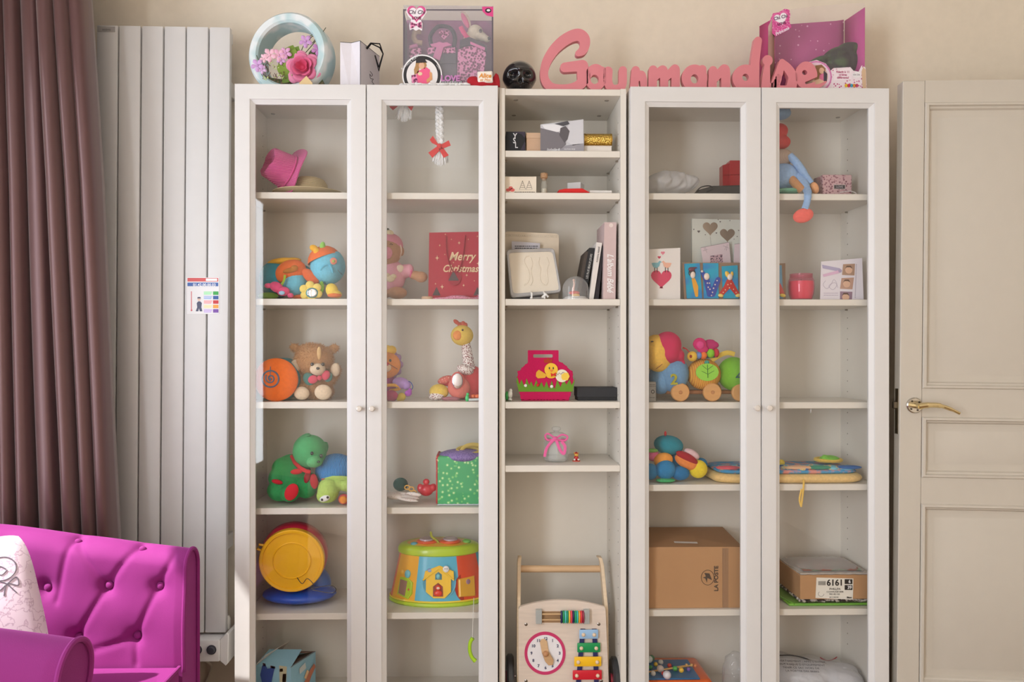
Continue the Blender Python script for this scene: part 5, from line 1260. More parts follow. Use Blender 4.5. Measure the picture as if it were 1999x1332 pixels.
def row4b():
    Y = .05; t = T('glove', 'white patterned knitted glove lying flat on the shelf', 'glove', (PX(788, Y), Y, z4))
    b = B(); b.E(770, 968, 20, 7, Y+.02, 16, rot=6)
    for i, (x, y, l, r) in enumerate([(795, 966, 26, 4), (800, 971, 20, 4), (796, 976, 22, 3.5), (808, 965, 16, 4)]): b.E(x, y, l, r, Y+.025-.012*i, 5, rot=8)
    b = blob(b, .0028)
    for v in b.bm.verts: v.co.z = max(v.co.z, z4+.001)
    t.add('knit', b, spotted('speckled_knit', (234, 226, 222), (196, 140, 134), 190, .2), smooth=80)
    t = T('yarn_ball', 'small dark teal yarn ball behind the white glove', 'yarn ball', (PX(783, .12), .12, z4)); t.add('ball', B().E(782, 946, 14.5, 13, .12, 13), striped('teal_yarn', (30, 120, 116), (18, 82, 84), 160, 'Z', dist=6, bump=1))
    t = T('toy_clip', 'small yellow plastic chain links by the teal yarn ball', 'toy', (PX(800, .1), .1, z4))
    for q in ((795, 952, 5), (803, 955, 5), (808, 962, 5)): t.add('link', B().tube([P(q[0]+q[2]*math.cos(a), q[1]+q[2]*.8*math.sin(a), .09) for a in [2*PI*i/12 for i in range(12)]], .0022, 6, True), C(224, 172, 80, 'plastic'))
    t = T('toy_figure', 'small red plastic toy figure left of the fabric cube', 'toy', (PX(832, .09), .09, z4))
    t.add('body', blob(B().E(832, 957, 14, 12, .09, 11).E(820, 953, 6, 9, .09, 7).E(846, 952, 7, 8, .09, 7), .003), C(206, 30, 56, 'plastic'), smooth=80); t.add('head', B().E(832, 941, 6.5, 6, .09, 6), C(214, 40, 60, 'plastic'))
    # fabric cube
    Y0, Y1 = .045, .165; x0, x1 = PX(854, Y0), PX(948, Y0); zt = PZ(891, Y0)
    t = T('fabric_cube', 'soft fabric cube with green patterned front and purple top', 'cube toy', (PX(900, .1), .1, z4))
    gm = spotted('green_geo', (70, 170, 110), (206, 230, 180), 75, .36, (120, 200, 120))
    def soft(a0, a1, b0, b1, c0, c1, puff=.004):
        b = B(); b.box(a0, a1, b0, b1, c0, c1, .006, seg=2); bmesh.ops.subdivide_edges(b.bm, edges=b.bm.edges[:], cuts=3, use_grid_fill=True)
        for v in b.bm.verts: v.co += V((random.uniform(-1, 1), random.uniform(-1, 1), random.uniform(-1, .2)))*.0008
        return b
    core = soft(x0, x1, Y0, Y1, z4+.001, zt)
    t.add('body', core, gm, smooth=60)
    t.add('side', soft(x0-.005, x0+.004, Y0+.006, Y1, z4+.004, zt+.002), spotted('red_print', (196, 52, 56), (240, 170, 150), 90, .2), smooth=60)
    b = B(); b.E(905, 890, 50, 14, Y0+.05, 36); b2 = blob(b, .004); t.add('top', b2, spotted('purple_print', (134, 112, 172), (104, 84, 148), 200, .4), smooth=80)
    t.add('opening', B().tube([P(915+22*math.cos(a), 880+7*math.sin(a), Y0+.035-.02*math.sin(a)) for a in [2*PI*i/24 for i in range(24)]], .0065, 8, True), C(200, 176, 90, 'fab')); t.add('handle', B().tube([P(x, y, Y0+.03) for x, y in spline([(898, 884), (908, 872), (925, 868), (945, 872)], 5)], .006, 8, flat=.5), C(196, 170, 84, 'fab'))
    t.add('bottom_trim', B().tube([(x0+(x1-x0)*i/20, Y0-.001, z4+.003+.001*(i % 2)) for i in range(21)], .0022, 6), C(196, 206, 210, 'fab'))
row4b()
def activity():
    cx = 857; Yc = .155; k = 1/S(Yc); X = PX(cx, Yc); rx, ry = .158, .092; zb = z5; H = PZ(1088, Yc-ry)-z5
    t = T('activity_table', 'yellow, blue and red plastic activity toy with lime lid', 'activity toy', (X, Yc, zb))
    lime = C(184, 214, 50, 'plastic')
    def wall(a0, a1, name, col):
        b = B(); n = 10; vs = []
        for i in range(n+1):
            a = R(a0+(a1-a0)*i/n); ca, sa = math.cos(a), math.sin(a)
            for f in (0, .5, 1): vs.append((X+rx*(1-.2*f)*ca, Yc+ry*(1-.2*f)*sa, zb+.012+(H-.012)*f))
        b.raw(vs, [(i*3+j, (i+1)*3+j, (i+1)*3+j+1, i*3+j+1) for i in range(n) for j in range(2)])
        return t.add(name, b, C(*col, 'plastic'), smooth=80)
    wall(-162, -117.5, 'side_panel', (244, 178, 52)); wall(-117.5, -62.5, 'side_panel', (84, 184, 216)); wall(-62.5, -20, 'side_panel', (232, 84, 48)); wall(-20, 60, 'side_panel', (84, 184, 216)); wall(60, 120, 'side_panel', (244, 178, 52)); wall(120, 198, 'side_panel', (232, 84, 48))
    E_ = Matrix.Diagonal((1, ry/rx, 1, 1))
    t.add('base_rim', B().lathe([(0, 0), (rx*.99, 0), (rx*1.03, .005), (rx*1.02, .012), (rx*.98, .015), (0, .015)], (X, Yc, zb), 64, E_), lime)
    t.add('edge_trim', B().tube([(X+rx*1.005*math.cos(R(a)), Yc+ry*1.005*math.sin(R(a)), zb+.017) for a in range(0, 360, 6)], .003, 6, True), C(244, 214, 60, 'plastic'))
    t.add('lid', B().lathe([(rx*.80, -.004), (rx*.84, .0), (rx*.84, .012), (rx*.80, .022), (rx*.72, .027), (rx*.64, .026), (rx*.62, .022), (0, .022)], (X, Yc, zb+H), 64, E_), lime)
    t.add('top_plate', B().lathe([(0, .032), (rx*.5, .031), (rx*.66, .026), (rx*.66, .022)], (X, Yc, zb+H), 48, E_), C(246, 190, 70, 'plastic'))
    b = B(); 
    for s_ in (-1, 1): b.ell((X+s_*.037, Yc-.02, zb+H+.034), (.036, .03, .008)); 
    t.add('butterfly_plate', blob(b, .003), C(230, 96, 60, 'plastic'))
    for s_ in (-1, 1): t.add('disc', B().lathe([(0, .006), (.022, .006), (.024, .003), (.024, 0)], (X+s_*.038, Yc-.02, zb+H+.038), 24), C(180, 160, 172, 'gloss'))
    t.add('side_button', B().ell((X-.078, Yc-.03, zb+H+.028), (.012, .01, .006)), C(80, 170, 190, 'plastic')); t.add('side_button', B().ell((X+.09, Yc-.01, zb+H+.03), (.014, .012, .008)), C(120, 190, 90, 'plastic'))
    t.add('twist_stalk', B().tube([P(x, y, Yc-.03) for x, y in spline([(858, 1064), (853, 1056), (843, 1048), (841, 1038)], 5)], [.004]*14+[.003, .002], 8), C(170, 176, 60, 'plastic'))
    Yp = Yc-ry; M = lean(cx, Yp, zb, 8.5)
    rim = t.add('recess_rim', B(M).tube([P(857+32*math.cos(a), 1139+32*math.sin(a), Yp) for a in [2*PI*i/40 for i in range(40)]], .0022, 6, True), C(120, 200, 224, 'plastic'))
    t.add('recess_field', B(M).pp(ovl(857, 1139, 31, 31, 36), Yp-.002, .0025), C(70, 160, 196, 'plastic'))
    t.add('house', B(M).pp([(829, 1119), (857, 1108), (885, 1119), (886, 1133), (880, 1133), (880, 1158), (868, 1170), (846, 1170), (831, 1158), (831, 1134), (826, 1134)], Yp-.009, .008, .001), C(242, 196, 40, 'plastic'))
    t.add('roof', B(M).tube([P(x, y, Yp-.0105) for x, y in ((825, 1136), (857, 1113), (886, 1136))], .0028, 6), C(246, 206, 60, 'plastic'))
    for q, cl in ((([(849, 1135), (849, 1125), (855, 1120), (862, 1125), (862, 1135)]), (80, 130, 140)), (([(845, 1167), (845, 1148), (855, 1141), (864, 1148), (865, 1167)]), (150, 60, 40))): D(t, 'opening', q, Yp-.0095, cl, M)
    t.add('bird_figure', B(M).E(855, 1129, 4, 5, Yp-.012, 3), C(120, 200, 210, 'plastic')); t.add('bear_figure', B(M).E(855, 1161, 8, 6, Yp-.012, 3).E(855, 1151, 5.5, 5.5, Yp-.013, 3.5), C(226, 60, 40, 'plastic')); t.add('bear_muzzle', B(M).E(855, 1152, 3.4, 2.6, Yp-.019, 2), C(240, 210, 190, 'plastic'))
    t.add('sheep_figure', B(M).E(870, 1115, 6.5, 6.5, Yp-.011, 3), C(240, 238, 236, 'plastic')); 
    for x in (868, 872): t.add('sheep_eye', B(M).E(x, 1115, .9, .9, Yp-.017, 1, seg=8, rings=6), C(40, 40, 44, 'plastic'))
    t.add('cloud_figure', B(M).E(838, 1117, 5, 4, Yp-.006, 3), C(150, 170, 210, 'plastic'))
    # left and right picture panels follow the curved wall
    ML = Matrix.Translation((X-.108, Yc-.064, zb)) @ Matrix.Rotation(R(-38), 4, 'Z') @ Matrix.Rotation(R(-9), 4, 'X')
    t.add('screen_rim', B(ML).prism([(-.030, .028), (.018, .022), (.03, .04), (.028, .075), (.008, .088), (-.024, .086)], -.006, .004, None, .002), lime)
    t.add('screen', B(ML).prism([(-.022, .034), (.006, .030), (.010, .076), (-.020, .078)], -.0075, -.004), C(168, 128, 112, 'gloss'))
    t.add('button', B(ML).ell((.019, -.006, .052), .0035), C(216, 90, 50, 'plastic')); t.add('blue_figure', B(ML).ell((.006, -.004, .098), (.012, .006, .013)), C(110, 190, 206, 'plastic')); t.add('sun_figure', B(ML).ell((-.016, -.002, .098), (.010, .005, .013)), C(250, 190, 60, 'plastic'))
    MR_ = Matrix.Translation((X+.092, Yc-.073, zb)) @ Matrix.Rotation(R(32), 4, 'Z') @ Matrix.Rotation(R(-9), 4, 'X')
    t.add('dark_recess', B(MR_).prism([(.036*math.cos(a), .058+.045*math.sin(a)) for a in [2*PI*i/28 for i in range(28)]], -.002, .004), C(190, 60, 44, 'plastic'))
    t.add('block', B(MR_).prism([(-.028, .032), (.03, .026), (.032, .088), (-.026, .086)], -.011, -.001, None, .003), C(240, 182, 60, 'plastic')); t.add('block_mark', B(MR_).ell((.006, -.011, .074), (.008, .002, .008)), C(170, 130, 150, 'plastic'))
    # pull cord with lime handle over the shelf edge
    t = T('pull_cord', 'white cord with curved lime plastic handle hanging below the shelf', 'pull cord', (PX(922, .004), .004, PZ(1292, .004)))
    t.add('cord', B().tube([P(925, 1168, .045), P(924, 1192, .004), P(923, 1220, .004), P(922, 1246, .004)], .0011, 6), C(232, 230, 222, 'fab'))
    t.add('handle', B().tube([P(x, y, .004) for x, y in spline([(923, 1246), (918, 1255), (917, 1270), (921, 1283), (928, 1291)], 6)], [.0065]*3+[.0058]*19+[.0068]*3, 10), C(176, 222, 30, 'plastic'))
activity()
# ================================================================== narrow open bookcase contents
c1, c2, c3, c4, c5 = ZC
def boxw(t, name, px0, px1, Y0, Y1, z0, z1, m, bev=.0008, parent=None, seg=1): return t.add(name, B().box(PX(px0, Y0), PX(px1, Y0), Y0, Y1, z0, z1, bev, seg=seg), m, parent)
def centre_top():
    Y = .03
    t = T('perfume_box', 'black cube box with silver monogram at the left end of the shelf', 'box', (PX(1006, Y), Y+.03, c1))
    boxw(t, 'carton', 987.5, 1025.5, Y, Y+.06, c1, PZ(257, Y), C(34, 36, 40, 'paper'))
    t.add('facet', B().pp([(1000, 257.5), (1024.5, 257.5), (1024.8, 270), (1018, 262)], Y-.0008, .0006).pp([(1016, 293), (1024.8, 276), (1024.8, 293.5)], Y-.0008, .0006), C(66, 58, 74, 'paper'))
    sv = C(226, 226, 230, 'print')
    text(t, 'Y', P(1005.5, 266.5, Y-.0016), .026, sv, bold=.0003, sx=.8); text(t, 'S', P(1004, 275, Y-.0022), .024, sv, bold=.0003, sx=.8); text(t, 'L', P(1008, 284, Y-.0016), .025, sv, bold=.0003, sx=.8)
    t = T('beige_box', 'plain beige cardboard box between the black cube and the photo card', 'box', (PX(1040, Y), Y+.03, c1)); boxw(t, 'carton', 1027.5, 1058, Y+.01, Y+.06, c1, PZ(260, Y+.01), C(216, 180, 150, 'paper')); boxw(t, 'lid', 1027, 1058.5, Y+.009, Y+.061, PZ(270, Y+.01), PZ(259, Y+.01), C(218, 184, 154, 'paper'))
    t = T('photo_card', 'black and white wedding photo card standing on the top open shelf', 'card', (PX(1098, .02), .02, c1)); y = .018
    D(t, 'card', [(1055, 243), (1139, 233), (1140, 296), (1055, 296)], y, (196, 196, 202), th=.0015)
    f = y-.0018
    D(t, 'printed_suit', [(1055, 250), (1072, 254), (1088, 256), (1102, 268), (1105, 282), (1096, 290), (1084, 292), (1070, 296), (1055, 296)], f, (118, 114, 120))
    D(t, 'printed_dress', [(1112, 237), (1138, 234), (1139, 280), (1118, 284), (1106, 276), (1104, 262)], f, (206, 206, 212)); D(t, 'printed_cuff', [(1058, 244), (1088, 242), (1098, 248), (1094, 256), (1088, 258), (1064, 252)], f-.0005, (228, 228, 232))
    D(t, 'printed_hand', [(1094, 250), (1104, 246), (1112, 256), (1108, 272), (1102, 279), (1092, 264)], f-.0007, (92, 88, 92)); D(t, 'printed_sleeve', [(1082, 242), (1108, 236), (1112, 242), (1100, 246)], f-.0008, (74, 74, 80)); D(t, 'printed_ground', [(1084, 296), (1104, 284), (1140, 280), (1140, 296)], f, (150, 148, 156))
    text(t, 'Isabelle &', P(1080, 292, f-.001), .0105, C(236, 236, 240, 'print'), shear=.3); text(t, 'HUMAN RISE', P(1112, 291.5, f-.001), .006, C(236, 236, 240, 'print'))
    t = T('white_box', 'low white box under the gold roll', 'box', (PX(1168, .04), .07, c1)); boxw(t, 'carton', 1140, 1194, .035, .12, c1, PZ(283.5, .035), C(232, 224, 216, 'paper')); boxw(t, 'lid', 1139.5, 1194.5, .0345, .1205, PZ(286, .035), PZ(283.4, .035), C(224, 214, 204, 'paper'))
    zt = PZ(283.3, .035)
    t = T('gold_pouch', 'hammered gold cylindrical case lying on the low white box', 'case', (PX(1167, .05), .065, zt)); r = 13/S(.05); c = V((PX(1140.5, .05), .035+r, zt+r)); e = V((PX(1193.5, .05), .035+r, zt+r))
    gm = metal(214, 178, 92, .3).copy(); nt = gm.node_tree; tc = nt.nodes.new('ShaderNodeTexCoord'); v = nt.nodes.new('ShaderNodeTexVoronoi'); v.inputs['Scale'].default_value = 260; bp = nt.nodes.new('ShaderNodeBump'); bp.inputs['Strength'].default_value = 1; bp.inputs['Distance'].default_value = .002
    nt.links.new(tc.outputs['Object'], v.inputs['Vector']); nt.links.new(v.outputs['Distance'], bp.inputs['Height']); nt.links.new(bp.outputs[0], nt.nodes['Principled BSDF'].inputs['Normal'])
    t.add('body', B().cyl(c, e, r, seg=28), gm); t.add('end_ring', B().cyl(c-V((.001, 0, 0)), c+V((.003, 0, 0)), r*1.03, seg=28), metal(196, 160, 80)); t.add('end_ring', B().cyl(e-V((.003, 0, 0)), e+V((.001, 0, 0)), r*1.03, seg=28), metal(196, 160, 80))
    # second shelf
    t = T('greeting_card', 'cream card with small red flower on the second open shelf', 'card', (PX(1016, .03), .03, c2)); y = .03
    D(t, 'card', rc(980, 345, 1047, 378), y, (232, 220, 202), th=.0015)
    f = y-.002
    t.add('printed_flower', B().pp(ovl(992, 371, 4.5, 3, 12), f, .0005).pp(ovl(1000, 371, 5, 3.4, 12), f, .0005).pp(ovl(997, 367, 4, 3, 12), f, .0005), C(214, 96, 92, 'print'))
    b = B()
    for x0 in (1020, 1033):
        for q in ([(x0, 353), (x0-6, 370), (x0+6, 370), (x0, 353)], [(x0-3, 362), (x0+4, 362)], [(x0-4, 366), (x0+5, 366)], [(x0-2, 358), (x0+2, 358)]): b.tube([P(*p, f) for p in q], .0005, 4)
    t.add('line_drawing', b, C(110, 104, 104, 'print'), kind='stuff'); lines(t, 'text_line', 1004, 1044, (374.5,), f, (120, 112, 108), h=1.2)
    Yb = .05; x = PX(1062, Yb); zb = c2; h = PZ(350, Yb)-zb
    t = T('cork_bottle', 'tiny clear glass bottle with a cork stopper', 'bottle', (x, Yb, zb)); t.add('glass', B().lathe([(0, .0005), (.0105, .0005), (.0115, .002), (.0115, h*.72), (.008, h*.86), (.0085, h), (.007, h), (.0065, h*.86), (.010, h*.70), (.010, .003), (0, .003)], (x, Yb, zb), 22), glassy('bottle_glass', (.96, .97, .96), 1.0, .12, (.85, .8, .72)))
    t.add('cork', B().lathe([(0, h-.004), (.0065, h-.004), (.0075, h+.002), (.011, h+.004), (.0115, h+.017), (.010, h+.019), (0, h+.019)], (x, Yb, zb), 20), spotted('cork', (196, 156, 118), (150, 112, 80), 500, .5, kind='n')); t.add('filling', B().lathe([(0, .004), (.009, .004), (.009, h*.4), (0, h*.42)], (x, Yb, zb), 18), spotted('tiny_beads', (230, 220, 200), (190, 120, 90), 700, .3))
    y0 = .09; M = Matrix.Translation((PX(1124, y0), y0, c2)) @ Matrix.Rotation(R(-22), 4, 'Z')
    t = T('grey_box', 'small pale grey ring box behind the flat red box', 'box', (PX(1124, y0), y0, c2)); t.add('carton', B(M).box(-.021, .021, -.021, .021, 0, .024, .001), C(196, 196, 196, 'paper')); t.add('lid', B(M).box(-.022, .022, -.022, .022, .024, .046, .001), C(200, 201, 201, 'paper'))
    y0 = .04; M = Matrix.Translation((PX(1119, y0), y0, c2)) @ Matrix.Rotation(R(4), 4, 'Z')
    t = T('red_box', 'flat red box lying in front of the small grey box', 'box', (PX(1119, y0), y0, c2)); t.add('base', B(M).box(-.048, .046, -.025, .018, 0, .004), C(190, 30, 30, 'paper')); t.add('lid', B(M).prism([(-.049, .004), (.047, .004), (.024, .016), (-.030, .014), (-.049, .010)], -.026, .019, None, .001), C(212, 38, 36, 'paper'))
    t = T('small_white_box', 'tiny flat white box at the right of the red box', 'box', (PX(1173, .04), .05, c2)); boxw(t, 'carton', 1151.5, 1194, .03, .075, c2, c2+.010, C(222, 218, 214, 'paper')); boxw(t, 'lid', 1151, 1194.5, .029, .076, c2+.006, c2+.0125, C(228, 224, 220, 'paper'))
centre_top()
def footprint():
    Y = .07; t = T('footprint_frame', 'grey square frame with white plaster baby footprints on small easel', 'frame', (PX(1042, Y), Y, c3)); M = lean(1042, Y, c3, 6)
    out = [(988.5, 485), (1083, 482), (1097, 570), (997, 582)]; inn = [(993, 491), (1080, 488.5), (1092.5, 566), (1001.5, 573)]
    def rr(q, n=5, r=.10):
        o = []; m = len(q)
        for i in range(m):
            a, p, c = V(q[(i-1) % m]), V(q[i]), V(q[(i+1) % m])
            for k in range(n+1):
                f = k/n; A_ = p.lerp(a, r*(1-f)); C_ = p.lerp(c, r*f); o.append(tuple(A_ if f == 0 else (C_ if f == 1 else (A_+C_)/2)))
        return o
    ro, ri = rr(out), rr(inn); b = B(M); n = len(ro)
    def W(q, yy): return [V((P(x, y, Y).x, yy, P(x, y, Y).z)) for x, y in q]
    vs = W(ro, Y+.02)+W(ro, Y+.002)+W([((a[0]*3+c[0])/4, (a[1]*3+c[1])/4) for a, c in zip(ro, ri)], Y)+W(ri, Y+.004)+W(ri, Y+.02)
    b.raw(vs, [(r_*n+i, r_*n+(i+1) % n, (r_+1)*n+(i+1) % n, (r_+1)*n+i) for r_ in range(4) for i in range(n)])
    t.add('frame', b, C(178, 176, 176, 'plastic'))
    pl = C(232, 222, 206, 'matt'); t.add('plaster', B(M).pp(ri, Y+.007, .012), pl)
    b = B(M); sh = C(222, 210, 192, 'matt')
    for q in ([(1034, 497), (1026, 500), (1024, 510), (1030, 522), (1034, 535), (1032, 548), (1024, 556)], [(1054, 500), (1052, 512), (1056, 524), (1054, 537), (1057, 550), (1064, 556)], [(1036, 500), (1040, 512), (1037, 528), (1040, 546), (1036, 556)], [(1068, 500), (1072, 512), (1068, 528), (1070, 548), (1066, 556)]):
        b.tube([V((P(x, y, Y).x, Y+.0075, P(x, y, Y).z)) for x, y in spline(q, 4)], .0028, 6)
    for s_, (cx, cy) in enumerate(((1029, 497), (1061, 497))):
        for k in range(5): b.ell(V((P(cx-6+k*3.4, 0, Y).x, Y+.008, P(0, cy+abs(k-1.5)*.9-2, Y).z)), (.0022, .0012, .003), seg=8, rings=6)
    t.add('footprint', b, pl, kind='stuff')
    b = B(M)
    for k in range(70):
        x, y = random.choice([(random.uniform(998, 1022), random.uniform(498, 506)), (random.uniform(1006, 1090), random.uniform(556, 566)), (random.uniform(1076, 1088), random.uniform(520, 560)), (random.uniform(998, 1008), random.uniform(540, 562))])
        b.ell(V((P(x, y, Y).x, Y+.0075, P(x, y, Y).z)), (.0014, .0006, .0014), seg=6, rings=4)
    t.add('bead_texture', b, pl, kind='stuff')
    wh = C(236, 234, 232, 'plastic')
    for x in (1038, 1063): t.add('easel_foot', B().tube([P(x, 583.3, Y-.03), P(x, 573, Y-.03), P(x-2, 570, Y-.0)], .003, 8), wh)
    t.add('easel_base', B().tube([P(1058, 581, Y-.03), P(1066, 575, Y-.032), P(1070, 580, Y-.03)], .004, 8).tube([P(1036, 582, Y-.02), P(1036, 582, Y+.03), P(1064, 582, Y+.03), P(1064, 582, Y-.02)], .003, 6), wh)
    t = T('lace_card', 'cream lace edged card standing behind the footprint frame', 'card', (PX(1037, .15), .15, c3)); Yc = .15
    o = t.add('card', B().pp([(984, 455), (990, 452), (1086, 456), (1091, 460), (1090, 588), (984, 588)], Yc, .001), C(222, 208, 188, 'paper'))
    b = B()
    for k in range(26): b.tube([P(988+4*k+2.0*math.cos(a), 459+2.0*math.sin(a)+k*.12, Yc-.001) for a in [2*PI*i/8 for i in range(8)]], .0006, 4, True)
    t.add('lace_edge', b, C(236, 226, 210, 'paper'), kind='stuff')
    t = T('grey_leaflet', 'lilac grey leaflet tucked between the lace card and frame', 'leaflet', (PX(1025, .13), .13, c3)); D(t, 'sheet', [(999, 471), (1054, 475), (1054, 588), (999, 588)], .13, (196, 192, 200), th=.001); lines(t, 'text_line', 1005, 1050, (480, 484), .1285, (70, 70, 76), h=1.6)
footprint()
def globe():
    Y = .055; r = 25.5/S(Y); x = PX(1123.5, Y); zt = PZ(540.5, Y)-c3
    t = T('snow_globe', 'small clear snow globe dome with red and white figure', 'snow globe', (x, Y, c3))
    cyl = zt-r; prof = [(r, 0), (r, cyl)]+[(r*math.cos(a), cyl+r*math.sin(a)) for a in [PI/2*i/10 for i in range(1, 11)]]
    t.add('dome', B().lathe(prof, (x, Y, c3+.002), 36), glassy('globe_glass', (.95, .95, .95), 1.3, .16, (.95, .95, .95)))
    t.add('base', B().lathe([(0, 0), (r*1.0, 0), (r*1.0, .004), (r*.9, .006), (0, .007)], (x, Y, c3), 32), C(226, 222, 218, 'plastic'))
    t.add('snow', B().ell((x, Y, c3+.008), (r*.85, r*.85, .004)), C(240, 238, 236, 'matt'))
    fg = t.add('figure', B().tube([P(a, c, Y) for a, c in ((1120, 576), (1119, 566), (1121, 556), (1120, 549))], [.0045, .004, .0028, .0022], 8).ell(P(1120, 547, Y), (.004, .003, .003)), C(236, 196, 180, 'plastic'))
    t.add('sleigh', B().E(1121, 572, 11, 4, Y-.004, 5), C(206, 62, 40, 'plastic'), fg); t.add('parcel', B().E(1124, 577, 8, 4, Y-.008, 4), C(216, 170, 80, 'plastic'), fg)
globe()
def books():
    def bk(label, q, col, dep, y0=.035, spine=None):
        y = y0; t = T('book', label, 'book', (PX((q[2][0]+q[3][0])/2, y), y+dep/2, c3), 'books leaning at the right end of the open shelf')
        q = [(a, b_) for a, b_ in q]; th = .0022; k = 1/S(y)
        (ax, ay), (bx, by), (cx, cy_), (dx, dy) = q; w = 1.3
        z = lambda p: (P(p[0], p[1], y).x, max(c3+.0005, P(p[0], p[1], y).z))
        b = B(); b.prism([z((ax, ay)), z((ax+w, ay)), z((dx+w, dy)), z((dx, dy))], y+.001, y+dep); b.prism([z((bx-w, by)), z((bx, by)), z((cx, cy_)), z((cx-w, cy_))], y+.001, y+dep); b.prism([z(p) for p in q], y, y+.002)
        t.add('cover', b, C(*col, 'paper')); t.add('pages', B().prism([z((ax+w+.1, ay+2)), z((bx-w-.1, by+2)), z((cx-w-.1, cy_-.6)), z((dx+w+.1, dy-.6))], y+.0022, y+dep-.004), C(232, 226, 214, 'paper'))
        return t
    s_ = .19
    a = math.atan(.19)
    bk('thin dark brown book leaning furthest left of the row of books', [(1143, 491), (1149, 491), (1131.5, 584), (1125.5, 584)], (84, 74, 66), .12, .07)
    t = bk('black book with white lettering leaning beside the white book', [(1150.5, 484), (1161, 484.5), (1142.5, 584), (1132, 584)], (40, 40, 42), .13, .06)
    text(t, 'LES PLUS BEAUX JOURS', P(1150.3, 520, .0585), .0095, C(214, 212, 206, 'print'), rot=(PI/2, R(-90)+a*1.0, 0), sx=.8)
    t = bk('slim white book leaning between two black books', [(1164.5, 473), (1175.5, 474.5), (1158.8, 584), (1150, 584)], (226, 220, 214), .14, .045)
    text(t, 'petite histoire', P(1167.8, 497, .0435), .0085, C(60, 56, 56, 'print'), rot=(PI/2, R(90)+.15, 0))
    bk('thin black book standing next to the pink album', [(1175.8, 479), (1179.5, 479.5), (1168.5, 584), (1159.5, 584)], (48, 44, 48), .13, .05)
    t = bk('tall thick dusty pink album upright at the end of the row', [(1180, 434), (1203.5, 434), (1201.5, 584), (1177.5, 584)], (206, 182, 180), .16, .03)
    text(t, "L'album Bébé", P(1191, 533, .0285), .027, C(244, 240, 240, 'print'), rot=(PI/2, R(90), 0), shear=.35, bold=.0004, sx=.82)
    t.add('gilt_mark', B().pp(ovl(1193, 440, 4, 4), .0292, .0006), C(228, 212, 206, 'print'))
books()
def chickbag():
    Y = .05; t = T('felt_bag', 'crimson felt bag decorated with a yellow chick and green grass', 'bag', (PX(1065, Y), Y+.03, c4))
    fel = C(196, 14, 84, 'fab'); 
    body = f_or(f_ell(1064, 744, 55, 44), lambda X, Q: np.minimum.reduce([X-1011, 1118-X, Q-724, 781-Q]))
    body = (lambda f: (lambda X, Q: np.minimum.reduce([f(X, Q), 780.5-Q, (X-1008.5)-.25*(Q-745)*(Q > 745), (1121.5-X)-.3*(Q-745)*(Q > 745), f_ell(1064, 748, 57, 50)(X, Q)+6])))(body)
    scal = lambda X, Q: body(X, Q)+.9*np.sin(np.arctan2(Q-750, X-1064)*34)
    hand = lambda X, Q: np.minimum(np.minimum.reduce([X-1030.5, 1090.5-X, Q-684, 712-Q]), -np.minimum.reduce([X-1041, 1079-X, Q-692, 698.5-Q]))
    t.add('back_panel', B().field(f_or(body, hand), (1004, 680, 1128, 784), Y+.035, .003, 2.5), fel); t.add('front_panel', B().field(f_or(scal, hand), (1004, 680, 1128, 784), Y, .003, 1.6), fel)
    t.add('gusset', B().tube([P(x, y, Y+.019) for x, y in spline([(1030, 709), (1013, 728), (1010, 748), (1017, 774), (1030, 780), (1100, 780), (1112, 772), (1120, 748), (1114, 726), (1092, 708)], 4)], .017, 6, flat=1.0) if 0 else B().box(PX(1018, Y), PX(1110, Y), Y+.003, Y+.035, c4+.0005, c4+.004), C(176, 10, 74, 'fab'))
    gr = [(1008, 745)]
    xs = [1010, 1014, 1018, 1024, 1028, 1033, 1037, 1042, 1047, 1052, 1057, 1062, 1067, 1072, 1077, 1083, 1088, 1094, 1100, 1106, 1112, 1116, 1123]
    for i, x in enumerate(xs): gr.append((x, (741, 756)[i % 2]+random.uniform(-3, 3)+(2 if 5 < i < 16 else -2)))
    gr += [(1118, 765), (1013, 765)]
    D(t, 'grass', gr, Y-.0002, (104, 150, 44), th=.0015, kind='fab')
    D(t, 'wing', [(1060, 727), (1052, 722), (1047, 727), (1046, 735), (1050, 739), (1064, 738), (1068, 732)], Y-.0002, (232, 176, 60), th=.0022, kind='fab')
    D(t, 'comb', [(1062, 708), (1062, 700), (1066, 703), (1070, 698), (1074, 703), (1079, 701), (1077, 710)], Y-.0002, (180, 60, 36), th=.0015, kind='fab')
    ch = D(t, 'chick_head', ovl(1076, 722, 13, 13), Y-.0018, (244, 196, 64), th=.0022, kind='fab'); t.add('chick_body', B().pp(ovl(1076, 733, 10, 6), Y-.0038, .002), C(242, 190, 60, 'fab'))
    for x in (1072.5, 1080): t.add('chick_eye', B().E(x, 719, 1.4, 2.2, Y-.0045, 1, seg=10, rings=6), C(40, 40, 44, 'plastic'))
    D(t, 'beak', [(1073, 722), (1080, 722), (1076.5, 727)], Y-.0045, (228, 130, 50), th=.001); D(t, 'bow', [(1075, 728), (1080, 731), (1085, 727), (1085, 735), (1080, 733), (1076, 736)], Y-.0062, (214, 50, 44), th=.001, kind='fab')
    D(t, 'egg', ovl(1097, 734, 12.5, 12.5), Y-.0018, (240, 232, 210), th=.002, kind='fab'); D(t, 'egg_patch', [(1096, 732), (1102, 728), (1109, 728), (1112, 735), (1108, 743), (1098, 742), (1096, 738)], Y-.004, (246, 206, 84), th=.001, kind='fab')
    t.add('egg_crack', B().tube([P(x, y, Y-.0045) for x, y in [(1086, 729), (1089, 732), (1092, 728), (1095, 731), (1099, 727), (1103, 729)]], .0007, 4), C(110, 70, 60, 'fab'))
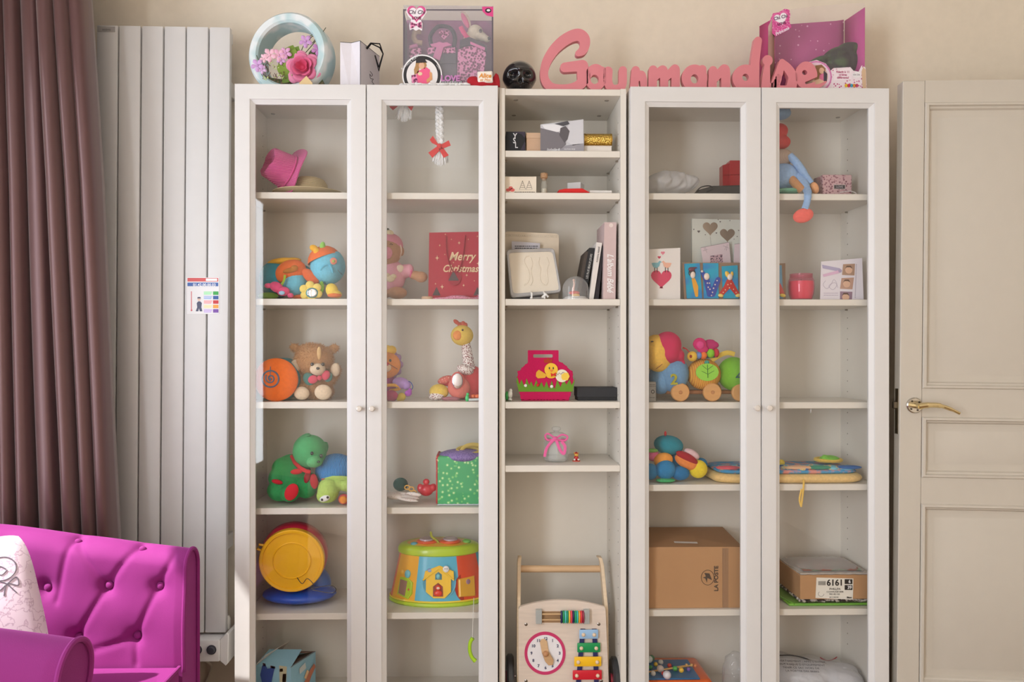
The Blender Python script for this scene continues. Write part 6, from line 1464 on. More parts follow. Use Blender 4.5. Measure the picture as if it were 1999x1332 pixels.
    for x, y, c_ in ((1026, 753, (240, 238, 230)), (1050, 752, (206, 50, 44)), (1077, 755, (240, 238, 230))): t.add('flower', B().E(x, y, 3.2, 3.2, Y-.004, 2, seg=10, rings=6), C(*c_, 'fab'))
    Yb = .06; t = T('black_box', 'long matt black gift box right of the crimson felt bag', 'box', (PX(1166, Yb), Yb, c4)); boxw(t, 'base', 1128, 1203.5, Yb, Yb+.08, c4, PZ(775, Yb), C(40, 40, 42, 'paper')); boxw(t, 'lid', 1126.5, 1204.5, Yb-.0015, Yb+.0815, PZ(775.5, Yb), PZ(757, Yb), C(46, 46, 49, 'paper'))
    t = T('green_figurine', 'tiny green and white plastic figurine at the shelf edge', 'figurine', (PX(994, .05), .05, c4)); t.add('body', B().E(989.5, 773, 3.5, 9, .05, 5), C(60, 170, 84, 'plastic')); t.add('white_figure', B().E(996, 770, 4.5, 8, .045, 4).E(997, 763, 3.2, 4, .045, 3).E(996, 780, 4, 3, .045, 4), C(230, 232, 226, 'plastic')); t.add('base', B().lathe([(0, .003), (.009, .003), (.009, 0), (0, 0)], (PX(993, .047), .047, c4), 16), C(90, 100, 80, 'plastic'))
chickbag()
def jar():
    Y = .10; x = PX(1086, Y); k = 1/S(Y); r = 23.5*k; z = c5; h = PZ(858, Y)-z
    t = T('candy_jar', 'empty clear glass jar with pink satin ribbon around its neck', 'jar', (x, Y, z)); g = glassy('jar_glass', (.97, .98, .975), 1.6, .20, (.90, .91, .90))
    t.add('body', B().lathe([(0, .003), (r*.85, .001), (r*.98, .004), (r, .010), (r, h*.86), (r*.86, h*.97), (r*.80, h), (r*.84, h*1.06), (r*.74, h*1.06), (r*.74, h*.98), (r*.92, h*.82), (r*.92, .01), (0, .008)], (x, Y, z), 8), g, smooth=20)
    t.add('lid', B().lathe([(r*.70, h*.98), (r*.72, h*1.06), (r*.98, h*1.07), (r*.96, h*1.15), (r*.80, h*1.24), (r*.5, h*1.31), (r*.22, h*1.34), (r*.18, h*1.38), (r*.34, h*1.42), (r*.40, h*1.50), (r*.28, h*1.58), (0, h*1.60)], (x, Y, z), 28), g)
    pk = C(240, 110, 170, 'fab'); zr = z+h*1.01
    t.add('ribbon', B().tube([(x+r*.88*math.cos(a), Y+r*.88*math.sin(a), zr) for a in [2*PI*i/24 for i in range(24)]], .0035, 8, True), pk)
    Yf = Y-r*.95
    t.add('bow_loop', B().tube([P(a, c, Yf) for a, c in spline([(1082, 855), (1070, 847), (1064, 852), (1070, 860), (1082, 857)], 4)], .0028, 8, flat=.5), pk); t.add('bow_loop', B().tube([P(a, c, Yf) for a, c in spline([(1086, 856), (1097, 849), (1108, 853), (1102, 861), (1088, 858)], 4)], .0028, 8, flat=.5), pk)
    t.add('bow_tail', B().tube([P(a, c, Yf-.003) for a, c in spline([(1083, 857), (1075, 865), (1067, 876), (1063, 892)], 5)], .0045, 8, flat=.25), pk); t.add('bow_tail', B().tube([P(a, c, Yf-.004) for a, c in spline([(1085, 857), (1089, 868), (1094, 880), (1101, 886), (1103, 872), (1096, 862)], 5)], .0045, 8, flat=.25), pk); t.add('bow_knot', B().E(1084.5, 856, 4, 4, Yf-.002, 4), pk)
    Y = .095; x = PX(1125, Y); t = T('bear_figurine', 'tiny red and gold bear figurine right of the glass jar', 'figurine', (x, Y, c5))
    t.add('base', B().lathe([(0, .003), (.012, .003), (.013, 0), (0, 0)], (x, Y, c5), 20), C(196, 60, 40, 'plastic')); t.add('body', B().ell((x, Y, c5+.010), (.0075, .007, .009)), C(190, 34, 40, 'plastic')); t.add('paws', B().ell((x-.006, Y-.006, c5+.006), .0035).ell((x+.006, Y-.006, c5+.006), .0035), C(240, 228, 220, 'plastic'))
    t.add('head', B().ell((x, Y-.002, c5+.021), (.0068, .006, .006)).ell((x-.006, Y, c5+.026), .0026).ell((x+.006, Y, c5+.026), .0026), C(220, 166, 70, 'plastic')); t.add('hat', B().lathe([(.007, .025), (.0045, .027), (0, .031)], (x, Y, c5), 14), C(180, 40, 40, 'plastic'))
jar()
def walker():
    Y = .045; wood = C(226, 204, 180, 'wood'); ply = C(228, 212, 198, 'wood'); t = T('baby_walker', 'wooden baby walker with toy clock, abacus and xylophone', 'baby walker', (PX(1098, Y), .12, ZB))
    top = [(1012.5, 1340), (1012.5, 1190), (1014, 1186)]+[(x, 1172+14*((x-1097)/84)**2) for x in range(1020, 1178, 6)]+[(1180, 1185), (1182, 1190), (1188.5, 1340)]
    bot = [(1190, 1368), (1011, 1368)]
    t.add('front_board', B().pp(top+bot, Y, .012, .0012), ply)
    for sx, q in ((1, [(1168.5, 1089), (1172, 1090), (1176, 1104), (1184, 1190), (1186, 1360)]), (-1, [(1015, 1089), (1013.5, 1100), (1013, 1190), (1012, 1360)])):
        pts = [P(x, y, Y+.014+.085*max(0, min(1, (1200-y)/110))) for x, y in q]; b = B(); n = len(pts)
        w0 = .0055; vs = []
        for p in pts: dp = .05*(1 if p.z < .45 else max(.45, 1-(p.z-.45)*5)); vs += [p+V((-w0, -.0, 0)), p+V((w0, 0, 0)), p+V((w0, dp, 0)), p+V((-w0, dp, 0))]
        fs = [(4*i+a, 4*i+(a+1) % 4, 4*i+4+(a+1) % 4, 4*i+4+a) for i in range(n-1) for a in range(4)]+[(0, 1, 2, 3), (4*n-1, 4*n-2, 4*n-3, 4*n-4)]
        b.raw(vs, fs); bmesh.ops.bevel(b.bm, geom=b.bm.edges[:], offset=.001, segments=1, affect='EDGES'); t.add('side_upright', b, C(232, 208, 176, 'wood'))
    Yh = Y+.115; t.add('handle_bar', B().cyl(P(1014, 1111, Yh), P(1171, 1111, Yh), 6.8/S(Yh), seg=20), C(222, 186, 146, 'wood'))
    f = Y
    t.add('abacus_recess', B().pp(rc(1057, 1194, 1141, 1216), f-.0006, .0012), C(168, 134, 98, 'wood'))
    for x0, x1 in ((1046.5, 1058), (1140, 1151)): t.add('abacus_block', B().pp([(x0, 1192), (x1, 1192), (x1, 1219), (x0, 1219)], f-.016, .016, .001), C(170, 174, 172, 'plastic'))
    for y in (1199.5, 1210.5): t.add('abacus_rod', B().cyl(P(1056, y, f-.009), P(1142, y, f-.009), .003, seg=10), C(206, 170, 126, 'wood'))
    cols = [(34, 40, 90), (30, 150, 90), (90, 200, 190), (20, 150, 110), (240, 190, 60), (222, 70, 90), (34, 40, 90), (30, 160, 100), (60, 190, 180), (240, 170, 50), (226, 60, 70), (150, 40, 70)]
    for i, c_ in enumerate(cols):
        x = 1096+i*3.85; y0 = P(x, 1205, f-.012)
        t.add('abacus_ring', B().tube([y0+V((0, .009*math.cos(a), .0175*math.sin(a))) for a in [2*PI*q/16 for q in range(16)]], .0030, 7, True), C(*c_, 'plastic'))
    for x, y in ((1027, 1219.5), (1169, 1219), (1027, 1330), (1174, 1330)): t.add('screw', B().lathe([(0, .0012), (.0035, .0012), (.0052, 0)], P(x, y, f), 14, Matrix.Rotation(PI/2, 4, 'X')), metal(150, 145, 140))
    cx, cy = 1064, 1276; k = 1/S(f)
    t.add('clock_ring', B().field(f_not(f_ell(cx, cy, 40, 42), f_ell(cx, cy, 34.5, 36)), (1022, 1232, 1106, 1320), f-.002, .002, 2), C(206, 58, 110, 'paint')); fc = D(t, 'clock_face', ovl(cx, cy, 34.8, 36.3, 48), f-.0006, (238, 236, 240))
    for h in range(1, 13):
        a = R(30*h); text(t, str(h), P(cx+1+27.5*math.sin(a), cy-28.5*math.cos(a), f-.0018), .0125, C(70, 72, 104, 'print'), bold=.0004, parent=fc)
    t.add('minute_hand', B().pp([(1054, 1254), (1057, 1249), (1063, 1248), (1068, 1253), (1071, 1272), (1066, 1283), (1058, 1277)], f-.006, .004, .001), C(220, 184, 142, 'wood')); t.add('hour_hand', B().pp([(1058, 1276), (1070, 1271), (1081, 1290), (1079, 1299), (1071, 1300), (1064, 1292)], f-.0105, .004, .001), C(206, 166, 122, 'wood')); t.add('hand_knob', B().E(1065, 1277, 5.5, 5.5, f-.013, 6), C(196, 142, 98, 'wood'))
    for a, c in (((1137.5, 1229), (1128, 1345)), ((1160, 1229), (1164.5, 1345))): t.add('xylophone_rail', B().pp([(a[0]-4, a[1]), (a[0]+5, a[1]), (c[0]+5, c[1]), (c[0]-4, c[1])], f-.006, .006), C(40, 44, 96, 'paint'))
    for x0, x1, y0, y1, c_ in ((1131, 1168, 1231, 1249, (158, 196, 232)), (1127, 1172, 1257, 1275.5, (20, 150, 84)), (1121, 1174, 1284, 1303, (250, 196, 34)), (1118, 1175, 1310.5, 1329, (212, 30, 50)), (1114, 1178, 1336, 1354, (240, 150, 150))):
        bar = t.add('xylophone_bar', B().box(PX(x0, f-.01), PX(x1, f-.01), f-.011, f-.006, PZ(y1, f-.01), PZ(y0, f-.01), .0022, seg=2), C(*c_, 'plastic'))
        for x in (x0+8, x1-8): t.add('bar_peg', B().E(x, (y0+y1)/2, 3.8, 3.8, f-.0125, 3.4, seg=14, rings=8), C(232, 206, 176, 'wood'), bar)
    t.add('base_board', B().box(PX(1014, Y), PX(1186, Y), Y+.012, .225, ZB+.05, ZB+.062), ply)
    for x, y in ((992, .10), (1205, .07)): 
        M = Matrix.Translation((PX(x, y)+(.006 if x < 1100 else -.008), y, ZB+.068)) @ Matrix.Rotation(PI/2, 4, 'Y')
        w_ = t.add('wheel', B(M).lathe([(0, -.010), (.045, -.010), (.060, -.012), (.068, -.006), (.068, .006), (.060, .012), (.045, .010), (0, .010)], (0, 0, 0), 32), C(46, 48, 52, 'plastic')); t.add('hub', B(M).lathe([(0, -.014), (.018, -.014), (.020, .014), (0, .014)], (0, 0, 0), 18), C(170, 40, 60, 'plastic'), w_)
    t.add('axle', B().cyl((PX(1000, .1), .10, ZB+.068), (PX(1196, .1), .10, ZB+.068), .004), metal(160, 160, 160))
walker()
# ================================================================== right bookcase contents
r1, r2, r3, r4, r5 = ZR
FILM = glassy('crumpled_film', (.96, .96, .97), 1.2, .30, (.86, .86, .88))
def crumple(b, amp, zmin, seed=3):
    rs = np.random.RandomState(seed); d = rs.normal(0, 1, (9, 3))*60; p = rs.uniform(0, 6, 9)
    for v in b.bm.verts:
        o = v.co.copy(); s_ = sum(math.sin(d[i].dot(np.array(o))+p[i]) for i in range(9))/3; s2 = sum(math.sin(d[i].dot(np.array(o))*2.3+p[i]) for i in range(9))/3
        v.co.z += amp*s_; v.co.y += amp*.8*s2; v.co.x += amp*.5*(s_-s2); v.co.z = max(v.co.z, zmin+.001)
    return b
def right_top():
    Y = .10; t = T('plastic_bag', 'crumpled clear plastic bag on the top shelf of the right bookcase', 'plastic bag', (PX(1310, Y), Y, r1))
    b = B(); b.E(1300, 360, 44, 22, Y, 40, seg=40, rings=24).E(1335, 358, 26, 18, Y, 26, seg=30, rings=18); t.add('film', crumple(blob(b, .004), .0045, r1), FILM, smooth=70)
    t = T('black_pouch', 'flat black felt pouch lying before the red bag', 'pouch', (PX(1405, .06), .08, r1)); b = B(); b.prism([(PX(x, .05), PZ(y, .05)) for x, y in [(1357, 379), (1364, 369), (1392, 361), (1450, 359), (1452, 379)]], .05, .12, None, .003); t.add('body', b, C(62, 60, 58, 'fab')); t.add('strap', B().tube([P(x, y, .047) for x, y in spline([(1358, 376), (1368, 366), (1384, 363), (1392, 368), (1380, 374)], 4)], .002, 6), C(48, 46, 46, 'fab'))
    Y = .14; t = T('red_bag', 'small glossy red paper bag at the back of the top shelf', 'bag', (PX(1435, Y), Y, r1)); t.add('front', B().box(PX(1425, Y), PX(1462, Y), Y, Y+.04, r1, PZ(311, Y), .0008), C(178, 34, 44, 'plastic')); t.add('side_fold', B().prism([(PX(1411.5, Y), r1), (PX(1411.5, Y), PZ(320, Y)), (PX(1425, Y), PZ(316, Y)), (PX(1425, Y), r1)], Y+.003, Y+.04), C(164, 30, 42, 'plastic')); t.add('crease', B().tube([P(1411, 342, Y-.0005), P(1455, 341, Y-.0005)], .0007, 4), C(120, 20, 30, 'plastic'))
    # long-legged plush doll
    Y = .10; t = T('rag_doll', 'long legged plush doll in blue and red with leg hanging over shelf', 'doll', (PX(1530, Y), Y, r1)); bl = C(150, 182, 222, 'plush')
    hd = t.add('hat', blob(B().E(1522, 222, 22, 12, Y, 20).E(1530, 212, 12, 18, Y, 14), .0035), C(140, 172, 206, 'plush'), smooth=80)
    t.add('head', blob(B().E(1520, 256, 18, 15, Y, 17).E(1524, 278, 19, 14, Y, 17), .0035), C(206, 66, 66, 'plush'), smooth=80)
    t.add('shirt', B().E(1526, 308, 22, 17, Y, 18), striped('beige_stripes', (214, 196, 176), (160, 130, 122), 160, 'X', bump=.2))
    b = B(); b.E(1528, 346, 33, 27, Y, 26).E(1510, 352, 24, 20, Y, 22); t.add('trousers', blob(b, .004), bl, smooth=80)
    t.add('arm', B().tube([P(x, y, yy) for x, y, yy in spline([(1541, 304, Y-.02), (1555, 318, Y-.03), (1568, 336, Y-.035), (1583, 358, Y-.04)], 5)], [.012]*11+[.010]*5, 12), bl); t.add('hand', B().E(1590, 367, 8, 12, Y-.04, 7, rot=-20), C(236, 170, 120, 'plush'))
    t.add('cushion', B().E(1535, 374, 28, 6, Y-.03, 20), C(116, 176, 146, 'plush'))
    lg = [(1556, 340, Y-.02), (1567, 356, Y-.045), (1575, 370, .035), (1577, 382, .006), (1575, 396, .0055), (1571, 408, .0055)]
    t.add('leg', B().tube([P(*q) for q in spline(lg, 5)], [.015]*8+[.013]*5+[.011]*4+[.010]*9, 12, flat=.55), bl)
    t.add('foot', B().E(1568, 421, 21, 14, .0052, 5.2, rot=-16), C(240, 110, 100, 'plush'))
    t.add('leg', B().tube([P(*q) for q in spline([(1545, 350, Y-.03), (1556, 362, Y-.05), (1566, 372, Y-.055)], 5)], .013, 12), C(196, 142, 98, 'plush'))
    Y = .09; t = T('leopard_box', 'pink leopard patterned box with a dark label', 'box', (PX(1633, Y), Y+.03, r1)); lm = spotted('leopard_mauve', (206, 168, 172), (118, 70, 84), 130, .42, (160, 110, 120))
    t.add('carton', B().box(PX(1606, Y), PX(1663, Y), Y, Y+.07, r1, PZ(338, Y), .002), lm); t.add('curved_end', B().lathe([(0, 0), (.017, 0), (.017, PZ(341, Y)-r1), (0, PZ(341, Y)-r1)], (PX(1609, Y), Y+.035, r1), 20), C(140, 104, 104, 'paper')); D(t, 'label_rim', rc(1627, 360, 1651, 370), Y-.0004, (196, 176, 176)); D(t, 'label', rc(1628.5, 361.5, 1649.5, 368.5), Y-.001, (52, 46, 54)); text(t, 'LOVE', P(1639, 365, Y-.002), .009, C(190, 184, 190, 'print'))
    t.add('cord', B().tube([P(x, y, Y-.02) for x, y in spline([(1640, 376), (1658, 373), (1672, 378), (1660, 381)], 4)], .0013, 6), C(220, 214, 216, 'fab'))
right_top()
def cards():
    Y = .05; t = T('heart_card', 'white card with two birds on a pink heart balloon', 'card', (PX(1290, Y), Y, r2)); D(t, 'card', [(1246, 488), (1328, 484), (1328, 585), (1246, 585)], Y, (232, 226, 222), th=.0015); f = Y-.002
    D(t, 'small_heart', heart(1294, 494, 4.2), f, (226, 130, 150)); D(t, 'small_heart', heart(1287, 502.5, 3.4), f, (196, 50, 84)); h = D(t, 'heart_balloon', heart(1291, 543, 21.5), f, (214, 62, 100)); D(t, 'balloon_tail', [(1289, 560), (1293, 560), (1295, 563), (1287, 563)], f, (180, 50, 84))
    for x, c_, s_ in ((1281, (126, 184, 198), 1), (1302, (238, 182, 158), -1)):
        D(t, 'bird', [(x-9*s_, 514), (x-6*s_, 521), (x, 524), (x+6*s_, 520), (x+8*s_, 513), (x+11*s_, 512), (x+7*s_, 509), (x+3*s_, 513), (x-4*s_, 513)], f-.0005, c_)
        b = B()
        for dx in (-3, 2): b.pp(rc(x+dx-.7, 522, x+dx+.7, 532), f-.0006, .0005)
        t.add('bird_leg', b, C(50, 44, 48, 'print'))
    Y = .16; t = T('heart_picture', 'white photo frame with two silver hearts standing at the back', 'frame', (PX(1400, Y), Y, r2)); D(t, 'board', [(1351, 427), (1470, 430), (1470, 600), (1351, 600)], Y, (214, 216, 208), th=.012)
    f = Y-.0125
    for x, y, r in ((1386.5, 445, 15.5), (1420, 458, 15.5)): D(t, 'silver_heart', heart(x, y, r), f, metal(176, 162, 150, .45), th=.001)
    b = B()
    for x, y, r in [(1364, 452, 3), (1354.5, 448, 1.5), (1398.5, 455, 1.8), (1377, 458.5, 1.3), (1402, 429, 1.2), (1406, 433, 1.6), (1425, 431, 1.2), (1439, 462, 1.3), (1433, 467, 1), (1442, 450, 1.4)]: b.pp(heart(x, y, r, 12), f, .0006)
    t.add('tiny_heart', b, C(96, 90, 92, 'print'), kind='stuff')
    for x, y0, y1 in ((1386.5, 462, 500), (1420, 474, 500)): t.add('string_print', B().tube([P(x, y0, f), P(x+2, (y0+y1)/2, f), P(x, y1, f)], .0004, 4), C(150, 146, 146, 'print'))
    Y2 = .135; M = None
    for lab, q, ph in (('pale pink invitation card with photo leaning on the heart frame', [(1368, 484), (1423, 473), (1436, 600), (1385, 600)], [(1386, 500), (1410, 496), (1412, 520), (1387, 520)]), ('pale pink invitation card half hidden behind the door stile', [(1434, 477), (1470, 473), (1470, 600), (1428, 600)], None)):
        Y2 -= .006; t = T('invitation_card', lab, 'card', (PX(sum(x for x, y in q)/4, Y2), Y2, r2), 'invitation cards leaning on the heart frame'); D(t, 'card', q, Y2, (226, 206, 212), th=.0008)
        t.add('card_edge', B().tube([P(*p, Y2-.0008) for p in q[:2]], .0005, 4), C(150, 130, 140, 'print'))
        if ph: D(t, 'printed_photo', ph, Y2-.0009, spotted('small_photo', (206, 170, 180), (70, 50, 74), 200, .45, kind='n')); t.add('star_print', B().tube([P(x, y, Y2-.001) for x, y in ((1372, 490), (1382, 487), (1374, 484), (1380, 494), (1377, 483))], .0004, 4).tube([P(x, y, Y2-.001) for x, y in ((1412, 480), (1424, 485), (1414, 488), (1420, 477), (1418, 490))], .0004, 4), C(130, 116, 130, 'print'))
    # letter plaques
    Y = .05; bd = C(150, 122, 100, 'fab')
    t = T('name_plaque', 'blue letter cards I V A on a brown linen strip', 'plaque', (PX(1390, Y), Y, r2)); D(t, 'backing', [(1332, 513), (1452, 513), (1452, 585), (1336, 585)], Y+.003, bd, th=.003); blue = spotted('teal_paint', (20, 158, 192), (40, 132, 190), 26, .5, kind='n')
    for q in ([(1336, 515), (1366, 514), (1371, 583), (1341, 583)], [(1372.5, 514), (1402.5, 514), (1403, 583), (1374, 583)], [(1409, 520), (1440, 518), (1442, 583), (1412, 583)]): t.add('letter_card', B().pp(q, Y-.0035, .003, .0006), blue)
    g = Y-.005; sk = C(232, 214, 200, 'plastic')
    t.add('letter_i', B().field(f_stroke([(1354, 546), (1358, 560), (1360, 577)], [3.5, 5, 3]), (1346, 540, 1366, 584), g, .003, 1.2), C(226, 160, 40, 'plastic')); t.add('hair', B().E(1351, 533, 7, 7, g, 2.5), C(40, 34, 40, 'plastic')); t.add('face', B().E(1352.5, 537, 5, 7, g-.002, 3), sk); t.add('hat', B().E(1350, 526, 6.5, 4.5, g-.001, 3).E(1355, 523, 6, 1.5, g-.001, 2), C(110, 50, 70, 'plastic'))
    t.add('letter_v', B().field(f_stroke([(1371, 531), (1379, 545), (1386, 574), (1391, 574), (1402, 546)], [3.5, 5.5, 6, 6, 5]), (1362, 522, 1410, 584), g, .003, 1.4), C(36, 66, 160, 'plastic')); t.add('face', B().E(1379.5, 540, 5.5, 7, g-.002, 3), sk); t.add('pompom', B().E(1370.5, 530, 2.5, 2.5, g-.001, 2.5), sk)
    b = B()
    for x, y in ((1382.5, 561), (1386, 565), (1391, 571), (1396, 556), (1400, 548), (1385, 553), (1393, 563), (1389, 577), (1381, 553)): b.E(x, y, 1.5, 1.5, g-.001, 1, seg=8, rings=6)
    t.add('polka_dot', b, sk, kind='stuff')
    t.add('letter_a', B().field(f_or(f_stroke([(1424, 550), (1418, 562), (1408, 575)], [6, 5.5, 4]), f_stroke([(1424, 550), (1431, 562), (1440, 575)], [6, 5.5, 4]), f_stroke([(1418, 560), (1430, 560)], 4)), (1400, 540, 1448, 584), g, .003, 1.4), C(196, 40, 36, 'plastic')); t.add('face', B().E(1425, 541, 5.5, 6.5, g-.002, 3), sk); t.add('hair', B().E(1420, 536, 4.5, 7, g, 2.5, rot=-25).E(1429, 535, 3, 5, g, 2), C(236, 190, 70, 'plastic')); 
    for x in (1407, 1441): t.add('shoe', B().E(x, 577, 5.5, 3.5, g-.001, 3, rot=10 if x < 1420 else -10), C(240, 206, 110, 'plastic'))
    b = B()
    for x, y in ((1421, 556), (1427, 554), (1416, 566), (1412, 571), (1432, 565), (1437, 571), (1424, 562)): b.E(x, y, 1.2, 1.2, g-.001, 1, seg=8, rings=6)
    t.add('polka_dot', b, C(246, 220, 190, 'plastic'), kind='stuff')
    t = T('name_plaque', 'brown edged letter card partly hidden left of the pink candle', 'plaque', (PX(1520, Y), Y, r2)); D(t, 'backing', [(1488, 516), (1533, 514), (1534, 585), (1488, 585)], Y+.003, bd, th=.003); t.add('letter_card', B().pp([(1492, 518), (1526, 518), (1529, 583), (1492, 583)], Y-.0035, .003, .0006), C(96, 150, 186, 'plastic')); t.add('letter', B().field(f_stroke([(1510, 545), (1520, 560), (1528, 575)], [6, 6, 4]), (1500, 535, 1536, 584), g, .003, 1.4), C(196, 50, 46, 'plastic')); t.add('shoe', B().E(1528, 577, 6, 3.5, g-.001, 3, rot=10), C(236, 206, 80, 'plastic'))
    # pink candle in glass
    Y = .07; x = PX(1564, Y); k = 1/S(Y); z = r2; h = PZ(534, Y)-z; r = 25*k
    t = T('candle_jar', 'pink candle in a rounded glass jar beside the baby card', 'candle', (x, Y, z)); t.add('wax', B().lathe([(0, .004), (r*.75, .004), (r*.88, h*.25), (r*.93, h*.5), (r*.90, h*.72), (0, h*.72)], (x, Y, z), 32), C(226, 74, 104, 'plastic')); t.add('glass', B().lathe([(0, 0), (r*.78, 0), (r*.95, h*.25), (r, h*.52), (r*.97, h*.74), (r*.86, h*.86), (r*.86, h), (r*.80, h), (r*.80, h*.86)], (x, Y, z), 36), glassy('pink_glass', (.98, .62, .70), 1.0, .10, (.85, .3, .42))); t.add('wick', B().cyl((x, Y, z+h*.7), (x, Y, z+h*.8), .0009, seg=6), C(60, 40, 40))
    # baby photo card
    Y = .06; t = T('baby_card', 'white birth announcement card with three small photos', 'card', (PX(1643, Y), Y, r2)); D(t, 'card', [(1603, 511), (1683, 504), (1686, 586), (1601, 586)], Y, (230, 224, 232), th=.0015); f = Y-.002
    D(t, 'ribbon_print', [(1605, 517), (1640, 524), (1641, 531), (1606, 524)], f, (176, 168, 200)); D(t, 'ribbon_print', [(1606, 536), (1636, 528), (1640, 533), (1608, 541)], f-.0004, (222, 184, 212)); D(t, 'button_print', ovl(1640, 529, 3.4, 3.4), f-.0008, (170, 156, 190))
    sk = (222, 180, 152)
    for q, bg, hx, hy in (([(1646, 516), (1669, 515), (1668, 538), (1644, 537)], (176, 140, 116), 1657, 527), ([(1643, 543), (1667, 542), (1664, 565), (1640, 564)], (190, 150, 130), 1653, 554), ([(1640, 569), (1664, 570), (1663, 586), (1640, 586)], (150, 120, 140), 1651, 580)):
        D(t, 'photo_print', q, f, bg); D(t, 'printed_face', ovl(hx, hy, 7, 7.5), f-.0008, sk); D(t, 'printed_hair', [(hx-7, hy-2), (hx-4, hy-8), (hx+4, hy-8), (hx+7, hy-2), (hx+3, hy-5), (hx-4, hy-5)], f-.0014, (96, 66, 50))
    t.add('script_print', B().tube([P(x_, y_, f) for x_, y_ in spline([(1612, 548), (1607, 556), (1614, 564), (1622, 556), (1628, 546), (1634, 556), (1626, 566), (1618, 558), (1630, 552), (1636, 562)], 4)], .0004, 4), C(150, 130, 160, 'print')); lines(t, 'text_line', 1608, 1636, (572, 576), f, (170, 150, 176), h=.8); b = B()
    for i in range(24): b.pp(rc(1671-.1*i, 516+i*2.8, 1672.6-.1*i, 517.2+i*2.8), f, .0004)
    t.add('dotted_edge', b, C(140, 130, 150, 'print'), kind='stuff')
cards()
def wheeled():
    Y = .09; t = T('plush_caterpillar', 'wheeled plush caterpillar pull toy with butterfly and wooden wheels', 'plush toy', (PX(1360, Y), Y, r3))
    b2 = t.add('segment', B().E(1313, 730, 31, 37, Y, 32, seg=28, rings=18).E(1290, 740, 24, 30, Y+.01, 28), C(112, 156, 196, 'plush'), label='blue segment with yellow number 2')
    text(t, '2', P(1316, 742, Y-.0555), .046, C(226, 216, 70, 'knit'), ext=.0015, parent=b2, bold=.0012)
    t.add('segment', B().E(1374, 731, 33, 31, Y, 30, seg=32, rings=20), striped('orange_cord', (240, 184, 76), (222, 140, 60), 56, 'X', bump=.7, dist=1), label='orange striped segment')
    gs = t.add('segment', B().E(1432, 730, 31, 33, Y, 30, seg=28, rings=18), C(124, 190, 50, 'plush'), label='green segment'); text(t, '4', P(1443, 736, Y-.050), .045, C(40, 90, 90, 'fab'), ext=.0015, parent=gs)
    he = (1283, 690, 30, 37, Y-.02, 28); hd = ball(t, 'head', he, C(238, 190, 84, 'plush'), rot=-12)
    b = B(); b.E(1303, 674, 27, 27, Y-.02, 31).E(1302, 690, 25, 22, Y-.02, 30).E(1322, 694, 14, 14, Y-.02, 18).E(1331, 708, 6, 15, Y-.02, 9, rot=-14).E(1334, 720, 3, 9, Y-.02, 5, rot=-8); hat = t.add('cap', blob(b, .004), C(206, 44, 92, 'fab'), hd, smooth=80)
    t.add('eye', B().E(1273, 667, 3, 1.6, on(he, 1273, 667, .002), 2), C(60, 50, 40, 'gloss'), hd); t.add('smile', B().tube([P(x, y, on(he, 1285, y, .006)) for x, y in ((1281, 720), (1287, 716), (1293, 711))], .001, 5), C(140, 70, 40), hd)
    lf = B(); lf.field(f_not(f_ell(1381, 727, 22, 17), f_stroke([(1381, 742), (1381, 746)], .1)), (1356, 706, 1406, 748), Y-.0555, .006, 2); lfo = t.add('leaf', lf, C(150, 212, 76, 'fab')); t.add('leaf_vein', B().tube([P(1381, 712, Y-.0562), P(1382, 738, Y-.0562)], .0009, 4).tube([P(1381, 722, Y-.0562), P(1371, 714, Y-.0562)], .0006, 4).tube([P(1381, 722, Y-.0562), P(1392, 714, Y-.0562)], .0006, 4).tube([P(1382, 731, Y-.0562), P(1370, 725, Y-.0562)], .0006, 4).tube([P(1382, 731, Y-.0562), P(1394, 724, Y-.0562)], .0006, 4), C(50, 110, 50, 'fab'), lfo); t.add('button', B().E(1380, 708, 5, 4.5, Y-.047, 4), C(70, 150, 130, 'fab'))
    for x, y, r in ((1327.5, 766.5, 18), (1390, 766.5, 18), (1445, 767, 17)):
        Yw = Y-.035; c = P(x, y, Yw); rr_ = r/S(Yw); c.z = r3+rr_+.0005; M = Matrix.Rotation(PI/2, 4, 'X')
        w_ = t.add('wheel', B().lathe([(0, .008), (rr_*.9, .008), (rr_, .005), (rr_, -.006), (rr_*.9, -.009), (0, -.009)], c, 36, M), C(214, 158, 98, 'wood')); t.add('hub', B().lathe([(0, .011), (.005, .010), (.006, .008)], c, 14, M), C(190, 130, 80, 'wood'), w_)
        Yw = Y+.06; c = P(x, y, Yw); c.z = r3+rr_+.0005; t.add('wheel', B().lathe([(0, .008), (rr_, .006), (rr_, -.006), (0, -.009)], c, 28, M), C(200, 146, 90, 'wood')); t.add('axle', B().cyl((PX(x, Y-.035), Y-.03, r3+rr_), (PX(x, Y-.035), Y+.055, r3+rr_), .003, seg=10), C(180, 130, 84, 'wood'))
    t.add('chassis', B().box(PX(1300, Y), PX(1450, Y), Y-.015, Y+.035, r3+.022, r3+.034, .003), C(150, 100, 64, 'wood'))
    # butterfly riding on top
    bf = t.add('butterfly', B().tube([P(x, y, Y-.02) for x, y in ((1360, 696), (1400, 692))], .010, 10), C(60, 90, 120, 'fab')); Yb = Y-.026
    for q, c_ in (((1351.5, 696, 10, 10), (236, 190, 70)), ((1364, 694, 6, 7), (110, 140, 200)), ((1373, 694, 7, 8), (238, 120, 50)), ((1387, 690, 8, 9), (140, 204, 50)), ((1398, 689, 5.5, 9), (200, 40, 60))): t.add('butterfly_segment', B().E(*q, Yb, 9), C(*c_, 'fab'), bf)
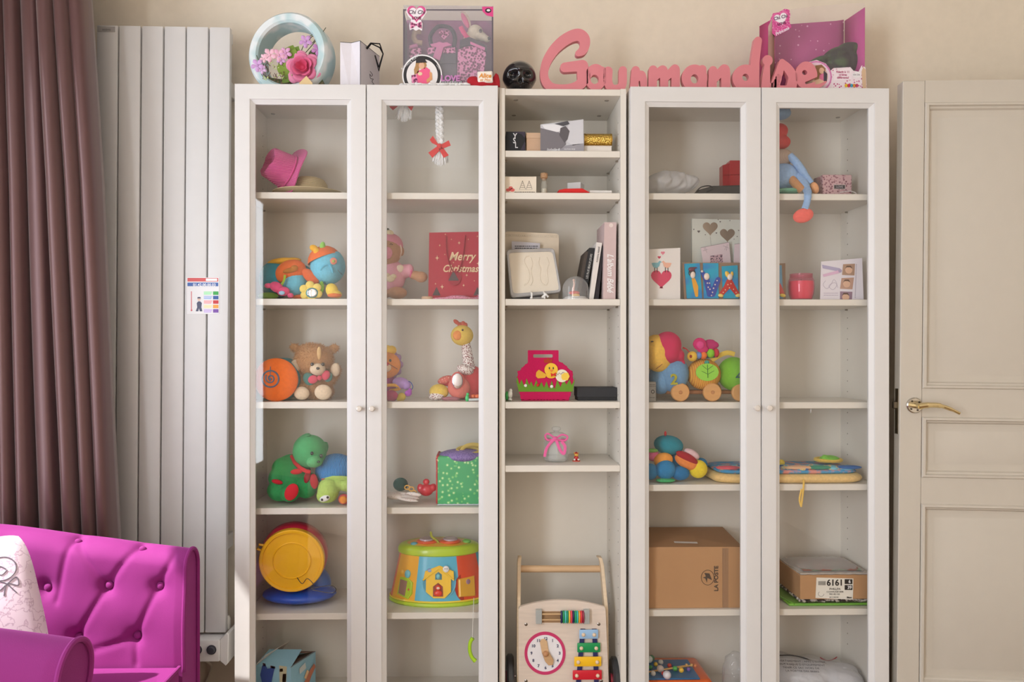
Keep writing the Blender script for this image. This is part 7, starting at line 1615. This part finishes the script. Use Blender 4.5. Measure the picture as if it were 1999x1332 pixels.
    t.add('wing', blob(B().E(1366, 672, 14, 13, Yb-.004, 4).E(1372, 682, 12, 8, Yb-.004, 4), .003), C(206, 36, 110, 'fab'), bf, smooth=80); t.add('wing', blob(B().E(1386, 672, 14, 10, Yb+.008, 4).E(1396, 674, 8, 7, Yb+.008, 4).E(1384, 682, 12, 7, Yb+.006, 4), .003), C(190, 40, 110, 'fab'), bf, smooth=80); t.add('wing_patch', B().E(1367, 674, 8, 8, Yb-.010, 3), C(222, 70, 140, 'fab'), bf)
    t.add('antenna', B().tube([P(1346, 688, Yb), P(1339, 681, Yb), P(1333, 679, Yb)], [.0016, .0016, .003], 6), C(190, 40, 50, 'fab'), bf); t.add('nose', B().E(1348.5, 696, 2.6, 3.2, Yb-.014, 2), C(150, 50, 30, 'fab'), bf)
    t.add('strap', B().tube([P(x, y, Y-.015) for x, y in spline([(1389, 704), (1405, 694), (1420, 689), (1434, 692)], 5)], .0075, 8, flat=.35), C(240, 204, 90, 'fab'))
    Y = .05; t = T('grey_tin', 'small grey printed tin left of the wheeled caterpillar', 'tin', (PX(1270, Y), Y, r3)); t.add('body', B().box(PX(1256, Y), PX(1281, Y), Y, Y+.04, r3, PZ(746, Y), .002), C(150, 148, 144, 'plastic')); D(t, 'round_mark', ovl(1274.5, 765, 3.5, 4), Y-.0005, (70, 66, 66)); D(t, 'round_mark_centre', ovl(1274.5, 765, 1.6, 2), Y-.001, (170, 168, 164)); lines(t, 'text_line', 1268, 1280, (751, 754, 776), Y-.0004, (80, 76, 76), h=1)
wheeled()
def row4c():
    Y = .10; t = T('plush_flower', 'colourful plush ladybird with teal head and petal limbs', 'plush toy', (PX(1315, Y), Y, r4)); bl = C(36, 130, 184, 'plush')
    hd = t.add('head', B().E(1305, 869, 29, 19, Y, 24, rot=8), C(30, 138, 158, 'plush')); t.add('stem', B().E(1299, 847, 2.5, 5, Y-.01, 2.5), C(190, 40, 50, 'plush'), hd)
    t.add('ear', B().E(1295, 898, 19, 14, Y-.025, 10, rot=-8), C(240, 158, 66, 'plush')); t.add('ear', B().E(1275, 890, 12, 11, Y-.01, 10), C(226, 110, 150, 'plush')); t.add('frill', B().E(1274, 880, 11, 4, Y-.015, 8), C(130, 190, 90, 'plush'))
    t.add('body', B().E(1299, 917, 20, 19, Y-.035, 18), bl); t.add('paw', B().E(1328, 924, 18, 14, Y-.03, 14), C(30, 116, 170, 'plush')); t.add('paw', B().E(1270, 921, 14, 16, Y-.03, 14), bl); t.add('paw', B().E(1368, 906, 13, 12, Y+.01, 12), bl)
    t.add('petal', B().E(1340, 902, 25, 13, Y-.03, 11, rot=28), C(240, 140, 70, 'plush')); t.add('petal_trim', B().E(1341, 894, 24, 9, Y-.034, 10, rot=28), C(170, 30, 44, 'plush')); t.add('petal', B().E(1350, 887, 17, 9, Y-.02, 9, rot=30), C(232, 196, 200, 'plush')); t.add('petal', B().E(1363, 916, 18, 18, Y-.025, 12, rot=35), C(240, 212, 50, 'plush'))
    b = B().E(1299, 938, 19, 4, Y-.045, 12); 
    for v in b.bm.verts: v.co.z = max(v.co.z, r4+.001)
    t.add('foot', b, C(70, 180, 110, 'plush')); t.add('tummy', B().E(1318, 905, 22, 22, Y+.01, 18), C(30, 110, 150, 'plush'))
    # quilted play mat across both doors
    t = T('play_mat', 'folded quilted baby play mat with cream edge and blue pattern', 'play mat', (PX(1540, .12), .13, r4)); x0, x1 = PX(1386, .1), PX(1690, .04)-.002; y0, y1 = .026, .245
    def slab(z0, z1, ins, bul, m, name, seg=48):
        b = B(); vs = []; prof = [(0, 0), (1, .08), (1.0, .5), (1.0, .92), (0, 1)]
        rows = []
        for (o, f) in [(-.010, 0), (0, .2), (bul, .5), (0, .8), (-.010, 1)]:
            row = []
            for i in range(seg):
                a = 2*PI*i/seg; ca, sa = math.cos(a), math.sin(a); e = .32
                X_ = (x0+x1)/2+((x1-x0)/2-ins+o)*math.copysign(abs(ca)**e, ca); Y_ = (y0+y1)/2+((y1-y0)/2-ins*.6+o)*math.copysign(abs(sa)**e, sa)
                row.append((X_, Y_, z0+(z1-z0)*f))
            rows.append(row)
        vs = [p for r_ in rows for p in r_]; fs = [(j*seg+i, j*seg+(i+1) % seg, (j+1)*seg+(i+1) % seg, (j+1)*seg+i) for j in range(4) for i in range(seg)]+[tuple(range(seg))[::-1], tuple(4*seg+i for i in range(seg))]
        b.raw(vs, fs); return t.add(name, b, m, smooth=60)
    slab(r4+.001, r4+.028, 0, .004, C(238, 200, 132, 'plush'), 'padded_edge'); slab(r4+.028, r4+.042, .016, .003, spotted('sea_print', (70, 156, 206), (226, 150, 140), 34, .46, kind='n'), 'printed_top')
    b = B()
    for i in range(9):
        cx = x0+.04+(x1-x0-.09)*i/8; b.ell((cx, y0+.045+.012*math.sin(i*2.3), r4+.044), (.028, .03, .009), (0, 0, i), 16, 8)
    t.add('quilted_bump', blob(b, .004), spotted('swirl_print', (112, 186, 206), (60, 110, 170), 40, .5, (240, 206, 120), kind='n'), smooth=80)
    for (px, col, w_) in ((1422, (226, 96, 110), 24), (1560, (240, 190, 150), 30), (1600, (60, 150, 120), 26), (1660, (40, 100, 170), 24)): t.add('applique', B().ell((PX(px, .05), .055, r4+.047), (w_/S(.05), .02, .006)), C(*col, 'fab'))
    t.add('frog_figure', blob(B().ell((PX(1622, .14), .15, r4+.060), (.032, .03, .012)).ell((PX(1610, .14), .14, r4+.066), (.010, .01, .010)), .003), C(126, 200, 60, 'plush'), smooth=80); t.add('yellow_ring', B().tube([(PX(1622, .14)+.040*math.cos(a), .16+.036*math.sin(a), r4+.056) for a in [2*PI*i/22 for i in range(22)]], .006, 8, True), C(240, 200, 90, 'plush')); t.add('yellow_knob', B().ell((PX(1525, .1), .1, r4+.055), .011), C(240, 210, 80, 'plush'))
    t.add('strap', B().tube([P(x, y, yy) for x, y, yy in spline([(1569, 934, .030), (1569, 944, .010), (1568, 958, .0065), (1566, 975, .0065), (1564, 990, .0065)], 5)], .004, 8, flat=.4).tube([P(x, y, .008) for x, y in spline([(1564, 989), (1561, 975), (1565, 955)], 4)], .003, 8, flat=.4), C(240, 198, 96, 'fab'))
row4c()
def cartons():
    Y0, Y1 = .035, .235; kr = C(186, 142, 100, 'paper'); t = T('postal_carton', 'brown postal cardboard carton with printed bird logo', 'box', (PX(1345, Y0), .13, r5)); x0, x1 = PX(1246, Y0), PX(1449, Y0); zt = PZ(1070, Y0)
    t.add('body', B().box(x0, x1, Y0, Y1, r5, zt, .001), kr)
    b = B(); b.raw([(x0, Y0, zt+.0006), (x1, Y0, zt+.0006), (x1, Y1, zt+.016), (x0, Y1, zt+.016), ((x0+x1)/2, (Y0+Y1)/2, zt+.013)], [(0, 1, 4), (1, 2, 4), (2, 3, 4), (3, 0, 4)]); o = t.add('top_flap', b, C(170, 128, 90, 'paper'), smooth=0)
    t.add('tape', B().pp(rc(1410, 1070.5, 1422, 1189), Y0-.0004, .0004), glassy('tape_film', (.97, .93, .88), .6, .12, (.8, .7, .58))); 
    M = Matrix.Translation((PX(1340, .06), .07, zt+.006)) @ Matrix.Rotation(R(-8), 4, 'Z'); t.add('paper_strip', B(M).box(-.036, .036, -.012, .006, 0, .0008), C(226, 216, 208, 'paper'))
    ink = C(74, 62, 54, 'print'); f = Y0-.0008; t.add('logo_ring', B().tube([P(1381.5+12.5*math.cos(a), 1128+14.5*math.sin(a), f) for a in [2*PI*i/36 for i in range(36)]], .0008, 5, True), ink)
    t.add('logo_bird', B().pp([(1375, 1119), (1385, 1120), (1390, 1133), (1381, 1129), (1380, 1138), (1377, 1130), (1372, 1128), (1378, 1126)], f, .0006), ink); text(t, 'LA POSTE', P(1398.5, 1130, f), .0175, ink, rot=(PI/2, R(-90), 0), bold=.0005, sx=1.05)
    # shoe-box style carton
    Y0, Y1 = .04, .235; t = T('shipping_box', 'flat brown box labelled 6161 with film over its top', 'box', (PX(1626, Y0), .13, r5+.018)); x0 = PX(1562, Y0); x1 = xR1-.0205; zb = r5+.0235; zt = PZ(1127, Y0)
    t.add('body', B().box(x0, x1, Y0, Y1, zb, zt, .001), kr); t.add('inner_tray', B().box(x0+.004, x1-.004, Y0+.008, Y1-.004, zt, zt+.004), C(196, 186, 176, 'paper'))
    b = B(); n = 26; vs = []
    for i in range(n+1):
        for j in range(n+1):
            u, v = i/n, j/n; z = zt+.001+.014*(1-(2*u-1)**6)*(1-(2*v-1)**4)*(.5+.9*v)+.0012*math.sin(40*u+9*v)*math.sin(33*v-11*u)
            vs.append((x0+.002+(x1-x0-.004)*u, Y0+.002+(Y1-Y0-.004)*v, z))
    b.raw(vs, [(i*(n+1)+j, (i+1)*(n+1)+j, (i+1)*(n+1)+j+1, i*(n+1)+j+1) for i in range(n) for j in range(n)]); t.add('wrap_film', b, glassy('wrap_film', (.97, .97, .97), 1.6, .42, (.78, .75, .74)), smooth=80)
    b = B(); b.raw([(x0+.02, Y0+.02, zt+.008), (x1-.02, Y0+.02, zt+.008), (x1-.02, Y1-.02, zt+.010), (x0+.02, Y1-.02, zt+.010)], [(0, 1, 2, 3)]); t.add('wrapped_print', b, spotted('muted_picture', (206, 190, 184), (176, 120, 110), 14, .5, (150, 180, 160), kind='n'))
    f = Y0-.0006; lb = D(t, 'label', [(1594, 1128), (1666, 1130), (1665, 1171), (1592, 1168)], Y0, (234, 230, 220)); k = C(24, 22, 24, 'print')
    text(t, '6161', P(1630, 1138.5, f-.0004), .0265, k, bold=.0007, parent=lb); 
    for i, (s_, y) in enumerate((('6', 1136), ('39', 1147.5))): D(t, 'label_tag', [(1649, y-4.8), (1664, y-4.5), (1664, y+4.8), (1649, y+4.6)], f, (20, 20, 24), parent=lb); text(t, s_, P(1658.5, y, f-.001), .0135, C(240, 240, 240, 'print'), bold=.0004, parent=lb)
    b = B()
    for i in range(14): b.pp(rc(1597.5+i*1.05, 1135, 1598.1+i*1.05, 1143), f, .0004)
    t.add('barcode', b, k, lb, kind='stuff'); text(t, 'PHILLPA', P(1630, 1150.5, f-.0004), .0098, k, parent=lb); text(t, 'COUV.PLAISIR BEBE', P(1630, 1156, f-.0004), .0062, k, parent=lb); text(t, 'TRD 403 520', P(1629, 1160.5, f-.0004), .0062, k, parent=lb); text(t, 'Blanc', P(1658, 1167, f-.0004), .0075, k, bold=.0003, parent=lb); text(t, 'REF 12 800 000', P(1628, 1166.5, f-.0004), .0045, k, parent=lb)
    t.add('label_mark', B().tube([P(1603+5.5*math.cos(a), 1160+5*math.sin(a), f) for a in [2*PI*i/20 for i in range(14)]], .0004, 4), k, lb)
    t = T('green_tray', 'lime green plastic tray under the 6161 box', 'tray', (PX(1610, .1), .13, r5)); t.add('tray', B().box(PX(1556, .05)-.028, x1-.002, .045, .235, r5+.0005, r5+.008, .003), C(124, 186, 70, 'plastic')); t.add('rim', B().tube([(PX(1556, .05)-.030, .235, r5+.011), (PX(1556, .05)-.028, .1, r5+.010), (PX(1556, .05)-.01, .045, r5+.007), (x1-.004, .044, r5+.007)], .003, 8), C(110, 176, 60, 'plastic'))
    t = T('zebra_cloth', 'black and white furry cloth pressed between tray and box', 'cloth', (PX(1625, .05), .12, r5+.012)); b = B(); xa = PX(1558, .05)
    b.box(xa, x1-.003, .046, .23, r5+.0142, r5+.0232, .003); t.add('cloth', b, spotted('zebra_pile', (220, 214, 204), (34, 30, 32), 90, .54, kind='n')); b = B()
    for i in range(420):
        x = random.uniform(xa, x1-.004); b.raw([(x-.0012, .046, r5+.021), (x+.0012, .046, r5+.021), (x+random.uniform(-.003, .003), .040-random.uniform(0, .004), r5+.018-random.uniform(0, .006))], [(0, 1, 2)])
    t.add('fringe', b, spotted('zebra_pile', (220, 214, 204), (34, 30, 32), 90, .54, kind='n'), kind='stuff', smooth=0)
cartons()
def bottom():
    z = ZB; Yc = .13; t = T('musical_toy', 'orange and blue musical toy board with beads and sticks', 'activity toy', (PX(1320, Yc), Yc, z)); x0, x1 = PX(1238, .1), PX(1384, .1)
    t.add('tray', B().box(x0, x1, .04, .24, z+.001, z+.072, .018, seg=4), C(238, 106, 44, 'plastic')); t.add('blue_panel', B().box(x0+.012, x1-.042, .05, .20, z+.072, z+.077, .002), C(24, 110, 168, 'plastic'))
    rs = random.Random(5)
    for i, (px, py, r_, c_) in enumerate([(1270, 1306, 4, (70, 160, 90)), (1272, 1288, 6, (90, 150, 110)), (1275, 1318, 5, (225, 222, 216)), (1289, 1309, 7, (230, 214, 206)), (1302, 1327, 8, (225, 220, 226)), (1307, 1303, 4.5, (210, 60, 50)), (1318, 1309, 5, (90, 180, 90)), (1330, 1312, 5, (240, 190, 60)), (1295, 1318, 4, (214, 60, 60)), (1344, 1310, 4, (120, 90, 160)), (1280, 1300, 4, (240, 196, 60)), (1290, 1296, 5, (225, 224, 218)), (1357, 1303, 3.5, (230, 140, 90))]):
        zz = z+.077+r_*.9/S(.1); Yq = min(.2, max(.05, FPX*(CZ-zz)/(py-PPY)+CY)); t.add('bead', B().ell(P(px, py, Yq)*1.0+V((0, 0, zz-P(px, py, Yq).z)), r_/S(Yq)), C(*c_, 'plastic'))
    for a, c in (((1262, 1320), (1355, 1309)), ((1262, 1326), (1345, 1314))):
        Ya, Yb_ = .085, .10; t.add('stick', B().tube([V((PX(a[0], Ya), Ya, z+.083)), V((PX(c[0], Yb_), Yb_+.03, z+.085))], .0024, 8).ell(V((PX(c[0], Yb_), Yb_+.03, z+.086)), .005), C(222, 176, 110, 'wood'))
    t.add('clear_bead', B().ell((PX(1271, .12), .15, z+.098), .012), C(220, 230, 224, 'gloss'))
    Y = .10; t = T('plastic_wrap', 'crumpled transparent film standing in the lowest compartment', 'plastic bag', (PX(1432, Y), Y, z)); b = B(); b.E(1436, 1320, 26, 50, Y, 26, seg=30, rings=20); t.add('film', crumple(blob(b, .004), .004, z, 9), glassy('thin_film', (.97, .97, .97), 1.2, .18, (.88, .88, .88)), smooth=70)
    Y = .12; t = T('clothes_bag', 'clear bag of folded white clothes with printed warning text', 'bag', (PX(1590, Y), Y, z)); b = B(); b.box(PX(1500, .1), xR1-.024, .03, .24, z+.002, z+.05, .02, seg=3).ell((PX(1570, Y), .15, z+.055), (.13, .085, .035)).ell((PX(1640, Y), .12, z+.045), (.07, .08, .04)).ell((PX(1535, Y), .17, z+.065), (.06, .07, .035))
    b = crumple(blob(b, .005), .0022, z, 12); t.add('clothes', b, C(222, 220, 224, 'fab'), smooth=80)
    b = B(); b.box(PX(1502, .1), xR1-.027, .032, .238, z+.004, z+.055, .02, seg=3).ell((PX(1570, Y), .15, z+.060), (.132, .087, .036)).ell((PX(1640, Y), .12, z+.050), (.07, .08, .041)).ell((PX(1535, Y), .17, z+.07), (.06, .07, .036)); t.add('film', crumple(blob(b, .005), .0035, z, 14), glassy('bag_film', (.98, .98, .98), 1.3, .12, (.9, .9, .9)), smooth=80)
    for i, (s_, px) in enumerate((("AVERTISSEMENT : AFIN D'EVITER", 1565), ('TOUT RISQUE D ETOUFFEMENT', 1560), ('TENIR CE SAC HORS DE', 1556), ('LA PORTEE DES BEBES', 1554))):
        text(t, s_, (PX(px, .1)-.0, .105-.018*i, z+.105-.003*i), .0105, C(90, 88, 94, 'print'), rot=(R(22), 0, R(-6)))
    t.add('red_cord', B().tube([P(x, y, .17) for x, y in spline([(1601, 1284), (1608, 1288), (1618, 1290), (1628, 1287), (1634, 1283)], 4)], .0016, 6), C(150, 40, 50, 'fab')); t.add('black_hanger', B().tube([P(x, y, .15) for x, y in spline([(1518, 1280), (1545, 1280), (1570, 1285), (1588, 1293)], 4)], .0022, 6), C(40, 40, 44, 'plastic'))
    # tiny adhesive hook under the middle shelf
    t = T('white_hook', 'tiny white plastic hook under the fourth shelf at the right', 'hook', (PX(1583, .1), .1, r3-.03)); t.add('hook', B().tube([P(1583, 799, .1), P(1583, 804, .1), P(1582, 806, .098)], .0018, 6), C(236, 234, 232, 'plastic'))
bottom()
